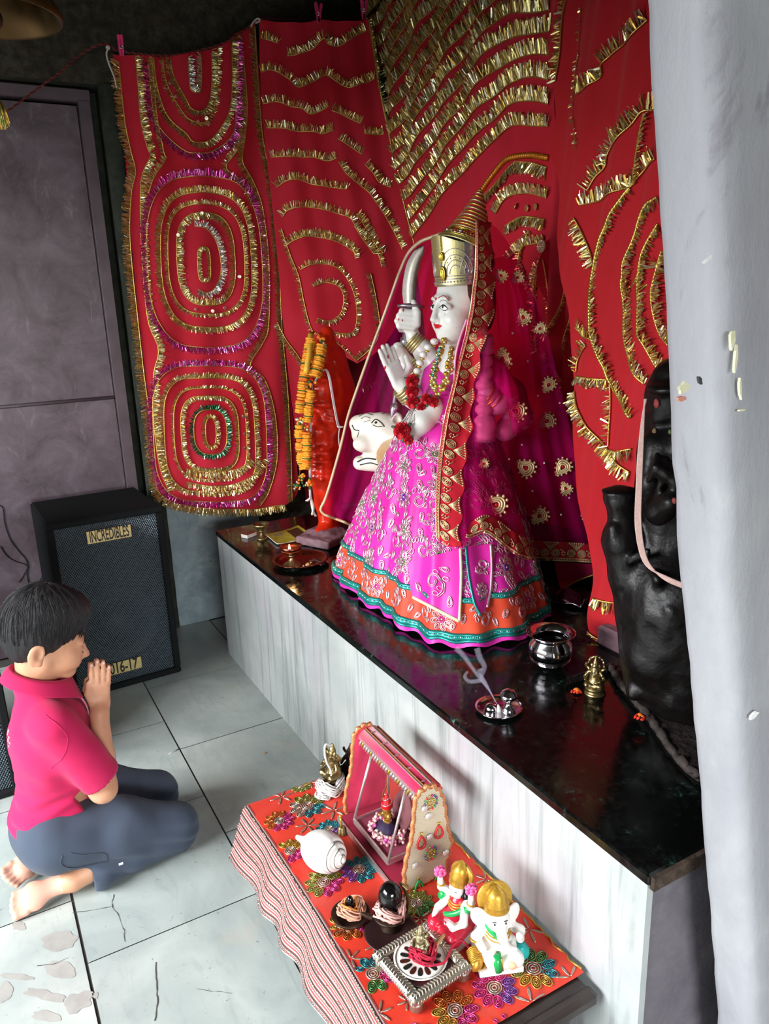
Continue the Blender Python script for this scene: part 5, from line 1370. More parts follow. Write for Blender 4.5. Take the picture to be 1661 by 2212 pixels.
# front flap over the hem, with cream edges
def patch(bv, L, R, nu, nv, out, name, m, parent):
    L, R = catmull(L, 8)[:, :2], catmull(R, 8)[:, :2]; G = []
    for i in range(nu + 1):
        row = []
        for j in range(nv + 1):
            a = L[int(round(j / nv * (len(L) - 1)))]; c = R[int(round(j / nv * (len(R) - 1)))]; p = a + (c - a) * i / nu; q, n = px_on(bv, p[0], p[1], 0)
            if q is None: q = S(p[0], p[1], -.25)
            q = q + (CAM - q) / np.linalg.norm(CAM - q) * out; row.append(q)
        G.append(row)
    G = np.array(G)
    for _ in range(3): G[1:-1, 1:-1] = .5 * G[1:-1, 1:-1] + .125 * (G[2:, 1:-1] + G[:-2, 1:-1] + G[1:-1, 2:] + G[1:-1, :-2])
    b = MB(); b.grid(G); return b.build(name, m, parent), G
flap, Gf = patch(skB, [(880, 1215), (884, 1250), (889, 1286), (892, 1290)], [(994, 1185), (996, 1240), (994, 1300), (992, 1342)], 30, 24, .012, 'front_flap', M['hot'], god)
b = MB(); M['cream'] = mat('cream_piping', '#e3d6b0', .6, sheen=.2)
b.tube(Gf[:, -1], .005, 6); b.tube(Gf[-1], .0045, 6); o = b.build('cream_edge', M['cream'], flap)
fl2, Gf2 = patch(skB, [(1006, 1180), (1012, 1240), (1024, 1300), (1038, 1330)], [(1060, 1175), (1062, 1220), (1060, 1270), (1052, 1312)], 20, 24, .010, 'front_flap', M['hot'], god)
b = MB(); b.tube(Gf2[0], .004, 6); b.mat(1); b.tube(Gf2[-1] , .004, 6); b.build('flap_edge', [M['teal'], M['mirror']], fl2)
fB = bvh_of([flap, fl2])
def px_motif(mb, bv, x, y, kind, s_, ang=0, cen=1, out=.002):
    p, n = px_on(bv, x, y, out)
    if p is None: return
    R = frame(n, CR); ca, sa = math.cos(ang), math.sin(ang)
    def mp(u, w):
        q = p + R[:, 0] * (u * ca - w * sa) + R[:, 1] * (u * sa + w * ca); h = bv.find_nearest(Vector(q)); return np.array(h[0]) + np.array(h[1]) * ((out + .001) if np.dot(h[1], n) > 0 else -out - .001)
    motif(mb, mp, kind, s_, cen)
b = MB(); px_motif(b, fB, 940, 1195, 'flower', 1.1, .2, 1); px_motif(b, fB, 935, 1255, 'swirl', 1.0, 1.2); px_motif(b, fB, 972, 1300, 'leaf', 1.0); px_motif(b, fB, 905, 1268, 'leaf', 1.0, .5); px_motif(b, fB, 960, 1230, 'leaf', .9, 1.2); px_motif(b, fB, 1040, 1220, 'swirl', .7); px_motif(b, fB, 1040, 1275, 'flower', .6)
b.build('flap_embroidery', [M['mirror'], M['purple'], M['greenb'], M['pinkb']], flap)

# blouse
B_ = SDF((1.05, 1.70, 1.05), (1.75, 2.40, 1.50), .0042)
B_.cone(S(998, 815, .005), S(985, 905, -.01), .098, .118, .03).cone(S(950, 805, .085), S(1050, 803, -.07), .055, .055, .03).cone(S(985, 900, 0), S(990, 950, 0), .118, .13, .02)
B_.cone(S(965, 860, -.02), S(940, 886, -.075), .058, .054, .02); B_.cone(S(930, 880, .03), S(945, 830, .06), .05, .055, .02); B_.cone(S(1055, 805, -.07), S(1082, 848, -.088), .056, .054, .02)
B_.ell(S(968, 770, -.06), (.06, .06, .055), None, .02, 'sub')
blouse = B_.build('blouse', M['hot'], god, 2, None, lambda V: (vnoise(V, (30, 30, 18), 3)[:, None] * .003) * np.ones(3)); blB = bvh_of([blouse])
b = MB()
for x, y, kd, s_, a in ((945, 915, 'swirl', .6, 0), (975, 870, 'swirl', .6, 1), (940, 870, 'leaf', .7, .3), (965, 905, 'flower', .45, 0), (925, 945, 'leaf', .7, 1), (900, 925, 'leaf', .6, 2), (960, 840, 'leaf', .6, 0), (950, 935, 'swirl', .55, 2)): px_motif(b, blB, x, y, kd, s_, a)
b.build('embroidery', [M['mirror'], M['purple'], M['greenb'], M['pinkb']], blouse)

# bangles
def bangle(a, c, r0, r1, n, label, m):
    a, c = S(*a), S(*c); b = MB(); R = frame(c - a)
    for i in range(n): k = i / max(1, n - 1); b.tube([a + (c - a) * k + R @ np.array([math.cos(q), math.sin(q), 0]) * (r0 + (r1 - r0) * k) for q in np.linspace(0, 2 * PI, 24, endpoint=False)], .0042, 6, closed=True)
    return b.build('bangle', m, god)
bangle((890, 733, .10), (903, 745, .098), .0285, .032, 4, '', M['brassy']); bangle((866, 838, .0), (885, 855, .012), .0285, .034, 5, '', M['brassy']); bangle((882, 793, .113), (896, 805, .108), .033, .036, 4, '', M['brassy'])
bangle((1050, 850, -.138), (1064, 862, -.126), .031, .036, 3, '', M['gold_l'])

# mace, staff and sword
b = MB(); P0, P1 = S(1046, 722, -.135), S(1047, 935, -.145); R = frame(P1 - P0); L = np.linalg.norm(P1 - P0)
prof = [(0, 0), (.020, 0), (.026, .004), (.030, .012), (.026, .02), (.030, .028), (.026, .036), (.030, .046), (.025, .054), (.018, .06)]
z = .06
for k in range(5): prof += [(.018, z), (.024 + .001 * k, z + .008), (.026 + .001 * k, z + .02), (.022, z + .032), (.018, z + .034)]; z += .036
prof += [(.022, z), (.034, z + .012), (.036, z + .035), (.030, z + .05), (.034, z + .058), (.030, z + .068), (.034, z + .078), (.028, min(L, z + .09)), (0, min(L, z + .092))]
b.lathe(prof, P0, 24, R); mace = b.build('mace', mat('ringed_pale_stone', '#d9b9c0', .35), god)
b = MB(); b.tube([S(869, 730, .13), S(862, 790, .09), S(850, 880, .05)], .007, 8); b.lathe([(0, 0), (.008, .004), (.014, .02), (.010, .035), (0, .06)], S(856, 868, .052), 14, frame(S(848, 892, .045) - S(856, 868, .052))); b.build('staff', M['silver'], god)
sw = thing('curved_sword', S(886, 690, .11), 'silver curved sword raised in the marble hand under the veil', 'sword')
C_ = catmull([S(*p) for p in ((884, 655, .11), (884, 620, .11), (889, 585, .11), (899, 556, .11), (916, 530, .11))], 8); b = MB(); V = []
wd = np.interp(np.linspace(0, 1, len(C_)), [0, .15, .6, .9, 1], [.019, .022, .021, .014, .003])
G = []
for i, p in enumerate(C_):
    T_ = C_[min(i + 1, len(C_) - 1)] - C_[max(i - 1, 0)]; x = np.cross(T_, p - CAM); x /= np.linalg.norm(x); n = np.cross(x, T_); n /= np.linalg.norm(n)
    G.append([p - x * wd[i], p + n * .0045 - x * wd[i] * .2, p + x * wd[i], p - n * .0045 - x * wd[i] * .2])
b.grid(np.array(G).transpose(1, 0, 2), True); b.add(G[0], [(0, 1, 2, 3)]); b.build('blade', M['silv'] if False else metal('worn_blade', '#d8d2c6', .5, .5), sw)
b = MB(); c = S(888, 662, .10); b.lathe([(0, -.004), (.046, -.004), (.049, 0), (.046, .004), (0, .004)], c, 28, frame((0.1, .05, 1)), sy=.8); b.build('guard', M['silver'], sw)
b = MB(); b.tube([S(887, 664, .105), S(882, 700, .108), S(876, 732, .115)], np.array([.012, .011, .013]), 10); b.ell(S(875, 738, .115), .016); b.build('hilt', M['silver'], sw)

# garlands and necklaces
def beads(pts, r, step, m, name='bead', jig=.0, up=None):
    P = resample(catmull([S(*p) for p in pts], 10), step); b = MB()
    for i, p in enumerate(P): b.mat(i % len(m)); b.ell(p + np.array([rng.gauss(0, jig) for _ in range(3)]), r, None, 8, 6)
    return b, P
b, _ = beads([(962, 735, -.07), (948, 770, -.10), (940, 800, -.115), (938, 830, -.125), (950, 840, -.13), (962, 815, -.128), (972, 780, -.11), (975, 750, -.075)], .0075, .0085, [M['gold_l'], M['brassy']], jig=.003)
b2, _ = beads([(955, 745, -.075), (938, 790, -.11), (932, 825, -.12), (948, 850, -.13), (968, 820, -.128), (980, 770, -.10)], .0065, .0075, [M['gold_l'], M['brassy']], jig=.003)
o_ = len(b.v); b.v += b2.v; b.f += [tuple(i + o_ for i in q) for q in b2.f]; b.mi += b2.mi; b.sm += b2.sm
o = b.build('gold_necklace', [M['gold_l'], M['brassy']]); tag(o, 'thick beaded gold necklace round the marble neck', 'necklace')
b, _ = beads([(950, 752, -.095), (945, 775, -.108), (938, 800, -.118), (934, 815, -.124)], .005, .006, [M['teal'], M['silv']]); o = b.build('teal_pendant', [M['teal'], M['silv']]); tag(o, 'narrow teal sequin pendant hanging inside the gold necklace', 'pendant')
M['pearl'] = mat('pearl_white', '#e9e6e0', .35)
gar = thing('flower_garland', S(905, 850, -.05), 'white bead garland ending in red cloth roses over the goddess chest', 'garland')
P = resample(catmull([S(*p) for p in ((938, 738, -.05), (925, 750, -.06), (915, 765, -.06), (905, 790, -.06), (898, 815, -.065), (893, 838, -.07))], 10), .026)
for p in P: b = MB(); R = frame(S(900, 850, 0) - S(930, 730, 0)); b.ell(p, (.013, .013, .010), R, 12, 8); b.mat(1); b.lathe([(.006, .010), (.0085, .0125), (.006, .015)], p, 10, R); b.build('pearl_bead', [mat('pearl_white', '#e9e6e0', .35) if 'pearl' not in M else M['pearl'], M['gold_l']], gar)
def rose(c, r, parent, n, name='rose'):
    b = MB(); R = frame(n)
    for k, (q, hgt, m_) in enumerate(((1.0, .0, 6), (.75, .25, 5), (.48, .42, 4), (.22, .5, 3))):
        for i in range(m_):
            a = 2 * PI * i / m_ + k * .6; d = R @ np.array([math.cos(a), math.sin(a), 0]); cc_ = c + d * r * q * .62 + R[:, 2] * r * hgt; Rr = frame(R[:, 2] * (.5 + .2 * k) + d * .7)
            b.lathe([(0, 0), (r * .26, .0015), (r * .44, r * .14), (r * .46, r * .2)], cc_, 9, Rr, fn=lambda an, z: 1 + .08 * math.sin(3 * an))
    b.mat(1)
    for i in range(3): a = 2 * PI * i / 3 + .4; d = R @ np.array([math.cos(a), math.sin(a), 0]); b.ell(c + d * r * .9 - R[:, 2] * r * .1, (r * .5, r * .2, r * .06), np.array([d, np.cross(R[:, 2], d), R[:, 2]]).T, 8, 5)
    return b.build(name, [M['rose'], M['leaf']], parent)
M['rose'] = mat('red_cloth_rose', '#c81228', .65, var=.25, vs=90); M['leaf'] = mat('dark_green_leaf', '#1f4a38', .5)
tc_ = lambda p: (CAM - p) / np.linalg.norm(CAM - p)
for x, y, dd, r in ((890, 823, -.085, .022), (890, 845, -.09, .022), (892, 868, -.095, .022), (920, 862, -.13, .018), (935, 868, -.13, .018), (910, 880, -.13, .016), (868, 930, -.17, .028), (882, 950, -.18, .016)): p = S(x, y, dd); rose(p, r, gar, tc_(p) + np.array([-.4, 0, .2]))
for pts in ([(890, 885, -.12), (882, 900, -.15), (874, 915, -.165)], [(898, 885, -.125), (893, 905, -.155), (885, 920, -.165)], [(884, 888, -.12), (874, 905, -.15), (866, 915, -.16)]):
    P = resample(catmull([S(*p) for p in pts], 8), .006); b = MB()
    for p in P: b.ell(p, .0034, None, 6, 5)
    b.build('silver_bead_strand', M['silv'], gar)

# ------------------------------------------------------------------ magenta veil
def m_veil():
    t = NT('sheer_magenta_net'); v = t.coord(); n = t.noise(t.coord((300, 300, 300)), 2, 1)
    tr = t.n('ShaderNodeBsdfTransparent'); tr.inputs['Color'].default_value = (1, .46, .70, 1)
    df = t.n('ShaderNodeBsdfDiffuse'); df.inputs['Color'].default_value = (*lin('#d81a80'), 1); tl_ = t.n('ShaderNodeBsdfTranslucent'); tl_.inputs['Color'].default_value = (*lin('#e42a90'), 1)
    m1 = t.n('ShaderNodeMixShader'); m1.inputs[0].default_value = .35; t.l(df.outputs[0], m1.inputs[1]); t.l(tl_.outputs[0], m1.inputs[2])
    m2 = t.n('ShaderNodeMixShader'); f = t.ramp(n, [(.3, (.22,) * 3), (.7, (.40,) * 3)]); t.l(f, m2.inputs[0]); t.l(tr.outputs[0], m2.inputs[1]); t.l(m1.outputs[0], m2.inputs[2]); t.l(m2.outputs[0], t.out.inputs['Surface']); return t.m
M['veil'] = m_veil()
solid = bvh_of([skirt, gbody, blouse, cap, crown, mace])
def coons(L, R, T_, Bt, nu, nv):
    def at(C):
        C = catmull(C, 10)[:, :2]; d = np.r_[0, np.cumsum(np.linalg.norm(np.diff(C, axis=0), axis=1))]; d /= d[-1]; return lambda q: np.array([np.interp(q, d, C[:, 0]), np.interp(q, d, C[:, 1])])
    l, r, t, b_ = at(L), at(R), at(T_), at(Bt); G = np.zeros((nu + 1, nv + 1, 2))
    for i in range(nu + 1):
        u = i / nu
        for j in range(nv + 1):
            v = j / nv; G[i, j] = l(v) * (1 - u) + r(v) * u + t(u) * (1 - v) + b_(u) * v - (l(0) * (1 - u) * (1 - v) + r(0) * u * (1 - v) + l(1) * (1 - u) * v + r(1) * u * v)
    return G
def drape(G2, dist0, gap, bv=solid, it=8, floor_z=HP + .006, fold=None):
    nu, nv = G2.shape[0], G2.shape[1]; D = np.zeros((nu, nv)); Hh_ = np.full((nu, nv), 9.0)
    for i in range(nu):
        for j in range(nv):
            x, y = G2[i, j]; d = ray(x, y); h = bv.ray_cast(Vector(CAM), Vector(d), 6)
            if h[0] is not None: Hh_[i, j] = math.hypot(h[0][0], h[0][1]) - gap
            if d[2] < 0: Hh_[i, j] = min(Hh_[i, j], (floor_z - CAMH) / d[2] * math.hypot(d[0], d[1]))
            D[i, j] = dist0(i / (nu - 1), j / (nv - 1), x, y)
    D = np.minimum(D, Hh_)
    for _ in range(it):
        D2 = D.copy(); D2[1:-1, 1:-1] = .2 * D[1:-1, 1:-1] + .2 * (D[2:, 1:-1] + D[:-2, 1:-1] + D[1:-1, 2:] + D[1:-1, :-2]); D = np.minimum(D2, Hh_)
    if fold is not None:
        for i in range(nu):
            for j in range(nv): D[i, j] = min(D[i, j] - fold(i / (nu - 1), j / (nv - 1)), Hh_[i, j])
    return np.array([[onr(G2[i, j][0], G2[i, j][1], D[i, j]) for j in range(nv)] for i in range(nu)])
bandL = [(1030, 478), (1029, 534), (1027, 588), (1022, 624), (1018, 661), (1011, 697), (1004, 733), (991, 778), (981, 823), (971, 862), (961, 900), (953, 950), (947, 1000), (943, 1060), (942, 1110), (944, 1160)]
vr = [(1044, 478), (1075, 495), (1110, 545), (1142, 605), (1166, 665), (1192, 760), (1208, 830), (1226, 900), (1244, 970), (1276, 1055), (1305, 1140), (1331, 1221)]
hemv = [(944, 1160), (968, 1178), (1000, 1182), (1016, 1162), (1046, 1151), (1073, 1167), (1106, 1194), (1138, 1209), (1198, 1212), (1279, 1216), (1331, 1221)]
G2 = coons(bandL, vr, [(1030, 478), (1037, 474), (1044, 478)], hemv, 90, 120)
def vd(u, v, x, y): return GA + (-.09 - .16 * v) * (1 - u) + (.07 - .02 * v) * u
vf = lambda u, v: (.012 * math.sin(u * 26 + 2 * v) + .008 * math.sin(u * 55 + v * 5)) * min(1, v * 2) * min(1, u * 4)
VG = drape(G2, vd, .016, fold=vf)
b = MB(); b.grid(VG); veil = b.build('veil', M['veil'], god)
# inner layer of the same veil, seen as a second deeper tone
G2b = coons([(1062, 560), (1075, 700), (1085, 800), (1100, 900), (1130, 1010), (1170, 1100), (1200, 1170)], [(1110, 548), (1160, 660), (1185, 760), (1203, 830), (1238, 970), (1270, 1055), (1300, 1150)], [(1062, 560), (1110, 548)], [(1200, 1170), (1300, 1150)], 30, 60)
b = MB(); b.grid(drape(G2b, lambda u, v, x, y: GA + .0 + .10 * u, .02, it=2, fold=lambda u, v: .02 * math.sin(u * 14))); b.build('inner_fold', M['veil'], god)
# far side, from the crown behind the body to the piped edge
pipe = [(960, 503), (930, 513), (905, 524), (882, 547), (863, 588), (848, 630), (824, 696), (800, 760), (769, 847), (751, 902), (733, 975), (705, 1071), (692, 1100), (702, 1112)]
far_r = [(1000, 500), (1060, 540), (1075, 640), (1080, 760), (1060, 900), (1040, 1000), (1000, 1100), (960, 1150)]
G3 = coons(pipe, far_r, [(960, 503), (980, 500), (1000, 500)], [(702, 1112), (745, 1128), (780, 1142), (870, 1160), (960, 1150)], 80, 90)
def fd(u, v, x, y): return GA + np.interp(y, [500, 540, 600, 900, 1120], [.03, .12, .20, .30, .32]) * 1.0 + .02 * u
FG = drape(G3, fd, -9, it=0, fold=lambda u, v: .016 * math.sin(u * 22 + 3 * v) * min(1, v * 3) + .01 * math.sin(u * 50))
b = MB(); b.grid(FG); b.build('veil_far_side', M['veil'], god)
b = MB(); P = np.vstack([FG[0], FG[1:34, -1]]); P = resample(P, .004); b.tube(P + (CAM - P) / 400, np.array([.0048 * (1 + .25 * (i % 2)) for i in range(len(P))]), 6); b.build('gold_piping', mat('pale_gold_piping', '#cdb594', .5, .3), god)
# embroidered border of the near edge and of the hem
M['band'] = m_fabric('red_border', '#b81226', '#c41a2e', 600, .7); M['zari'] = metal('zari_thread', '#e9d2a0', .4, .65)
vB = bvh_of([veil])
bandR = [(1058, 480), (1058, 534), (1066, 588), (1068, 637), (1062, 697), (1046, 733), (1038, 778), (1026, 830), (1020, 870), (1018, 920), (1009, 960), (1003, 1000), (998, 1071), (994, 1120), (992, 1172)]
G4 = coons([(x - 2, y) for x, y in bandL], bandR, [(1028, 478), (1058, 480)], [(942, 1160), (968, 1180), (992, 1180)], 10, 120)
def scal(G, amp, n):
    for j in range(G.shape[1]): G[-1, j, 0] += amp * math.cos(j * 2 * PI * n / (G.shape[1] - 1)); G[-2, j, 0] += amp * .6 * math.cos(j * 2 * PI * n / (G.shape[1] - 1))
    return G
allB = bvh_of([veil, mace, skirt, gbody, blouse, cap, crown, flap])
BG = drape(scal(G4, 4, 11), lambda u, v, x, y: GA + .0, .006, allB, 3); b = MB(); b.grid(BG); band = b.build('veil_border', M['band'], god)
hb = hemv[3:]; top_ = [(x + (3 if i == 0 else 0), y - (48 if i > 1 else 30)) for i, (x, y) in enumerate(hb)]
G5 = coons(hb[::1] if False else [(1006, 1160), (1012, 1140), (1018, 1128)], [(1331, 1223), (1329, 1205), (1326, 1188)], [(1006, 1160), (1016, 1162), (1046, 1151), (1073, 1167), (1106, 1194), (1138, 1209), (1198, 1212), (1279, 1216), (1331, 1223)], [(1018, 1128), (1048, 1112), (1082, 1128), (1112, 1150), (1146, 1166), (1200, 1170), (1270, 1174), (1326, 1188)], 90, 8)
HG = drape(G5, lambda u, v, x, y: GA + .02, .006, allB, 3); b = MB(); b.grid(HG); hband = b.build('veil_border', M['band'], god)
def zari(mb, G, ulen, scale, vert):
    """shell and spiral motifs along a border grid; G[i][j], long axis j when vert"""
    A_ = G if vert else G.transpose(1, 0, 2)[::-1]
    W_, L_n = A_.shape[0] - 1, A_.shape[1] - 1
    def at(u, s_):
        u = min(max(u, 0), 1) * W_; s_ = min(max(s_, 0), 1) * L_n; i, j = min(int(u), W_ - 1), min(int(s_), L_n - 1); fu, fs = u - i, s_ - j
        p = A_[i, j] * (1 - fu) * (1 - fs) + A_[i + 1, j] * fu * (1 - fs) + A_[i, j + 1] * (1 - fu) * fs + A_[i + 1, j + 1] * fu * fs; return p + (CAM - p) / np.linalg.norm(CAM - p) * .0025
    for u in (.03, .16): mb.tube([at(u, q) for q in np.linspace(0, 1, 160)], .0016 if u > .1 else .0024, 5)
    nd = int(ulen / .011)
    for i in range(nd): mb.tube([at(.095 + .04 * math.cos(a), (i + .5) / nd + .3 / nd * math.sin(a)) for a in np.linspace(0, 2 * PI, 7, endpoint=False)], .0011, 4, True)
    n = max(2, int(round(ulen / .088))); ds = 1 / n
    for k in range(n):
        c = (k + .5) / n
        for sg in (-1, 1):
            for rr in (.17, .11, .05): mb.tube([at(.42 + rr * 1.1 * math.cos(a), c + sg * .20 * ds + rr * .85 * ds * math.sin(a)) for a in np.linspace(0, 2 * PI, 12, endpoint=False)], .0016, 4, True)
        for q in np.linspace(-.9, .9, 7): mb.tube([at(.55, c), at(.78, c + q * .16 * ds), at(.93, c + q * .30 * ds)], .0014, 4); mb.ell(at(.95, c + q * .31 * ds), .0032, None, 6, 4)
        mb.tube([at(.5 + .1 * math.cos(a), c + .38 * ds + .08 * ds * a) for a in np.linspace(0, 2.4, 8)], .0016, 4)
        for a in np.linspace(0, 2 * PI, 6, endpoint=False): mb.ell(at(.40 + .09 * math.cos(a), c + .5 * ds + .06 * ds * math.sin(a)), .0026, None, 6, 4)
b = MB(); zari(b, BG, 1.08, 1, True); b.build('zari_embroidery', M['zari'], band)
b = MB(); zari(b, HG[:, ::-1], .56, 1, False); b.build('zari_embroidery', M['zari'], hband)
# appliqued paisleys and sequins on the net
for (x, y, s_, a) in ((1130, 685, 1, .4), (1166, 710, .8, 2), (1085, 775, 1.25, 0), (1185, 832, 1, 2.6), (1113, 888, 1.3, 1.2), (1181, 910, 1.1, 2.2), (1135, 1010, 1.3, 1.0), (1215, 1010, 1.2, 2.5), (1070, 1090, 1.4, 1.3), (1165, 1115, 1.2, 2.4), (1275, 1118, 1.2, 1.2), (1222, 1055, .9, .5), (1082, 595, .8, .8), (1117, 600, .8, 2.2), (1045, 1002, .6, 2)):
    p, n = px_on(vB, x, y, 0)
    if p is None: continue
    n = (CAM - p) / np.linalg.norm(CAM - p); R = frame(n, CR); ca, sa = math.cos(a), math.sin(a); mp = lambda u, w: p + n * .004 + R[:, 0] * (u * ca - w * sa) + R[:, 1] * (u * sa + w * ca)
    b = MB(); b.mat(0); tear = lambda r, q: (r * .016 * s_ * math.cos(q) * (1 - .45 * math.sin(q)), r * .020 * s_ * math.sin(q))
    for r_ in (1, .72, .46): b.tube([mp(*tear(r_, q)) for q in np.linspace(0, 2 * PI, 16, endpoint=False)], .0026 * s_, 5, True)
    for q in np.linspace(0, 2 * PI, 13, endpoint=False): b.ell(mp(*tear(1.28, q)), .0038 * s_, None, 6, 4)
    b.mat(1); b.ell(mp(0, -.003), .0046 * s_, None, 8, 5); b.build('gold_applique', [M['zari'], M['redp']], veil)
b = MB()
for x, y in ((1178, 640), (1105, 720), (1210, 870), (1128, 960), (1098, 992), (1175, 1000), (1210, 1112), (1160, 855), (1230, 1075), (1140, 780), (1150, 1060)):
    p, n = px_on(vB, x, y, .003)
    if p is not None: b.ell(p, .0035, None, 6, 4)
b.build('scattered_pearl', M['white_e'], veil)
# turned up corner of the veil lying toward the wall, and its dark lining
G6 = coons([(1198, 1214), (1202, 1240), (1212, 1276)], [(1331, 1223), (1322, 1230), (1312, 1236)], [(1198, 1214), (1279, 1218), (1331, 1223)], [(1212, 1276), (1240, 1258), (1275, 1244), (1312, 1236)], 30, 14)
TG = drape(G6, lambda u, v, x, y: GA + .06, .004, allB, 2, HP + .012); b = MB(); b.grid(TG); b.build('turned_corner', m_cloth('dense_magenta_net', '#b01048', '#bd1752'), god)
b = MB(); b.tube(TG[:, -1] + (CAM - TG[:, -1]) * .001, .0035, 6); b.build('corner_piping', M['gold2'], god)
# pink stole folded beside the face
G7 = coons([(1008, 690), (992, 735), (984, 770), (980, 820), (970, 870)], [(1024, 680), (1012, 735), (1002, 775), (992, 820), (980, 870)], [(1008, 690), (1024, 680)], [(970, 870), (980, 870)], 8, 50)
SG = drape(G7, lambda u, v, x, y: GA - .085 - .04 * v, .010, solid, 3, fold=lambda u, v: .006 * math.sin(u * 9 + v * 4)); b = MB(); b.grid(SG); st_o = b.build('stole', M['hot'], god)
b = MB(); b.tube(SG[0] + (CAM - SG[0]) * .001, .0035, 6); b.tube(SG[4] + (CAM - SG[4]) * .002, .0016, 5); b.build('stole_edge', mat('pale_pink_edge', '#efb6d6', .6), st_o)
# ------------------------------------------------------------------ orange stone deity
OA = math.hypot(1.25, 2.80)
def O(px, py, dd=0.0): return onr(px, py, OA + dd)
M['sindoor'] = mat('orange_sindoor', '#cf2a10', .30, var=.18, vs=25, bump=.25, bs=40, bd=.004, coat=.25); M['mauve'] = mat('mauve_stone', '#7d6069', .7, var=.25, vs=40, bump=.4, bs=90)
org = thing('orange_statue', (1.24, 2.80, HP), 'glossy orange coated stone deity standing on a mauve block beside the veiled goddess', 'statue')
Z_ = SDF((1.02, 2.60, HP - .01), (1.52, 3.04, 1.46), .0042)
Z_.path([O(703, 742, .03), O(712, 830, .03), O(710, 940, .02), O(706, 1020, .02)], [.044, .078, .072, .064], .03).path([O(724, 770, .05), O(735, 840, .05), O(732, 930, .05), O(728, 1010, .03)], [.042, .052, .050, .045], .03)
Z_.ell(O(694, 838, -.03), (.064, .064, .066), None, .012).ell(O(694, 872, -.035), (.055, .055, .02), None, .01)
Z_.path([O(706, 720, .03), O(700, 760, .01), O(694, 800, .0)], [.028, .042, .050], .02).ell(O(692, 800, -.05), (.03, .03, .022), None, .012)
Z_.path([O(725, 880, .0), O(716, 930, -.04), O(700, 935, -.06)], [.032, .030, .030], .012).ell(O(692, 932, -.065), (.034, .034, .032), None, .010).path([O(678, 905, -.03), O(684, 940, -.05)], [.030, .028], .012)
Z_.path([O(697, 950, -.02), O(700, 1020, -.02), O(704, 1085, .0), O(706, 1130, 0)], [.060, .058, .045, .034], .02).path([O(725, 960, .02), O(722, 1040, .02), O(722, 1120, .02)], [.045, .042, .03], .02)
for y in (965, 985, 1003, 1016, 1030): Z_.path([O(676, y, -.06), O(694, y + 6, -.085), O(716, y + 1, -.07)], [.006, .008, .005], .012)
for y in (885, 900): Z_.path([O(706, y, -.05), O(720, y + 3, -.045)], [.008, .008], .008)
Z_.ell(O(700, 1148, -.03), (.05, .034, .026), None, .02).ell(O(724, 1150, -.0), (.045, .034, .026), None, .02).path([O(690, 1155, -.06), O(700, 1140, -.02)], [.022, .028], .01)
for y in (780, 800, 822): Z_.path([O(724, y, -.025), O(738, y + 30, -.01)], [.004, .004], .008)
Z_.half((0, 0, HP + .03), (0, 0, -1)); Z_.build('body', M['sindoor'], org, 2, None, lambda V: np.stack([vnoise(V, (25, 25, 12), 1) * .004] * 3, 1))
c = onz(694, 1160, HP); pb = SDF((c[0] - .2, c[1] - .2, HP - .01), (c[0] + .2, c[1] + .2, HP + .12), .005)
Rb = np.array([[math.cos(.45), -math.sin(.45), 0], [math.sin(.45), math.cos(.45), 0], [0, 0, 1]])
pb.rbox(onz(700, 1162, HP + .018), (.082, .088, .018), .008, Rb).rbox(onz(703, 1150, HP + .03), (.060, .064, .02), .02, Rb, .02); pb.half((0, 0, HP + .001), (0, 0, -1))
pb.build('stone_base', M['mauve'], org, 1, None, lambda V: np.stack([vnoise(V, (40, 40, 40), 1) * .004 * (V[:, 2] > HP + .004)] * 3, 1))

M['mari'] = mat('marigold_orange', '#f0a028', .75, var=.25, vs=120); M['mari2'] = mat('marigold_deep', '#e8781c', .75, var=.25, vs=120); M['thread_g'] = mat('green_thread', '#2d5a2a', .8); M['yellow'] = mat('yellow_ribbon', '#e6b43a', .5)
gar2 = thing('marigold_garland', O(660, 850, -.12), 'orange marigold garland with green threads hung on the orange statue', 'garland')
def marigold(mb, c, R, r, h, k):
    ph = rng.uniform(0, 6); mb.mat(k)
    mb.lathe([(r * .55, -h * .5), (r * .95, -h * .3), (r * 1.02, 0), (r * .95, h * .3), (r * .55, h * .5)], c, 20, R, fn=lambda a, z: 1 + .10 * math.sin(7 * a + ph) + .05 * math.sin(13 * a + ph * 2))
def strand(pts, r, name, gaps=6):
    P = resample(catmull([O(*p) for p in pts], 10), .0085); 
    for s_ in range(0, len(P), gaps):
        seg = P[s_:s_ + gaps]; b = MB()
        for i, p in enumerate(seg):
            t_ = P[min(s_ + i + 1, len(P) - 1)] - P[max(s_ + i - 1, 0)]; marigold(b, p + np.array([rng.gauss(0, .0012) for _ in range(3)]), frame(t_), r * rng.uniform(.92, 1.06), .0098, 0 if rng.random() > .15 else 1)
        b.build('marigold_cluster', [M['mari'], M['mari2']], gar2)
        if s_ + gaps < len(P):
            q = P[s_ + gaps - 1] * .5 + P[min(s_ + gaps, len(P) - 1)] * .5; b = MB(); t_ = P[min(s_ + gaps, len(P) - 1)] - P[s_ + gaps - 2]; Rf = frame(t_); b.tube([q + Rf @ np.array([math.cos(a), math.sin(a), 0]) * r * 1.03 for a in np.linspace(0, 2 * PI, 18, endpoint=False)], .0022, 5, True); b.build('green_tie', M['thread_g'], gar2)
strand([(672, 735, -.06), (664, 770, -.09), (657, 815, -.11), (651, 860, -.12), (648, 890, -.12)], .019, 'a'); strand([(646, 920, -.12), (648, 960, -.12), (652, 995, -.12), (656, 1010, -.12)], .018, 'a')
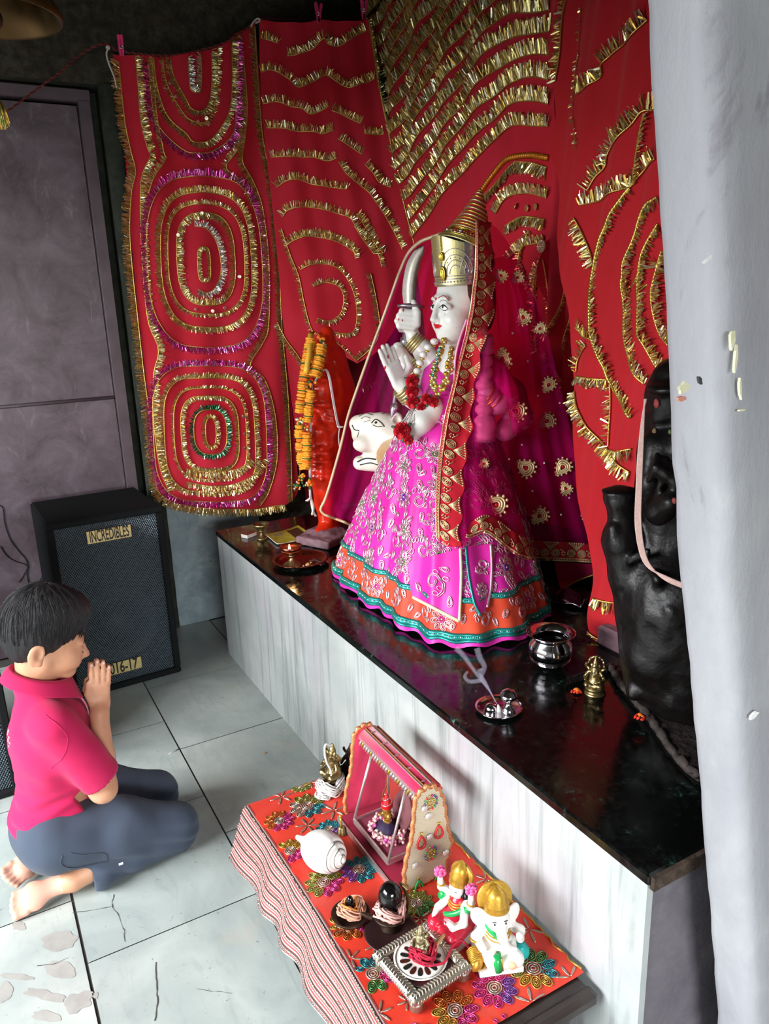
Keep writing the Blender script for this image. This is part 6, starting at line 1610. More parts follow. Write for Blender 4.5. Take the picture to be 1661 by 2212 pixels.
strand([(694, 750, -.07), (688, 780, -.10), (680, 812, -.12)], .023, 'b'); strand([(672, 845, -.13), (667, 880, -.13), (664, 910, -.13)], .018, 'b'); strand([(663, 935, -.13), (663, 970, -.13), (662, 1000, -.13), (660, 1010, -.13)], .019, 'b')
b = MB()
for (x, y, dd) in ((697, 738, -.06), (690, 730, -.05), (700, 745, -.06), (676, 826, -.12), (668, 830, -.12), (655, 905, -.12), (645, 908, -.12), (662, 922, -.13), (650, 918, -.12), (657, 1028, -.12), (665, 1040, -.12), (648, 1045, -.12), (655, 1048, -.12), (668, 1050, -.12), (642, 1052, -.12), (652, 1035, -.11)):
    for k in range(5): b.mat(rng.choice((0, 1, 2, 3))); b.ell(O(x + rng.uniform(-7, 7), y + rng.uniform(-6, 6), dd + rng.uniform(-.02, .01)), rng.uniform(.004, .008), None, 7, 5)
b.build('tinsel_knot', [M['goldw'], M['mari2'], M['thread_g'], M['mari']], gar2)
b = MB(); G = np.array([[O(x - 7, y, dd), O(x - 2, y + 1, dd - .006), O(x + 5, y, dd)] for x, y, dd in ((676, 716, .0), (672, 722, -.04), (671, 745, -.09), (668, 770, -.12), (664, 792, -.135), (662, 806, -.14))]); b.sheet(G, .002); b.build('yellow_ribbon', M['yellow'], gar2)
thr = thing('sacred_thread', O(700, 900, -.1), 'loop of white cotton thread round the orange statue', 'thread'); M['cotton'] = mat('white_cotton', '#dcd8d6', .9, var=.1, vs=200)
for path in ([(676, 830, -.08), (690, 808, -.10), (702, 798, -.09), (710, 812, -.10), (716, 845, -.10), (722, 880, -.09), (729, 915, -.08), (734, 925, -.07)], [(734, 925, -.07), (732, 945, -.08), (735, 970, -.08)], [(676, 830, -.08), (673, 880, -.09), (669, 950, -.10), (669, 1010, -.09), (669, 1060, -.08), (671, 1080, -.07), (676, 1105, -.06), (682, 1115, -.05)], [(671, 1075, -.07), (662, 1082, -.08)], [(730, 922, -.08), (743, 922, -.08)], [(671, 1078, -.07), (676, 1095, -.07), (674, 1112, -.06)]):
    b = MB(); P = resample(catmull([O(*p) for p in path], 10), .006)
    for k in range(4): o = np.array([rng.uniform(-1, 1), rng.uniform(-1, 1), rng.uniform(-.3, .3)]) * .0035; b.tube(P + o, .0026, 5)
    b.build('cotton_strand', M['cotton'], thr)

# ------------------------------------------------------------------ black stone deity on the right
KA = math.hypot(1.33, 1.08)
def K(px, py, dd=0.0): return onr(px, py, KA + dd)
M['basalt'] = mat('oiled_black_stone', '#0b0807', .42, spec=.3, var=.4, vs=40, bump=.35, bs=70, bd=.004); M['basaltr'] = mat('rough_dark_stone', '#241a18', .7, var=.5, vs=30, bump=.8, bs=60, bd=.008)
blk = thing('black_statue', (1.35, 1.08, HP), 'oiled black stone deity seated half behind the grey pillar', 'statue')
Q_ = SDF((1.10, .74, HP - .01), (1.72, 1.40, 1.46), .0048)
Q_.ell(K(1452, 862, .03), (.056, .056, .066), None, .008).ell(K(1458, 812, .04), (.046, .046, .040), None, .02).ell(K(1432, 868, .0), (.022, .022, .026), None, .012).ell(K(1424, 880, -.01), (.012, .012, .012), None, .01).ell(K(1428, 903, .0), (.02, .02, .016), None, .012).path([K(1450, 905, .03), K(1456, 950, .04)], [.036, .05], .012)
Q_.ell(K(1408, 852, .03), (.014, .014, .028), None, .01)
Q_.path([K(1428, 968, .01), K(1505, 965, .06)], [.044, .044], .02).path([K(1456, 985, .05), K(1458, 1060, .05), K(1458, 1140, .05)], [.078, .080, .088], .03).path([K(1440, 1250, .03), K(1480, 1250, .05)], [.105, .11], .04).path([K(1460, 1290, .04), K(1462, 1330, .03)], [.12, .12], .04)
Q_.path([K(1424, 970, .0), K(1408, 1045, -.02), K(1424, 1105, -.07), K(1450, 1085, -.10)], [.034, .031, .028, .024], .012).path([K(1506, 968, .04), K(1530, 1060, .02), K(1510, 1120, -.05)], [.034, .031, .026], .012)
for s_ in (-1, 1): Q_.ell(K(1438 + 9 * s_, 858, -.02), (.010, .010, .007), None, .005).ell(K(1420 + 40 * (s_ > 0), 868, .03), (.010, .012, .022), None, .006)
Q_.ell(K(1450, 838, .0), (.05, .05, .016), None, .008)
Q_.path([K(1408, 900, .05), K(1404, 990, .05)], [.020, .024], .015).path([K(1480, 960, 0), K(1490, 1040, -.03)], [.04, .036], .02)
Q_.ell(K(1338, 1062, 0), (.040, .040, .010), None, .003).ell(K(1338, 1076, 0), (.035, .035, .016), None, .004).path([K(1340, 1082, .0), K(1344, 1112, 0)], [.036, .028], .01).path([K(1344, 1116, 0), K(1346, 1165, 0), K(1360, 1240, 0), K(1372, 1330, .0), K(1382, 1420, .0), K(1388, 1470, 0)], [.030, .046, .046, .040, .036, .036], .012)
Q_.path([K(1325, 1140, -.03), K(1330, 1180, -.03)], [.012, .012], .012)
for y in (1205, 1215): Q_.path([K(1360, y, -.05), K(1400, y - 18, -.07)], [.006, .006], .008)
Q_.path([K(1430, 1330, .0), K(1420, 1410, -.02), K(1400, 1470, -.02)], [.09, .075, .05], .03).path([K(1470, 1300, 0), K(1480, 1480, 0)], [.11, .10], .03).path([K(1395, 1480, -.03), K(1372, 1492, -.05)], [.03, .022], .01)
for k, (x0, y0, x1, y1) in enumerate(((1420, 985, 1400, 1040), (1440, 990, 1420, 1060), (1460, 1000, 1445, 1080), (1400, 1230, 1425, 1270), (1430, 1300, 1450, 1340))): Q_.path([K(x0, y0, -.08), K((x0 + x1) / 2 + 8, (y0 + y1) / 2, -.10), K(x1, y1, -.08)], [.007, .009, .006], .014)
Q_.half((1.455, 0, 0), (1, 0, 0)); Q_.half((0, 0, HP + .02), (0, 0, -1)); kb = Q_.build('body', M['basalt'], blk, 2, None, lambda V: np.stack([vnoise(V, (30, 30, 24), 1) * .0035] * 3, 1))
base_poly = [onz(x, y, HP)[:2] for x, y in ((1318, 1452), (1350, 1500), (1400, 1560), (1440, 1622), (1478, 1668), (1508, 1690))]
bp = [(1.20, 1.16)] ; bp = [tuple(p) for p in base_poly] + [(1.30, .76), (1.45, .76), (1.45, 1.30), (1.22, 1.30)]
b = MB(); b.prism(bp, (0, 0, 0), np.eye(3), HP + .001, HP + .022)
V = [(p[0], p[1], HP + .022) for p in bp]; o = b.build('base_slab', M['basaltr'], blk)
b = MB(); P = [np.array([p[0], p[1], HP + .018 + .004 * noise.noise(Vector((i, 0, 0)))]) for i, p in enumerate(base_poly)]; P = resample(catmull(P, 8), .01)
for i in range(len(P)): P[i] += np.array([rng.gauss(0, .002), rng.gauss(0, .002), rng.gauss(0, .002)])
b.tube(P, np.array([(.0075 + .0008 * (i % 5)) * (1 + .5 * noise.noise(Vector((i * .5, 0, 0)))) for i in range(len(P))]), 7); b.build('worn_edge', mat('worn_grey_edge', '#352d29', .8, var=.6, vs=60, bump=.6, bs=90), blk)
b = MB(); b.bevbox(onz(1335, 1408, HP + .03) + np.array([.06, .05, 0]), (.06, .12, .06), .008); b.build('mauve_block', M['mauve'], blk)
b = MB(); kB = bvh_of([kb])
for x, y, m_, r in ((1419, 872, 0, .008), (1418, 868, 0, .006), (1414, 932, 1, .006), (1447, 934, 2, .005), (1456, 1082, 0, .006), (1478, 1207, 0, .008), (1476, 1215, 0, .006)):
    p, n = px_on(kB, x, y, .001); 
    if p is not None: b.mat(m_); b.ell(p, (r * .6, r, r * 1.2), None, 8, 5)
b.build('paste_mark', [mat('vermilion_mark', '#7a2a26', .7), mat('tan_mark', '#6a5535', .7), mat('green_mark', '#45542f', .7)], blk)
th2 = thing('sacred_thread', K(1385, 1000, -.06), 'long pale pink cotton thread hanging down the black statue', 'thread'); M['pinkcot'] = mat('pink_cotton', '#c9a8a0', .9, var=.12, vs=200)
for k in range(6):
    pts = [(1396 - k * .6, 862, -.02), (1388 + k * .6, 900, -.04), (1383 + k * 1.8 - 4, 980, -.07), (1379 + k * 2 - 4, 1060, -.09), (1377 + k * 2.2 - 4, 1130, -.10), (1386 + k * 2 - 4, 1190, -.10), (1404 + k * 1.5 - 4, 1225, -.11), (1440, 1246 + k * 1.6, -.12), (1488, 1266 + k * 1.6, -.12)]
    b = MB(); b.tube(catmull([K(x, y, dd) for x, y, dd in pts], 10), .0022, 5); b.build('cotton_strand', M['pinkcot'], th2)

# ------------------------------------------------------------------ offerings on the granite
b_ = None
def basis(a): return np.array([[math.cos(a), -math.sin(a), 0], [math.sin(a), math.cos(a), 0], [0, 0, 1.]])
M['brass'] = mat('old_brass', '#94835a', .38, .95, var=.3, vs=60); M['copper'] = mat('copper', '#8a4a3c', .28, 1.0, var=.2, vs=40); M['steel'] = mat('polished_steel', '#d3cfd4', .10, 1.0, var=.05, vs=20)
c = onz(538, 1159, HP); mb_ = thing('matchbox', c, 'small matchbox with dark red lid left of the brass cup', 'matchbox'); p0, p1 = onz(530, 1165, HP), onz(556, 1155, HP); a = math.atan2(p1[1] - p0[1], p1[0] - p0[0]); R = basis(a)
b = MB(); b.box(c + np.array([0, 0, .0085]), (.056, .036, .0145), R); b.build('tray', mat('white_card', '#dcd8d2', .7), mb_); b = MB(); b.bevbox(c + np.array([0, 0, .0165]), (.057, .037, .002), .0006, R); b.box(c + np.array([0, 0, .0005]), (.057, .037, .001), R); b.build('sleeve', mat('matchbox_print', '#7a3a30', .6, var=.5, vs=120), mb_)
def goblet(c, rb, rt, h, name, label, mats, bowl=.4, cat='lamp'):
    t = thing(name, c, label, cat); b = MB(); b.lathe([(0, 0), (rb, 0), (rb, .003), (rb * .8, .008), (rb * .4, h * .22), (rb * .22, h * .36), (rb * .22, h * .46), (rb * .42, h * .50), (rb * .22, h * .54)], c, 28); b.build('foot', mats[0], t)
    b = MB(); b.lathe([(rb * .2, h * .54), (rt * .55, h * .62), (rt * .92, h * .85), (rt, h), (rt * .97, h * 1.0), (rt * .86, h * .86), (rt * .5, h * .68), (0, h * .64)], c, 32); b.build('bowl', mats[1], t); return t
goblet(onz(566, 1164, HP), .024, .036, .068, 'brass_cup', 'small footed brass cup beside the matchbox', (M['brass'], M['brass']), cat='cup')
bk_ = thing('booklet', onz(625, 1158, HP), 'yellow green prayer booklet lying before the orange statue', 'booklet')
cs = [onz(x, y, HP + .004) for x, y in ((573, 1157), (644, 1138), (676, 1160), (598, 1178))]; G = np.zeros((13, 9, 3))
for i in range(13):
    for j in range(9): u, v = i / 12, j / 8; G[i, j] = (cs[0] * (1 - u) + cs[1] * u) * (1 - v) + (cs[3] * (1 - u) + cs[2] * u) * v + np.array([0, 0, .006 * (abs(u - .5) * 2) ** 3])
b = MB(); b.sheet(G, .003); b.build('pages', mat('white_paper', '#e4e0d4', .7), bk_); b = MB(); b.grid(G + np.array([0, 0, .0022])); b.build('cover', mat('yellow_green_print', '#b8b43c', .45, var=.25, vs=30), bk_)
b = MB(); b.grid(G[7:12, 1:8] + np.array([0, 0, .0028])); b.mat(1); b.grid(G[2:6, 1:4] + np.array([0, 0, .0028])); b.build('cover_picture', [mat('dark_print', '#4a3420', .45, var=.9, vs=90), mat('grey_print', '#8d8a60', .45, var=.5, vs=90)], bk_)
c = onz(650, 1216, HP); th_ = thing('copper_plate', c, 'round fluted copper plate holding the burning lamp', 'plate')
b = MB(); b.lathe([(0, .002), (.075, .002), (.084, .006), (.096, .016), (.106, .017), (.107, .0195), (.096, .0185), (.082, .009), (.074, .0045), (0, .0045)], c, 96, fn=lambda a, z: 1 + (.012 * math.sin(24 * a) if .25 < z < .8 else 0)); b.build('dish', M['copper'], th_)
cl_ = onz(631, 1224, HP) + np.array([0, 0, .005]); lamp = goblet(cl_, .036, .043, .078, 'oil_lamp', 'lit oil lamp on a brass foot standing in the copper plate', (M['brass'], M['copper']))
b = MB(); b.lathe([(0, .058), (.036, .060), (.0, .0605)], cl_, 24); b.build('ghee', mat('ghee', '#c8722a', .25), lamp)
fm = bpy.data.materials.new('lamp_flame'); fm.use_nodes = True; e = fm.node_tree.nodes.new('ShaderNodeEmission'); e.inputs['Color'].default_value = (1, .62, .25, 1); e.inputs['Strength'].default_value = 30; fm.node_tree.links.new(e.outputs[0], fm.node_tree.nodes['Material Output'].inputs['Surface'])
b = MB(); cf = cl_ + np.array([-.008, -.006, .060]); b.lathe([(0, 0), (.0035, .004), (.0045, .010), (.003, .018), (0, .028)], cf, 14); b.build('flame', fm, lamp); b = MB(); b.tube([cf - np.array([0, 0, .002]), cf + np.array([.0005, 0, .006])], .0013, 5); b.build('wick', M['blackp'], lamp)
ld_ = bpy.data.lights.new('lamp_flame_light', 'POINT'); ld_.energy = .35; ld_.color = (1, .55, .2); ld_.shadow_soft_size = .008; lo_ = bpy.data.objects.new('lamp_flame_light', ld_); COL.objects.link(lo_); lo_.location = Vector(cf + np.array([0, 0, .035]))
for (x, y, s_, lab) in ((665, 1222, .010, 'largest cream sweet crumb in the copper plate'), (674, 1224, .006, 'cream sweet crumb near the plate edge'), (672, 1217, .005, 'small cream sweet crumb behind the largest one'), (656, 1224, .005, 'cream sweet crumb next to the lamp foot')):
    p = onz(x, y, HP + .005); z = SDF(p - .02, p + .02, .0016); 
    for k in range(5): z.ell(p + np.array([rng.uniform(-1, 1) * s_ * .5, rng.uniform(-1, 1) * s_ * .5, s_ * .45 + rng.uniform(-.1, .2) * s_]), s_ * rng.uniform(.4, .6), None, .002)
    z.half((0, 0, p[2] + .0003), (0, 0, -1)); o = z.build('sweet_crumb', mat('sweet_cream', '#d6b070', .7) if 'sweet' not in M else M['sweet'], None, 1); tag(o, lab, 'food', 'sweet crumbs in the copper plate')
for i, pts in enumerate(([(668, 1212), (686, 1209), (702, 1219)], [(676, 1207), (692, 1214), (704, 1213)], [(684, 1216), (694, 1221), (700, 1216)])):
    b = MB(); b.tube([onz(x, y, HP + .012 + .002 * i) for x, y in pts], np.array([.003, .0034, .002]), 6); o = b.build('incense_stub', mat('brown_stub', '#3a2018', .8)); tag(o, ('longest brown incense stub in the copper plate', 'middle brown incense stub lying across the longest one', 'short brown incense stub nearest the plate rim')[i], 'incense stub', 'incense stubs in the copper plate')

c = onz(1188, 1437, HP); t = thing('water_pot', c, 'shiny steel water pot with flared rim right of the pink skirt', 'pot')
b = MB(); b.lathe([(0, .0), (.024, .0), (.030, .004), (.046, .016), (.057, .036), (.059, .050), (.054, .066), (.046, .076), (.045, .081), (.056, .090), (.064, .096), (.0645, .0975), (.062, .0975), (.052, .091), (.0425, .083), (.0425, .076), (.051, .064), (.056, .048), (.050, .028), (.03, .008), (0, .005)], c, 56); b.build('vessel', M['steel'], t)
b = MB(); 
for z, r in ((.018, .0480), (.024, .0525), (.014, .0445)): b.tube([c + np.array([r * math.cos(a), r * math.sin(a), z]) for a in np.linspace(0, 2 * PI, 48, endpoint=False)], .0011, 5, True)
b.build('ridge', M['steel'], t); b = MB(); b.lathe([(0, .062), (.0515, .062)], c, 40); b.build('water', mat('still_water', '#1a1512', .03), t)
c = onz(1077, 1533, HP); t = thing('incense_plate', c, 'small steel incense plate with a dome and a ball handle near the slab edge', 'incense holder')
b = MB(); b.lathe([(0, .002), (.042, .002), (.050, .006), (.056, .008), (.0565, .0095), (.050, .008), (.042, .0042), (0, .0042)], c, 48); b.build('saucer', M['steel'], t)
p = onz(1061, 1536, HP) + np.array([0, 0, .004]); b = MB(); b.lathe([(.016, 0), (.0165, .002), (.014, .010), (.008, .0155), (0, .017)], p, 28); b.build('dome', M['steel'], t)
p = onz(1098, 1539, HP) + np.array([0, 0, .004]); b = MB(); b.lathe([(.017, 0), (.0165, .004), (.012, .012), (.0065, .018), (.006, .024), (.013, .028), (.0195, .036), (.021, .044), (.0185, .046), (.014, .053), (.006, .0575), (0, .058)], p, 32); b.build('ball_handle', M['steel'], t)
pc_ = onz(1078, 1541, HP) + np.array([0, 0, .0045]); t = thing('incense_cone', pc_, 'ash white incense cone smoking on the steel plate', 'incense'); b = MB(); b.lathe([(0, 0), (.0055, 0), (.0045, .008), (.0022, .018), (0, .021)], pc_, 14, frame((-.15, 0, 1))); b.build('ash_cone', mat('ash', '#c9c6c2', .9), t)
sm = bpy.data.materials.new('incense_smoke'); sm.use_nodes = True; tt = sm.node_tree; o_ = tt.nodes['Material Output']; tr = tt.nodes.new('ShaderNodeBsdfTransparent'); df = tt.nodes.new('ShaderNodeBsdfDiffuse'); df.inputs['Color'].default_value = (.72, .70, .85, 1); tlc = tt.nodes.new('ShaderNodeBsdfTranslucent'); tlc.inputs['Color'].default_value = (.72, .70, .85, 1)
ad_ = tt.nodes.new('ShaderNodeMixShader'); tt.links.new(df.outputs[0], ad_.inputs[1]); tt.links.new(tlc.outputs[0], ad_.inputs[2]); lw = tt.nodes.new('ShaderNodeLayerWeight'); lw.inputs['Blend'].default_value = .4; mp_ = tt.nodes.new('ShaderNodeMapRange'); mp_.inputs['From Min'].default_value = 0; mp_.inputs['From Max'].default_value = .9; mp_.inputs['To Min'].default_value = .16; mp_.inputs['To Max'].default_value = 0
tt.links.new(lw.outputs['Facing'], mp_.inputs['Value']); mx_ = tt.nodes.new('ShaderNodeMixShader'); tt.links.new(mp_.outputs[0], mx_.inputs[0]); tt.links.new(tr.outputs[0], mx_.inputs[1]); tt.links.new(ad_.outputs[0], mx_.inputs[2]); tt.links.new(mx_.outputs[0], o_.inputs['Surface'])
ds = math.hypot(pc_[0], pc_[1]); b = MB(); Sm = lambda pts: catmull([onr(x, y, ds + dd) for x, y, dd in pts], 12)
b.tube(Sm([(1074, 1522, 0), (1062, 1500, .01), (1050, 1482, .01), (1040, 1462, .02), (1046, 1440, .03), (1036, 1420, .04), (1030, 1400, .05)]), np.array([.0012, .003, .006, .009, .010, .012, .012]), 12, flat=.5); b.tube(Sm([(1074, 1522, 0), (1056, 1490, .0), (1040, 1470, .0), (1018, 1440, .01), (1000, 1415, .02), (985, 1400, .03)]), np.array([.0012, .004, .008, .009, .012, .014]), 12, flat=.5)
b.tube(Sm([(1040, 1470, .0), (1015, 1472, .0), (1004, 1462, .0), (1010, 1450, .01)]), np.array([.006, .006, .005, .003]), 10, flat=.5); b.tube(Sm([(1062, 1500, 0), (1048, 1472, 0), (1034, 1452, .01), (1042, 1445, .01)]), np.array([.003, .006, .007, .004]), 10, flat=.5)
o = b.build('incense_smoke', sm); tag(o, 'pale violet incense smoke curling up from the small steel plate', 'smoke', None, 'stuff')

# brass idol by the black statue
def idol(c, h, a, label, m, cat='figurine', extra=None):
    t = thing('brass_idol', c, label, cat); R = basis(a); q = lambda x, y, z: c + R @ np.array([x, y, z]) * h
    z = SDF(c - np.array([.55, .55, .02]) * h, c + np.array([.55, .55, 1.1]) * h, h * .016); k = .03 * h
    z.ell(q(.0, 0, .36), np.array([.17, .20, .10]) * h, None, k).path([q(0, 0, .36), q(0, 0, .62)], [.15 * h, .13 * h], k).ell(q(.01, 0, .75), np.array([.085, .085, .10]) * h, None, k * .5).path([q(0, 0, .84), q(-.01, 0, .97)], [.075 * h, .03 * h], k)
    for s_ in (1, -1): z.path([q(.04, s_ * .14, .60), q(.06, s_ * .24, .46), q(.17, s_ * .20, .42)], [.05 * h, .045 * h, .035 * h], k * .5).path([q(.0, s_ * .15, .32), q(.18, s_ * .16, .29), q(.16, -s_ * .05, .27)], [.09 * h, .075 * h, .05 * h], k * .5).path([q(-.03, s_ * .13, .62), q(-.02, s_ * .25, .72), q(.03, s_ * .22, .80)], [.045 * h, .035 * h, .035 * h], k * .5).ell(q(.0, s_ * .10, .76), np.array([.03, .03, .06]) * h, None, k * .5)
    z.path([q(.14, 0, .26), q(.17, .0, .17)], [.06 * h, .04 * h], k); 
    if extra: extra(z, q, h, k)
    z.half((0, 0, c[2] + .17 * h), (0, 0, -1)); z.build('figure', m, t, 1, None, lambda V: np.stack([vnoise(V, (160, 160, 160), 2) * .012 * h] * 3, 1))
    b = MB(); b.lathe([(0, 0), (.27 * h, 0), (.28 * h, .03 * h), (.24 * h, .06 * h), (.21 * h, .10 * h), (.24 * h, .15 * h), (.25 * h, .18 * h), (0, .19 * h)], c, 24); b.build('pedestal', m, t); return t
def halo(z, q, h, k):
    for i in range(11): a = -.3 + (PI + .6) * i / 10; z.ell(q(-.10, .20 * math.cos(a), .74 + .22 * math.sin(a)), .045 * h, None, k * .3)
    z.path([q(.10, .24, .42), q(.24, .18, .46), q(.28, .04, .40)], [.035 * h, .03 * h, .03 * h], k * .4)
idol(onz(1284, 1497, HP), .098, PI + .55, 'small seated brass idol standing before the black statue', M['brass'], extra=halo)
def flower(c, r, label, group='loose marigold flowers'):
    b = MB(); 
    for k in range(26):
        a = rng.uniform(0, 2 * PI); q = rng.uniform(.1, 1); p = c + np.array([math.cos(a) * r * q * .8, math.sin(a) * r * q * .8, r * (.25 + .55 * (1 - q))]); d = np.array([math.cos(a) * q, math.sin(a) * q, .6]); b.mat(0 if q < .6 else 1); b.ell(p, (r * .30, r * .22, r * .10), frame(d), 7, 5)
    o = b.build('marigold_flower', [M['mari2'], mat('marigold_red', '#c8260f', .7) if 'mred' not in M else M['mred']]); tag(o, label, 'flower', group)
M['mred'] = mat('marigold_red', '#d02c12', .7)
flower(onz(1246, 1497, HP), .017, 'red orange marigold left of the small brass idol'); flower(onz(1383, 1552, HP + .024), .016, 'red orange marigold on the dark base of the black statue'); flower(onz(803, 1296, HP), .013, 'red orange marigold at the skirt hem nearer the copper plate'); flower(onz(864, 1330, HP), .012, 'orange marigold at the skirt hem farther from the copper plate')
c = onz(1228, 1303, HP); b = MB(); R = basis(.5)
G = np.array([[c + R @ np.array([-.035 + .07 * i / 8, -.05 + .10 * j / 8, .006 + .045 * math.exp(-((i - 4) / 3.2) ** 2) * math.exp(-((j - 4) / 3.5) ** 2) + .004 * math.sin(i * 2 + j)]) for j in range(9)] for i in range(9)]); b.sheet(G, .004); b.mat(1); b.tube(G[:, 0], .003, 5); b.tube(G[0, :], .002, 5); o = b.build('tinsel_bundle', [mat('maroon_foil', '#4a1026', .35, .5, var=.5, vs=80), M['silver']]); tag(o, 'crumpled maroon foil cloth with silver edge behind the steel pot', 'cloth')
# ------------------------------------------------------------------ low table with cloth
TZ = .272
M['wood'] = mat('dark_stained_wood', '#2c2320', .4, var=.35, vs=10, stretch=(1, 6, 6), coat=.2)
tb = thing('low_table', (.67, 1.28, 0), 'low dark wooden table under a red embroidered cloth before the marble platform', 'table')
X0, X1, Y0, Y1 = .50, .868, .838, 1.715
b = MB(); b.bevbox(((X0 + X1) / 2, (Y0 + Y1) / 2, TZ - .014), (X1 - X0, Y1 - Y0, .020), .003); b.build('table_top', M['wood'], tb)
b = MB(); b.bevbox(((X0 + X1) / 2 + .004, Y0 - .006, TZ - .022), (X1 - X0 + .012, .030, .034), .009); b.build('end_rail', M['wood'], tb)
b = MB(); b.bevbox(((X0 + X1) / 2, Y1 - .01, TZ - .04), (X1 - X0 - .02, .022, .05), .004); b.build('end_rail', M['wood'], tb)
for x in (X0 + .03, X1 - .035):
    for y in (Y0 + .035, Y1 - .035):
        b = MB(); b.lathe([(.016, 0), (.021, .01), (.017, .03), (.022, .08), (.024, .14), (.018, .17), (.024, .19), (.024, TZ - .024), (0, TZ - .024)], (x, y, .0005), 20); b.build('leg', M['wood'], tb)
b = MB(); b.tube([(X0 + .03, Y0 + .035, .12), (X1 - .035, Y0 + .035, .12)], .011, 10); b.build('stretcher', M['wood'], tb)

M['satin'] = m_fabric('red_orange_satin', '#cf2a18', '#de3a22', 900, .36); M['satin'].node_tree.nodes['Principled BSDF'].inputs['Specular IOR Level'].default_value = .5
tc = thing('tablecloth', (.67, 1.28, TZ), 'red satin cloth with glittery flowers and a striped metallic border spread on the low table', 'tablecloth')
def wr(x, y): return .0022 * noise.noise(Vector((x * 14, y * 10, 1))) + .0015 * math.sin(y * 60 + 9 * noise.noise(Vector((x * 8, y * 4, 3))))
def top_z(x, y): return TZ + .001 + max(0, wr(x, y))
G = []
nx, ny = 60, 130
xe = lambda y: .488 + .010 * math.sin((y - .8) * 3.4)
for i in range(nx + 1):
    row = []
    for j in range(ny + 1):
        y = Y0 + .022 + (Y1 + .055 - Y0 - .022) * j / ny; x = xe(y) + (X1 + .012 - xe(y)) * i / nx
        z = top_z(x, y)
        if y > Y1 - .01: z -= (y - Y1 + .01) * 1.1 + 1.8 * max(0, y - Y1) ** 1.2; y = min(y, Y1 + .035 + .3 * (y - Y1 - .035)) if y > Y1 + .035 else y
        row.append((x, y, z))
    G.append(row)
b = MB(); b.grid(G); satin = b.build('red_satin', M['satin'], tc); saB = bvh_of([satin])
# striped woven border falling over the front
def m_stripe():
    t = NT('striped_metallic_weave'); at = t.n('ShaderNodeAttribute', attribute_name='band'); sep = t.n('ShaderNodeSeparateColor'); t.l(at.outputs['Color'], sep.inputs[0])
    ml = t.n('ShaderNodeMath', operation='MULTIPLY'); ml.inputs[1].default_value = 7; t.l(sep.outputs[0], ml.inputs[0]); fr = t.n('ShaderNodeMath', operation='FRACT'); t.l(ml.outputs[0], fr.inputs[0])
    c = t.ramp(fr.outputs[0], [(0, lin('#a84a4a')), (.2, lin('#d2c4bc')), (.36, lin('#6a2a2e')), (.5, lin('#1c2a22')), (.62, lin('#bfb0a6')), (.76, lin('#b4524a')), (.9, lin('#e4dad4'))], 'CONSTANT')
    n = t.noise(t.coord((500, 500, 500)), 2, 1); t.col(t.mix(t.ramp(n, [(.35, (0, 0, 0)), (.7, (.5, .5, .5))]), c, lin('#7a5a58'))); t.b.inputs['Roughness'].default_value = .38; t.b.inputs['Metallic'].default_value = .35; t.bump(fr.outputs[0], .3, .002); return t.m
M['stripe'] = m_stripe()
G = []; cols = []
for j in range(131):
    y = Y0 + .01 + (Y1 - .015 - Y0 - .01) * j / 130; row = []
    for i in range(29):
        s_ = i / 28; dr = s_ * .150; wob = .008 * math.sin(y * 34 + 2 * math.sin(y * 9)) * s_ 
        if dr < .02: x, z = xe(y) - dr * .8 + .004, TZ + .002 - dr * dr * 9
        else: q = dr - .02; x, z = xe(y) - .012 - q * .36 - wob, TZ - .0016 - q * .90
        row.append((x, y - .02 * s_, z)); cols.append(s_)
    G.append(row)
b = MB(); b.grid(G); so = b.build('striped_border', M['stripe'], tc); ca = so.data.color_attributes.new('band', 'FLOAT_COLOR', 'POINT'); ca.data.foreach_set('color', [q for s_ in cols for q in (s_, s_, s_, 1)])
b = MB(); Gs = np.array(G)
for k in (2, 7, 12, 17, 22, 27):
    for j in range(0, 131): 
        if rng.random() < .7: b.ell(Gs[j, k] + np.array([-.0015, 0, .001]), (.0012, .0028, .0012), None, 5, 4)
b.tube(Gs[:, 28], .0025, 5); b.build('sequin_row', M['silv'], so)
# flowers and sprigs stitched on the satin
for nm, c in (('olive', '#9a9a52'), ('tealt', '#3f8f98'), ('pinks', '#d84a8a'), ('oranges', '#d8783a'), ('golds', '#c9a24a'), ('greens', '#5f9a5a'), ('viol', '#8a5aa8'), ('sil2', '#c4b2a2')): M[nm] = metal('sequin_' + nm, c, .3, .75)
FL = [M[k] for k in ('sil2', 'olive', 'tealt', 'pinks', 'oranges', 'golds', 'greens', 'viol')]
def on_satin(x, y, o=.0015):
    h = saB.ray_cast(Vector((x, y, .6)), Vector((0, 0, -1)), 1); return np.array(h[0]) + np.array([0, 0, o]) if h[0] is not None else None
def tflower(mb, c, r, cols, a0, parts=10):
    for k in range(parts):
        a = a0 + 2 * PI * k / parts; mb.mat(cols[k * len(cols) // parts])
        for sc_, tr_ in ((1, .0016), (.62, .0013), (.3, .0015)):
            pts = [(c[0] + r * (.66 + .30 * sc_ * math.cos(q)) * math.cos(a) - r * .185 * sc_ * math.sin(q) * math.sin(a), c[1] + r * (.66 + .30 * sc_ * math.cos(q)) * math.sin(a) + r * .185 * sc_ * math.sin(q) * math.cos(a)) for q in np.linspace(0, 2 * PI, 12, endpoint=False)]
            P = [on_satin(x, y) for x, y in pts]
            if all(p is not None for p in P): mb.tube(np.array(P), tr_, 4, True)
    mb.mat(0)
    for rr in (.30, .20, .10):
        P = [on_satin(c[0] + r * rr * math.cos(q), c[1] + r * rr * math.sin(q)) for q in np.linspace(0, 2 * PI, 14, endpoint=False)]
        if all(p is not None for p in P): mb.tube(np.array(P), .0017, 4, True)
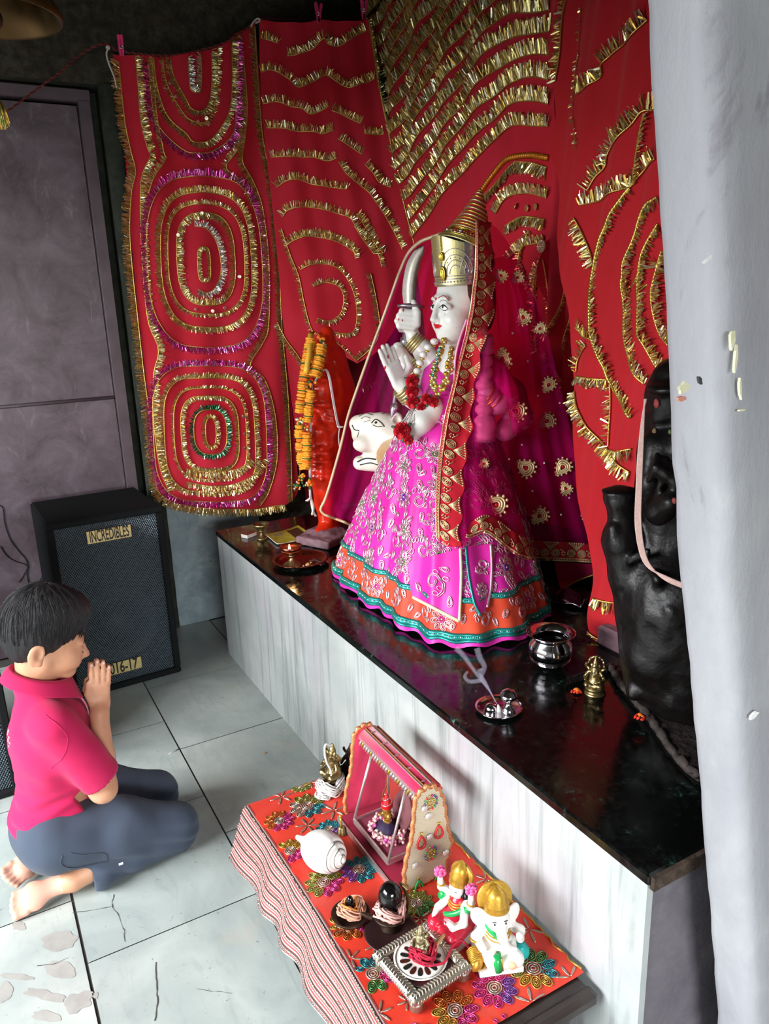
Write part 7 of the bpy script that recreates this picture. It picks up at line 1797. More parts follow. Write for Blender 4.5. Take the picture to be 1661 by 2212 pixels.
for (x, y, r, cols, a) in ((664, 1742, .050, (1, 0, 2), 0), (603, 1775, .040, (4, 3), 1), (711, 1793, .036, (2, 2, 7), 0), (627, 1840, .042, (5, 4, 3), 0), (700, 1908, .046, (1, 3, 1), 2), (775, 1880, .045, (2, 7, 2), 0), (753, 1998, .046, (5, 4, 3), 1), (806, 2106, .045, (2, 6, 3), 1), (1068, 2136, .046, (3, 3, 7), .5), (983, 2185, .046, (4, 5, 3), .2), (1152, 2094, .050, (6, 1, 5, 2), .4), (900, 1953, .040, (1, 1, 6), 0), (690, 1990, .0, (1,), 0), (1100, 2230, .045, (3, 4), 0), (905, 2260, .045, (3, 7), 0), (650, 1700, .03, (5, 1), 0)):
    if r:
        b = MB(); tflower(b, onz(x, y, TZ), r, cols, a)
        if b.v: b.build('sequin_flower', FL, satin)
for (x, y, s_, a) in ((669, 1690, .03, .3), (608, 1723, .032, 1), (721, 1752, .034, 2), (664, 1785, .03, .6), (908, 1986, .03, 1.3), (1143, 2010, .034, .2), (1148, 2169, .034, 1.1), (1232, 2113, .028, .5), (1049, 1901, .026, 0), (1101, 1958, .026, 2), (810, 2045, .022, 1), (758, 2072, .024, .4), (819, 2190, .026, .9), (743, 2010, .02, 0), (880, 2165, .02, 2), (1190, 2180, .03, .3)):
    p = onz(x, y, TZ); b = MB()
    for k in range(6):
        q = a + 2 * PI * k / 6
        for o in (-.10, 0, .10):
            P = [on_satin(p[0] + s_ * t_ * math.cos(q + o * math.sin(PI * t_)), p[1] + s_ * t_ * math.sin(q + o * math.sin(PI * t_))) for t_ in np.linspace(.12, 1, 6)]
            if all(v is not None for v in P): b.tube(np.array(P), .0011, 4)
    if b.v: b.build('silver_sprig', FL, satin)
b = MB(); b.mat(5)
P = [(x, y, .268) for x, y in [(X1 + .01, yy) for yy in np.linspace(Y0 + .03, Y1, 60)]]; Pj = np.array([np.array(p) + np.array([rng.gauss(0, .002), 0, rng.gauss(.006, .002)]) for p in P]); b.tube(Pj, .0024, 5); b.build('edge_trim', FL, satin)

# ------------------------------------------------------------------ decorated swing
sw_ = thing('toy_swing', (.74, 1.37, TZ), 'pink and cream toy swing with scalloped end panels on the red tablecloth', 'swing')
M['sw_pink'] = mat('hot_pink_felt', '#e0285a', .8, sheen=.3); M['sw_cream'] = mat('cream_glitter_cloth', '#c8baa0', .6, var=.25, vs=500, bump=.4, bs=700, bd=.001); M['sw_maroon'] = m_fabric('maroon_velvet', '#8c1230', '#a01a3c', 700, .9); M['lace'] = metal('silver_lace', '#cfcac6', .35, .8); M['glace'] = metal('red_gold_lace', '#d08a5a', .45, .5)
YN, YFa = 1.222, 1.517
outN = [(898, 1726), (893, 1770), (889, 1808), (880, 1845), (873, 1888), (877, 1915), (886, 1926), (915, 1926), (945, 1914), (958, 1896), (962, 1862), (973, 1822), (966, 1790), (960, 1748), (953, 1716), (936, 1698), (915, 1704)]
poly = np.array([[ony(x, y, YN)[0], ony(x, y, YN)[2]] for x, y in outN]); poly[:, 1] = np.maximum(poly[:, 1], TZ + .004); pc_c = catmull(poly, 8, True)[:, :2]
pc_c = np.array([[x, max(z, TZ + .004)] for x, z in pc_c])
cx_, cz_ = pc_c.mean(0)
def panel(Y, outer_first):
    r = MB(); n = len(pc_c); sc_ = np.array([1 + .03 * math.cos(i * 2 * PI * 26 / n) for i in range(n)]); P = np.array([[cx_ + (x - cx_) * s_, max(TZ + .003, cz_ + (z - cz_) * s_)] for (x, z), s_ in zip(pc_c, sc_)])
    f0 = [(x, Y - .004, z) for x, z in P]; f1 = [(x, Y + .004, z) for x, z in P]
    r.mat(0 if outer_first else 1); r.add(f0 + [(cx_, Y - .004, cz_)], [((i + 1) % n, i, n) for i in range(n)], False)
    r.mat(1 if outer_first else 0); r.add(f1 + [(cx_, Y + .004, cz_)], [(i, (i + 1) % n, n) for i in range(n)], False)
    r.mat(1); r.add(f0 + f1, [(i, (i + 1) % n, n + (i + 1) % n, n + i) for i in range(n)], False)
    o = r.build('end_panel', [M['sw_cream'], M['sw_pink']], sw_); e = MB(); Q = np.array([[x, Y, z] for x, z in P]); Q = resample(Q, .004, True); e.tube(Q, np.array([.0048 * (1 + .3 * (i % 2)) for i in range(len(Q))]), 6, True); e.build('lace_edge', M['glace'], o); return o
pn = panel(YN, True); pf = panel(YFa, False)
b = MB(); pats = [mat('dec_green', '#1faa5a', .4), mat('dec_red', '#e0303a', .4), M['gold_l'], mat('dec_clear', '#d6ccc4', .1, .3), M['viol'], M['tealt'], M['pinks'], M['golds']]
def dec(px, py): p = ony(px, py, YN - .006); return p
for (x, y, k) in ((910, 1820, 1), (948, 1797, 1), (905, 1915, 0), (948, 1897, 0)):
    c = dec(x, y); b.mat(k)
    for w, h in ((.013, .016), (.011, .014)): b.tube([c + np.array([w * math.sin(q) * (1 - .4 * math.cos(q)) * .8, -.001, h * math.cos(q)]) for q in np.linspace(0, 2 * PI, 18, endpoint=False)], .0018, 5, True)
    b.mat(2)
    for i in range(5): b.ell(c + np.array([rng.gauss(0, .003), -.001, rng.gauss(0, .005)]), .0016, None, 6, 4)
    for q in (-.4, 0, .4): b.tube([c + np.array([0, -.001, .015]), c + np.array([.010 * q, -.001, .026])], .0012, 4)
for (x, y, r) in ((931, 1733, .016), (931, 1843, .016)):
    c = dec(x, y)
    for i in range(14): a = 2 * PI * i / 14; b.mat((0, 4, 5, 6, 7, 1)[i % 6]); b.ell(c + np.array([r * math.cos(a), -.001, r * 1.05 * math.sin(a)]), (.0028, .002, .0034), None, 6, 4)
    b.mat(2)
    for i in range(9): a = 2 * PI * i / 9; b.ell(c + np.array([r * .55 * math.cos(a), -.001, r * .55 * math.sin(a)]), .0024, None, 6, 4)
    b.ell(c, .003, None, 6, 4)
b.mat(3)
for (x, y) in ((926, 1763), (928, 1808), (897, 1870), (963, 1842), (917, 1747)): b.lathe([(0, .004), (.005, .0035), (.008, .0015), (.0085, 0)], dec(x, y), 16, frame((0, -1, 0)))
b.build('mirror_work', pats, pn)
# base board, roof bar, seat
b = MB(); b.bevbox((.735, (YN + YFa) / 2, TZ + .010), (.135, YFa - YN - .008, .014), .002); b.build('base_board', M['sw_maroon'], sw_)
b = MB(); b.bbox((.664, YN + .004, TZ + .003), (.668, YFa - .004, TZ + .019)); b.build('base_lace', M['lace'], sw_)
zr = .507
b = MB(); G = [[(.766 + .030 * math.sin(a), y, zr - .012 + .016 * math.cos(a)) for a in np.linspace(-1.5, 1.5, 12)] for y in (YN + .004, YFa - .004)]; b.sheet(np.array(G), .004); bar = b.build('roof_bar', M['sw_pink'], sw_)
b = MB()
for a in (-.5, -.35, .25, .4, .9): y_ = np.linspace(YN + .004, YFa - .004, 80); b.mat(0 if a in (-.35, .4, .9) else 1); b.tube(np.array([(.766 + .032 * math.sin(a), y, zr - .010 + .017 * math.cos(a) + .001 * (i % 2)) for i, y in enumerate(y_)]), .0022, 5)
for i in range(5):
    y = YN + .03 + i * (YFa - YN - .06) / 4; b.mat(1); b.box((.766 + .030 * math.sin(-.2), y, zr + .005), (.012, .004, .006))
b.build('lace_rows', [M['glace'], M['lace']], bar)
b = MB(); b.box((.737, (YN + YFa) / 2, zr - .012), (.005, YFa - YN - .008, .010)); b.mat(1)
for i in range(26):
    y = YN + .01 + i * (YFa - YN - .02) / 25; b.mat(1 if i % 4 else 2); b.ell((.7355, y, zr - .026), (.003, .0045, .011), rotm(0, 0, .5), 8, 5)
b.build('silver_fringe', [M['lace'], M['silv'], M['gold2']], bar)
SZ = .315; sc = [onz(x, y, SZ) for x, y in ((764, 1768), (838, 1858))]; sx0 = (sc[0][0] + sc[1][0]) / 2; ys0, ys1 = sc[1][1], sc[0][1]; sx1 = sx0 + .098
b = MB(); b.bbox((sx0, ys0, SZ - .012), (sx1, ys1, SZ - .006)); seat = b.build('seat', mat('rose_cloth', '#8c3a50', .8), sw_)
b = MB()
for lo, hi in (((sx0 - .002, ys0, SZ - .013), (sx0 + .003, ys1, SZ)), ((sx1 - .003, ys0, SZ - .013), (sx1 + .002, ys1, SZ)), ((sx0, ys0 - .002, SZ - .013), (sx1, ys0 + .003, SZ)), ((sx0, ys1 - .003, SZ - .013), (sx1, ys1 + .002, SZ))): b.bbox(lo, hi)
b.build('seat_rim', M['lace'], seat)
for (x, y) in ((sx0, ys0), (sx0, ys1), (sx1, ys0), (sx1, ys1)): b = MB(); b.tube([(x, y, SZ - .006), (.742 if x == sx0 else .786, y + (.004 if y == ys0 else -.004), zr - .014)], .0034, 8); b.build('hanger', M['lace'], sw_)
b = MB(); c = np.array([sx1 - .012, (ys0 + ys1) / 2 - .01, SZ + .05]); b.lathe([(0, -.004), (.038, -.004), (.041, 0), (.038, .004), (0, .004)], c, 28, frame((-1, 0, .25)), sy=1.2); b.build('back_cushion', mat('dusky_rose', '#6d3d42', .8), sw_)
sc_c = np.array([(sx0 + sx1) / 2, (ys0 + ys1) / 2, SZ - .005]); 
wr_ = thing('bead_wreath', sc_c, 'pink and pearl bead wreath heaped on the toy swing seat', 'beads'); b = MB()
for i in range(230):
    a = rng.uniform(0, 2 * PI); q = rng.uniform(.62, 1.0); p = sc_c + np.array([.043 * q * math.cos(a), .055 * q * math.sin(a), .004 + rng.uniform(0, .017)]); b.mat(rng.choice((0, 0, 1, 2))); b.ell(p, rng.uniform(.0032, .0052), None, 7, 5)
b.build('bead', [mat('rose_pearl', '#c98a92', .25, .2), mat('pale_pearl', '#e8cfc4', .2, .1), mat('bright_pink_bead', '#c25a9a', .3)], wr_)
dl = thing('dressed_doll', sc_c, 'tiny dressed doll in dark purple skirt and red turban on the toy swing', 'doll')
b = MB(); b.lathe([(.036, .0), (.037, .003), (.026, .020), (.012, .034), (.0, .036)], sc_c + np.array([0, 0, .002]), 30, fn=lambda a, z: 1 + .08 * math.sin(9 * a) * (1 - z)); b.mat(1); b.tube([sc_c + np.array([.037 * math.cos(q), .037 * math.sin(q), .004]) for q in np.linspace(0, 2 * PI, 30, endpoint=False)], .002, 5, True); b.build('skirt', [mat('dark_purple_cloth', '#241238', .7), M['pinks']], dl)
z = SDF(sc_c - .04, sc_c + np.array([.04, .04, .14]), .0016); q = lambda x, y, h: sc_c + np.array([x, y, h])
z.path([q(0, 0, .03), q(0, 0, .055)], [.012, .010], .006).ell(q(-.002, 0, .068), (.0105, .0105, .012), None, .003)
for s_ in (1, -1): z.path([q(0, s_ * .010, .053), q(-.008, s_ * .018, .045), q(-.016, s_ * .012, .050)], [.0045, .004, .0035], .003)
z.half((0, 0, sc_c[2] + .006), (0, 0, -1)); z.build('figure', M['gold2'], dl, 1)
b = MB(); b.lathe([(.012, .072), (.0145, .078), (.011, .088), (.004, .105), (0, .118)], sc_c, 18); b.mat(1); b.tube([sc_c + np.array([.0145 * math.cos(t_) * (1 - t_ / 22), .0145 * math.sin(t_) * (1 - t_ / 22), .075 + t_ * .0022]) for t_ in np.linspace(0, 16, 60)], .0016, 5); b.build('turban', [M['redp'], M['silv']], dl)
b = MB(); 
for i in range(16): a = 2 * PI * i / 16; b.mat(i % 2); b.ell(sc_c + np.array([-.006 + .013 * math.cos(a), .013 * math.sin(a), .045 - .006 * math.cos(a)]), .0028, None, 6, 4)
b.build('bead_necklace', [M['pearl'], M['pinks']], dl)

# ------------------------------------------------------------------ conch, bowls, stool, figurines
M['shell'] = m_stone(); M['shell'].name = 'white_shell'
A0, A1 = onz(642, 1816, .300), onz(742, 1868, .318); ax = A1 - A0; L = np.linalg.norm(ax); Rc = frame(ax, (0, 0, 1)); con = thing('conch_shell', onz(705, 1868, TZ), 'big white conch shell with a spiral whorl lying left of the toy swing', 'shell')
prof = [(0, 0), (.005, .0), (.007, .06), (.010, .14), (.019, .22), (.033, .32), (.042, .44), (.0455, .56), (.0445, .68), (.041, .76), (.0385, .785), (.034, .80), (.031, .86), (.0275, .875), (.022, .885), (.019, .925), (.0155, .935), (.012, .945), (.009, .975), (.004, .995), (0, 1.0)]
b = MB(); Vc = []
pr = resample(catmull([(r, z_ * L * 1.04, 0) for r, z_ in prof], 6), .0012); N_ = 56
cen = A0 + np.array([0, 0, .004])
def conch_pt(r, z_, a):
    k = 1 + .05 * math.sin(a) ; off = .004 * a / (2 * PI) * (z_ / L > .6); return cen + Rc @ np.array([r * k * math.cos(a), r * k * math.sin(a), z_ - off])
G = np.array([[conch_pt(p[0], p[1], 2 * PI * i / N_) for p in pr] for i in range(N_)]); 
zmin = G[..., 2].min(); G[..., 2] += (TZ + .0045 - zmin) ; b.grid(G, True); conch = b.build('shell_body', M['shell'], con); dz = TZ + .0045 - zmin
b = MB(); Sp = []
for t_ in np.linspace(0, 1, 120):
    a = t_ * 2 * PI * 3.1 + 2.6; zz = L * (.80 + .235 * t_ ** .8); r = np.interp(zz, pr[:, 1], pr[:, 0]); Sp.append(conch_pt(r + .0006, zz, a % (2 * PI)) + np.array([0, 0, dz]))
b.tube(np.array(Sp), .0010, 5); b.build('whorl_line', mat('grey_whorl', '#6d6a64', .6), con)
b = MB(); b.ell(cen + Rc @ np.array([-.030, -.022, L * .45]) + np.array([0, 0, dz]), (.010, .012, .034), Rc, 12, 8); b.build('lip', mat('shell_lip', '#e6d8cc', .3), con)

def tangle(c, r, h, n, m, name, parent, rt=.0018, turns=3):
    b = MB()
    for k in range(n):
        ph = rng.uniform(0, 6); rr = r * rng.uniform(.6, 1.05); zz = h * rng.uniform(.15, 1)
        P = np.array([c + np.array([rr * (1 + .22 * math.sin(3.3 * t_ + ph)) * math.cos(t_ + ph), rr * (1 + .22 * math.sin(2.7 * t_ + ph)) * math.sin(t_ + ph), max(.002, zz + h * .25 * math.sin(2.3 * t_ + ph * 2))]) for t_ in np.linspace(0, turns * rng.uniform(1.2, 2.2), 26)]); b.tube(P, rt, 5)
    return b.build(name, m, parent)
M['dkbrass'] = mat('blackened_brass', '#3a2c22', .45, .7, var=.4, vs=50); M['blackst'] = mat('polished_black_stone', '#0c0b0c', .12, var=.3, vs=50)
M['pth'] = mat('peach_thread', '#d9a288', .9); M['pth2'] = mat('pink_thread', '#d3a39a', .9); M['oth'] = mat('orange_thread', '#d88c4a', .9)
c = onz(758, 1986, TZ + .001); t = thing('stone_dish', c, 'small dark dish with a little black stone ringed by peach thread', 'dish')
b = MB(); b.lathe([(0, 0), (.026, 0), (.030, .006), (.040, .012), (.042, .018), (.039, .018), (.030, .011), (0, .008)], c, 36); b.build('dish', M['dkbrass'], t); b = MB(); b.ell(c + np.array([0, 0, .045]), (.0085, .0085, .016), None, 14, 10); b.build('stone', M['blackst'], t)
tangle(c + np.array([0, 0, .012]), .026, .024, 26, M['pth'], 'thread_tangle', t, .0020); tangle(c + np.array([0, 0, .018]), .018, .024, 8, M['oth'], 'orange_tangle', t, .0022)
c = onz(845, 2022, TZ + .001); t = thing('stone_lamp_plate', c, 'larger dark plate with an egg shaped black stone wrapped in pink thread', 'plate')
b = MB(); b.lathe([(0, .0), (.040, 0), (.050, .004), (.055, .010), (.0565, .012), (.052, .0115), (.040, .006), (0, .005)], c, 48); b.build('plate', mat('dark_brown_plate', '#3a2222', .4, .3), t)
cc_ = c + np.array([.008, .016, .004]); b = MB(); b.lathe([(0, 0), (.020, 0), (.022, .006), (.012, .014), (.014, .020), (.030, .028), (.036, .036), (.034, .038), (.0, .034)], cc_, 32); b.build('pedestal', M['dkbrass'], t)
b = MB(); b.ell(cc_ + np.array([.004, .004, .074]), (.0255, .0255, .034), None, 24, 16); b.build('egg_stone', M['blackst'], t); tangle(cc_ + np.array([0, -.002, .030]), .029, .030, 34, M['pth2'], 'thread_tangle', t, .0022, 4)
b = MB(); P = catmull([cc_ + np.array(q) for q in ((.030, -.012, .020), (.040, -.006, .05), (.038, .002, .08), (.030, .004, .094))], 8); b.tube(P, np.array([.005, .006, .010, .015, .008]), 10, flat=.35); b.build('hooded_serpent', M['brass'], t)
b = MB(); b.tube(catmull([cc_ + np.array(q) for q in ((-.036, .012, .034), (-.048, .02, .040), (-.056, .024, .046))], 6), np.array([.007, .005, .003]), 8); b.build('spout', M['dkbrass'], t)

# silver stool
ct = [onz(x, y, .312) for x, y in ((807, 2050), (896, 2166), (1016, 2086), (924, 1992))]; cc4 = np.mean(ct, 0); e1 = (ct[2] - ct[1]) ; e1[2] = 0; s1 = np.linalg.norm(e1); e1 /= s1; e2 = np.array([-e1[1], e1[0], 0]); s2 = np.linalg.norm(ct[0] - ct[1]); Rs = np.array([e1, e2, [0, 0, 1]]).T; sd = (s1 + s2) / 2
stl = thing('silver_stool', (cc4[0], cc4[1], TZ), 'square embossed silver stool with a maroon top near the table front', 'stool'); M['embs'] = metal('embossed_silver', '#b5ad98', .35, .9); q = lambda x, y, z: np.array([cc4[0], cc4[1], 0]) + Rs @ np.array([x, y, z])
b = MB(); w_ = .022; hs = sd / 2
for (x, y, dx, dy) in ((0, hs - w_ / 2, sd, w_), (0, -hs + w_ / 2, sd, w_), (hs - w_ / 2, 0, w_, sd - 2 * w_), (-hs + w_ / 2, 0, w_, sd - 2 * w_)): b.bevbox(q(x, y, .305), (dx, dy, .016), .004, Rs)
fr_ = b.build('frame', M['embs'], stl); b = MB()
for i in range(18):
    k = -hs + .008 + i * (sd - .016) / 17
    for y in (-hs + w_ / 2, hs - w_ / 2): b.tube([q(k, y - .008, .3135), q(k + .004, y, .3142), q(k, y + .008, .3135)], .0009, 4); b.tube([q(y - .008, k, .3135), q(y, k + .004, .3142), q(y + .008, k, .3135)], .0009, 4)
for i in range(20): k = -hs + .006 + i * (sd - .012) / 19; b.tube([q(k, -hs - .0003, .299), q(k + .005, -hs - .0003, .310)], .0009, 4); b.tube([q(-hs - .0003, k, .299), q(-hs - .0003, k + .005, .310)], .0009, 4)
b.build('embossing', M['silv'], fr_); b = MB(); b.box(q(0, 0, .303), (sd - 2 * w_ + .002, sd - 2 * w_ + .002, .006), Rs); b.build('maroon_panel', mat('maroon_panel', '#4a1a1c', .4, var=.3, vs=90), stl)
b = MB()
for sx in (-1, 1):
    for sy in (-1, 1): b.tube([q(sx * (hs - .02) + u * .011, sy * (hs - .02) + v * .011, .3068) for u, v in ((-1, 0), (0, 1), (1, 0), (0, -1))], .0009, 4, True); b.tube([q(sx * (hs - .034), sy * (hs - .022), .3068), q(sx * (hs - .026), sy * (hs - .03), .3068)], .0009, 4)
b.build('corner_motif', M['embs'], stl)
for sx in (-1, 1):
    for sy in (-1, 1): b = MB(); b.lathe([(0, 0), (.009, 0), (.013, .006), (.010, .012), (.014, .018), (.011, .024), (0, .024)], q(sx * (hs - .013), sy * (hs - .013), TZ + .0035), 16); b.build('leg', M['embs'], stl)
pl_ = thing('patterned_plate', q(0, .003, .306), 'white plate with black leaf pattern on the silver stool', 'plate'); b = MB(); rp = .052; b.lathe([(0, 0), (.036, 0), (rp, .005), (rp + .001, .0065), (.036, .003), (0, .003)], q(0, .003, .3065), 48); b.build('plate', mat('white_glaze', '#e4e0da', .2), pl_); b = MB()
for i in range(14):
    a = 2 * PI * i / 14; d = Rs @ np.array([math.cos(a), math.sin(a), 0]); b.mat(0 if i % 2 else 1); b.ell(q(0, .003, .3100) + d * .033, (.013, .0052, .0008), np.array([d, np.cross([0, 0, 1], d), [0, 0, 1]]).T, 10, 5)
b.mat(2); b.tube([q(0, .003, .3122) + Rs @ np.array([math.cos(a), math.sin(a), 0]) * (rp - .003) for a in np.linspace(0, 2 * PI, 48, endpoint=False)], .0010, 4, True); b.build('leaf_pattern', [mat('ink_green', '#10201a', .35), mat('ink_brown', '#3a1c14', .35), M['embs']], pl_)
idol(q(.006, .010, .3105), .070, -2.4, 'tiny worn brass idol standing on the patterned plate', mat('worn_pale_brass', '#9a9070', .4, .9, var=.35, vs=90))
rt = thing('red_thread_heap', q(.006, -.006, .311), 'heap of red sacred thread round the tiny idol trailing off the silver stool', 'thread'); M['redth'] = mat('red_thread', '#b01838', .9, var=.2, vs=200)
tangle(q(.006, .004, .311), .024, .022, 30, M['redth'], 'thread_tangle', rt, .0017, 4); b = MB(); b.tube(catmull([q(.0, -.024, .314), q(.03, -.034, .314), q(.06, -.02, .318), q(.085, -.018, .319), q(.098, -.03, .300), q(.108, -.05, TZ + .008), q(.118, -.07, TZ + .006)], 8), .0024, 5); b.build('trailing_end', M['redth'], rt)
b = MB(); b.tube(catmull([q(.02, -.012, .322), q(.045, .004, .320), q(.068, .012, .3195)], 6), np.array([.0030, .0042, .0034]), 7); o = b.build('sandal_stick', mat('sandal_wood', '#c9a070', .7)); tag(o, 'pale sandalwood stick lying across the plate on the silver stool', 'stick')

# painted plaster figurines
M['fwhite'] = mat('glazed_white', '#ece6e0', .25, var=.05); M['fgold'] = metal('painted_gold', '#c79a3a', .35, .6); M['fred'] = mat('glossy_red', '#b81a34', .28); M['fgreen'] = mat('glossy_green', '#16954a', .28); M['fpink'] = mat('glossy_pink', '#ee5f9a', .3); M['fteal'] = mat('glossy_teal', '#1aa5a0', .3); M['fhair'] = mat('glossy_black', '#12100f', .3)
def fig(c, yaw): R = basis(yaw); return lambda x, y, z: c + R @ np.array([x, y, z]), R
def sdf(lo, h, pts): return SDF(lo[0], lo[1], h)
def blob(q, R, c, box, prims, name, m, parent, h=.0019, disp=None):
    z = SDF(c - np.array([box, box, .005]), c + np.array([box, box, .21]), h)
    for p in prims:
        if p[0] == 'e': z.ell(q(*p[1]), p[2], R if len(p) < 4 else R @ p[3], .004)
        else: z.path([q(*v) for v in p[1]], p[2], p[3] if len(p) > 3 else .004)
    z.half((0, 0, TZ + .003), (0, 0, -1)); return z.build(name, m, parent, 1, None, disp)
# goddess figurine
c = onz(988, 2020, TZ + .002); q, R = fig(c, math.radians(195)); t = thing('goddess_figurine', c, 'glazed goddess figurine in red with gold crown and pink lotuses behind the silver stool', 'figurine')
blob(q, R, c, .09, [('p', [(-.02, 0, .012), (.02, 0, .012)], [.030, .034]), ('e', (0, 0, .012), (.042, .040, .014))], 'lotus_base', M['fwhite'], t)
blob(q, R, c, .09, [('e', (.0, 0, .045), (.036, .040, .026)), ('p', [(.0, .022, .045), (.042, .026, .040), (.040, -.004, .036)], [.018, .016, .012]), ('p', [(0, -.022, .045), (.040, -.024, .046), (.046, -.020, .012)], [.018, .016, .012]), ('p', [(0, 0, .05), (-.004, 0, .085)], [.022, .018])], 'red_sari', M['fred'], t, disp=lambda V: np.stack([np.sin(V[:, 2] * 700 + V[:, 0] * 300) * .0006] * 3, 1))
blob(q, R, c, .09, [('p', [(-.004, 0, .085), (-.002, 0, .104)], [.012, .009]), ('e', (.002, 0, .118), (.0165, .0150, .0185)), ('e', (.016, 0, .114), (.004, .003, .004)), ('p', [(-.004, .024, .092), (.004, .040, .100), (.004, .040, .128)], [.009, .0075, .006]), ('p', [(-.004, -.024, .092), (.004, -.040, .100), (.004, -.042, .120)], [.009, .0075, .006]), ('p', [(0, .020, .085), (.020, .034, .066), (.042, .024, .064), (.05, .022, .078)], [.009, .008, .0065, .006]), ('p', [(0, -.020, .085), (.020, -.034, .062), (.044, -.026, .056)], [.009, .008, .0065]), ('p', [(.046, -.02, .014), (.056, -.016, .012)], [.009, .007])], 'body', M['fwhite'], t)
b = MB(); b.lathe([(.0185, 0), (.020, .004), (.019, .014), (.021, .016), (.017, .026), (.018, .028), (.012, .038), (.005, .048), (0, .052)], q(-.004, 0, .126), 24, R @ rotm(0, -.25)); b.lathe([(0, -.003), (.028, -.003), (.030, 0), (.028, .003), (0, .003)], q(-.016, 0, .138), 26, frame(R @ V3((1, 0, .2)))); b.build('gold_crown', M['fgold'], t)
b = MB(); b.ell(q(-.010, 0, .110), (.014, .018, .022), R); b.tube([q(-.008, .016, .112), q(-.006, .020, .095), q(-.01, .022, .078)], np.array([.006, .005, .003]), 7); b.tube([q(-.008, -.016, .112), q(-.006, -.020, .095), q(-.01, -.022, .078)], np.array([.006, .005, .003]), 7); b.build('hair', M['fhair'], t)
b = MB(); 
for s_ in (1, -1): b.tube([q(.016, s_ * .003, .122), q(.0155, s_ * .008, .123), q(.013, s_ * .011, .121)], .0008, 4); b.ell(q(.0155, s_ * .0065, .119), .0014, None, 6, 4)
b.build('painted_eye', M['fhair'], t); b = MB(); b.ell(q(.0165, 0, .108), (.0015, .004, .0014), R, 6, 4); b.ell(q(.0175, 0, .125), .0011, None, 6, 4); b.build('painted_lip', M['fred'], t)
for s_, zz in ((1, .134), (-1, .128)):
    b = MB(); p = q(.004, s_ * .041, zz)
    for k, rr, hh in ((6, .009, .0), (5, .006, .004), (3, .003, .007)):
        for i in range(k): a = 2 * PI * i / k + hh * 99; b.ell(p + np.array([rr * math.cos(a), rr * math.sin(a), hh + .006]), (.0052, .0036, .0078), frame((math.cos(a) * .5, math.sin(a) * .5, 1)), 7, 5)
    b.build('pink_lotus', M['fpink'], t)
b = MB(); b.tube(catmull([q(-.004, .026, .09), q(.014, .012, .074), (q(.022, -.012, .06)), q(.012, -.028, .05)], 6), .0060, 8); b.tube([q(.002, -.030, .094), q(.004, -.036, .08), q(.002, -.034, .07)], np.array([.010, .011, .008]), 8); b.tube([q(.002, .030, .094), q(.004, .034, .084)], np.array([.010, .009]), 8); b.build('green_sash', M['fgreen'], t)
b = MB()
for (zz, rx) in ((.094, .017), (.089, .019), (.083, .020)): b.tube([q(-.004 + rx * math.cos(a), rx * math.sin(a), zz - .006 * math.cos(a)) for a in np.linspace(0, 2 * PI, 24, endpoint=False)], .0019, 5, True)
for s_ in (1, -1): b.tube([q(.004 + .008 * math.cos(a), s_ * .040 + .008 * math.sin(a), .108) for a in np.linspace(0, 2 * PI, 12, endpoint=False)], .0017, 5, True)
b.build('gold_jewellery', M['fgold'], t)
# elephant headed figurine
cs4 = [onz(x, y, TZ + .016) for x, y in ((1036, 2106), (1056, 2128), (1120, 2082), (1096, 2058))]
c = onz(1066, 2088, TZ + .002) + np.array([.016, .012, 0]); yw = math.radians(248); q, R = fig(c, yw); t = thing('elephant_headed_figurine', c, 'white elephant headed figurine with green sash and gold crown on a white slab', 'figurine')
b = MB(); b.bevbox(c + np.array([0, 0, .008]) + R @ np.array([.002, 0, 0]), (.078, .088, .014), .002, R); b.build('base_slab', M['fwhite'], t)
blob(q, R, c, .085, [('e', (0, 0, .046), (.030, .034, .034)), ('p', [(0, .024, .036), (.034, .030, .030), (.036, .004, .026)], [.018, .015, .011]), ('p', [(0, -.022, .040), (.032, -.022, .042), (.038, -.016, .018)], [.017, .014, .011]), ('p', [(0, 0, .07), (0, 0, .082)], [.028, .022]), ('e', (.006, 0, .106), (.023, .024, .024)), ('p', [(.022, 0, .102), (.036, .002, .086), (.038, .008, .068), (.034, .018, .058), (.04, .026, .060)], [.012, .0095, .008, .0065, .005]), ('p', [(0, .026, .080), (.008, .046, .072), (.026, .040, .070), (.034, .036, .084)], [.010, .009, .0075, .007]), ('p', [(0, -.026, .080), (.008, -.044, .070), (.030, -.036, .062)], [.010, .009, .008])] + [('e', (-.004, s_ * .034, .104), (.006, .018, .022), rotm(s_ * .5, 0)) for s_ in (1, -1)], 'body', M['fwhite'], t)
b = MB(); b.lathe([(.024, 0), (.026, .004), (.0245, .012), (.026, .014), (.020, .026), (.021, .028), (.014, .038), (.007, .046), (0, .050)], q(.0, 0, .120), 26, R @ rotm(0, -.2)); b.lathe([(0, -.003), (.034, -.003), (.036, 0), (.034, .003), (0, .003)], q(-.016, 0, .134), 28, frame(R @ V3((1, 0, .25)))); b.build('gold_crown', M['fgold'], t)
b = MB(); b.tube(catmull([q(-.004, -.026, .092), q(.016, -.012, .080), q(.028, .006, .062), q(.026, .022, .048)], 6), .0085, 9, flat=.5); b.tube([q(.034, -.012, .050), q(.042, -.010, .034), q(.043, -.008, .018)], np.array([.011, .010, .009]), 9); b.build('green_sash', M['fgreen'], t)
b = MB(); 
for s_ in (1, -1): b.ell(q(.0265, s_ * .011, .110), .0022, None, 7, 5); b.tube([q(.026, s_ * .007, .114), q(.027, s_ * .011, .1155), q(.024, s_ * .015, .114)], .0009, 4)
b.build('painted_eye', M['fhair'], t)
b = MB(); b.ell(q(.020, -.046, .030), (.026, .016, .018), R @ rotm(-.5, .3), 16, 10)
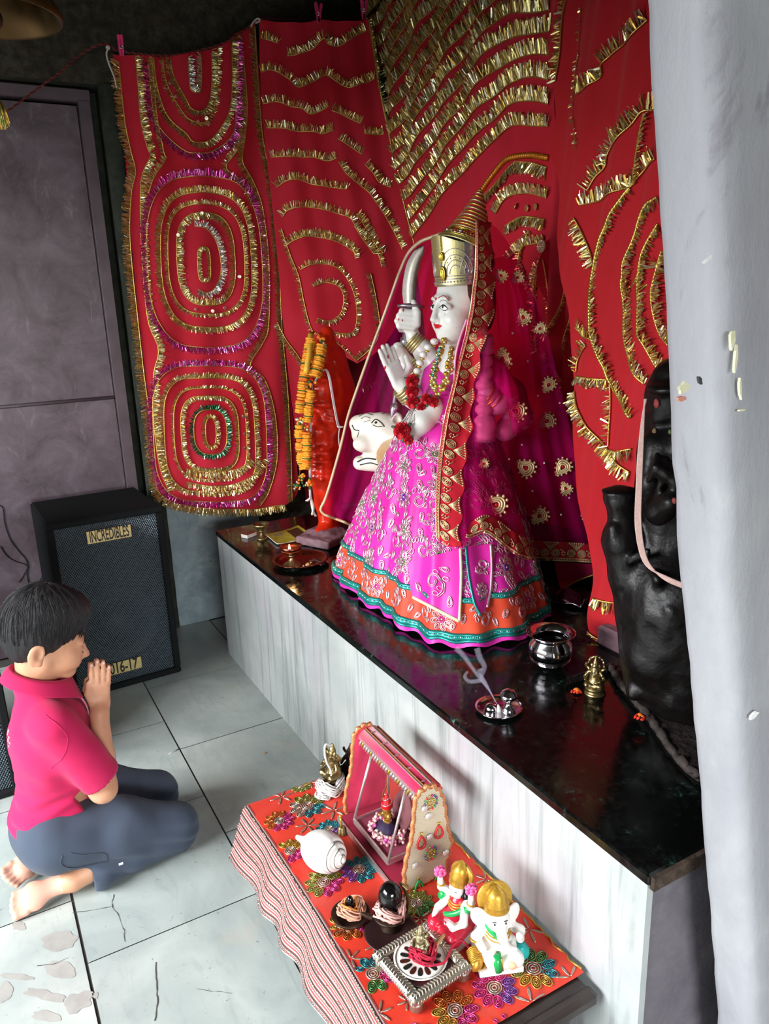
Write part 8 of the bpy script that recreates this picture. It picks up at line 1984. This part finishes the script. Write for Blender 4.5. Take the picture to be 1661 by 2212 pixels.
for k in range(9): b.tube([q(.006 + k * .0038 + .003 * math.sin(a), -.046 + .016 * math.cos(a), .030 + .018 * math.sin(a)) for a in np.linspace(0, 2 * PI, 14, endpoint=False)], .0014, 4, True)
b.build('gold_shell', M['fgold'], t); b = MB(); b.lathe([(0, 0), (.010, 0), (.017, .010), (.017, .020), (.010, .028), (.011, .031), (0, .031)], q(.018, .044, .016), 22); b.build('teal_pot', M['fteal'], t)
b = MB(); b.ell(q(.042, .020, .028), (.011, .011, .010), None, 12, 8); b.build('peach_sweet', mat('peach_glaze', '#e8b08a', .35), t)
b = MB(); b.tube([q(.0435, -.002, .046), q(.0455, .0, .018)], .0022, 5)
for (zz, rx) in ((.084, .026), (.078, .028)): b.tube([q(rx * math.cos(a), rx * math.sin(a), zz - .010 * math.cos(a)) for a in np.linspace(0, 2 * PI, 26, endpoint=False)], .0016, 5, True)
b.tube([q(.014 + .008 * math.cos(a), -.046 + .009 * math.sin(a), .070) for a in np.linspace(0, 2 * PI, 12, endpoint=False)], .002, 5, True); b.build('gold_jewellery', M['fgold'], t)
# small mouse at its feet is hidden; brass flute player with white thread at the far end
c = onz(722, 1692, TZ + .002)
def flute(z, q, h, k): z.path([q(.02, -.30, .66), q(.16, .34, .70)], [.025 * h, .022 * h], k * .3); z.path([q(-.02, -.04, .22), q(-.06, -.02, .0)], [.09 * h, .08 * h], k)
idol(c, .125, math.radians(190), 'upright brass idol with raised flute at the far end of the table', M['brass'], extra=flute)
t = thing('white_thread_heap', onz(712, 1702, TZ), 'tangled heap of white thread round the upright brass idol', 'thread')
tangle(onz(714, 1705, TZ + .003), .034, .028, 34, M['cotton'], 'thread_tangle', t, .0019, 5); tangle(onz(700, 1718, TZ + .003), .020, .014, 12, M['cotton'], 'thread_tangle', t, .0019, 4)
ck = c + np.array([0, 0, 0]); b = MB(); b.tube(catmull([onr(x, y, math.hypot(c[0], c[1]) + dd) for x, y, dd in ((716, 1612, -.02), (704, 1608, -.03), (701, 1622, -.035), (705, 1645, -.035), (716, 1668, -.03), (712, 1690, -.03))], 8), .0028, 6); b.build('loose_end', M['cotton'], t)
c2 = onz(760, 1678, TZ + .002); idol(c2, .105, math.radians(200), 'dark tarnished idol half hidden behind the far swing panel', M['dkbrass'])
c = onz(738, 1800, TZ + .002); t = thing('brass_bell', c, 'tiny brass hand bell between the conch shell and the toy swing', 'bell'); b = MB(); b.lathe([(.013, 0), (.014, .002), (.010, .008), (.009, .016), (.006, .021), (0, .022)], c, 22); b.build('bell_cup', M['brass'], t); b = MB(); b.tube([c + np.array([0, 0, .021]), c + np.array([0, 0, .034]), c + np.array([0, .002, .046])], np.array([.003, .0022, .0030]), 8); b.ell(c + np.array([0, .002, .049]), .0042, None, 8, 6); b.build('handle', M['fgold'], t)
# floor litter
p0, p1 = onz(364, 1629, .0015), onz(388, 1617, .0015); b = MB(); b.tube([p0, p0 * .35 + p1 * .65], .0013, 4); b.mat(1); b.tube([p0 * .35 + p1 * .65, p1], .0015, 5); o = b.build('burnt_match', [mat('match_wood', '#d8cfc0', .8), M['blackp']]); tag(o, 'half burnt match lying on the floor tile joint', 'match')
b = MB(); b.ell(onz(573, 1626, .002), (.0045, .0035, .0016), None, 8, 5); o = b.build('marigold_petal', M['mari2']); tag(o, 'single orange petal crumb on the marble floor', 'petal')
# ------------------------------------------------------------------ brass bell hanging by the viewer
bd = 1.25; bc = onr(-18, 40, bd); t = thing('hanging_bell', (bc[0], bc[1], 2.4), 'large dark brass bell hanging at the upper left corner', 'bell'); rb_ = .088
b = MB(); b.lathe([(rb_, 0), (rb_ * 1.02, .004), (rb_ * .97, .014), (rb_ * .82, .035), (rb_ * .66, .07), (rb_ * .60, .11), (rb_ * .52, .135), (rb_ * .30, .152), (0, .158)], bc, 48); b.lathe([(rb_, 0), (rb_ * .93, .002), (rb_ * .78, .035), (rb_ * .60, .07), (rb_ * .5, .12), (0, .14)], bc, 48); b.build('bell_cup', mat('dark_bell_brass', '#5a4020', .38, .85, var=.5, vs=14, stretch=(1, 1, .2)), t)
b = MB(); b.tube([bc + np.array([0, 0, .155]), (bc[0], bc[1], ZC - .01)], .006, 8); b.build('chain', M['dkbrass'], t)
b = MB(); b.tube([bc + np.array([0, 0, .13]), bc + np.array([0, 0, .01])], .004, 6); b.ell(bc + np.array([0, 0, .0]), .014); pe = onr(-8, 205, bd); b.tube([bc + np.array([0, 0, -.01]), bc * .3 + pe * .7, pe], .003, 6); b.build('clapper', M['dkbrass'], t)
b = MB()
for i in range(60): a = rng.uniform(0, 2 * PI); r_ = rng.uniform(.2, 1); e = pe + np.array([math.cos(a) * .014 * r_, math.sin(a) * .014 * r_, -.030 - rng.uniform(0, .012)]); b.mat(i % 2); b.tube([pe, (pe + e) / 2 + np.array([math.cos(a), math.sin(a), 0]) * .003, e], .0011, 4)
b.build('tassel', [M['gold2'], M['olive']], t)
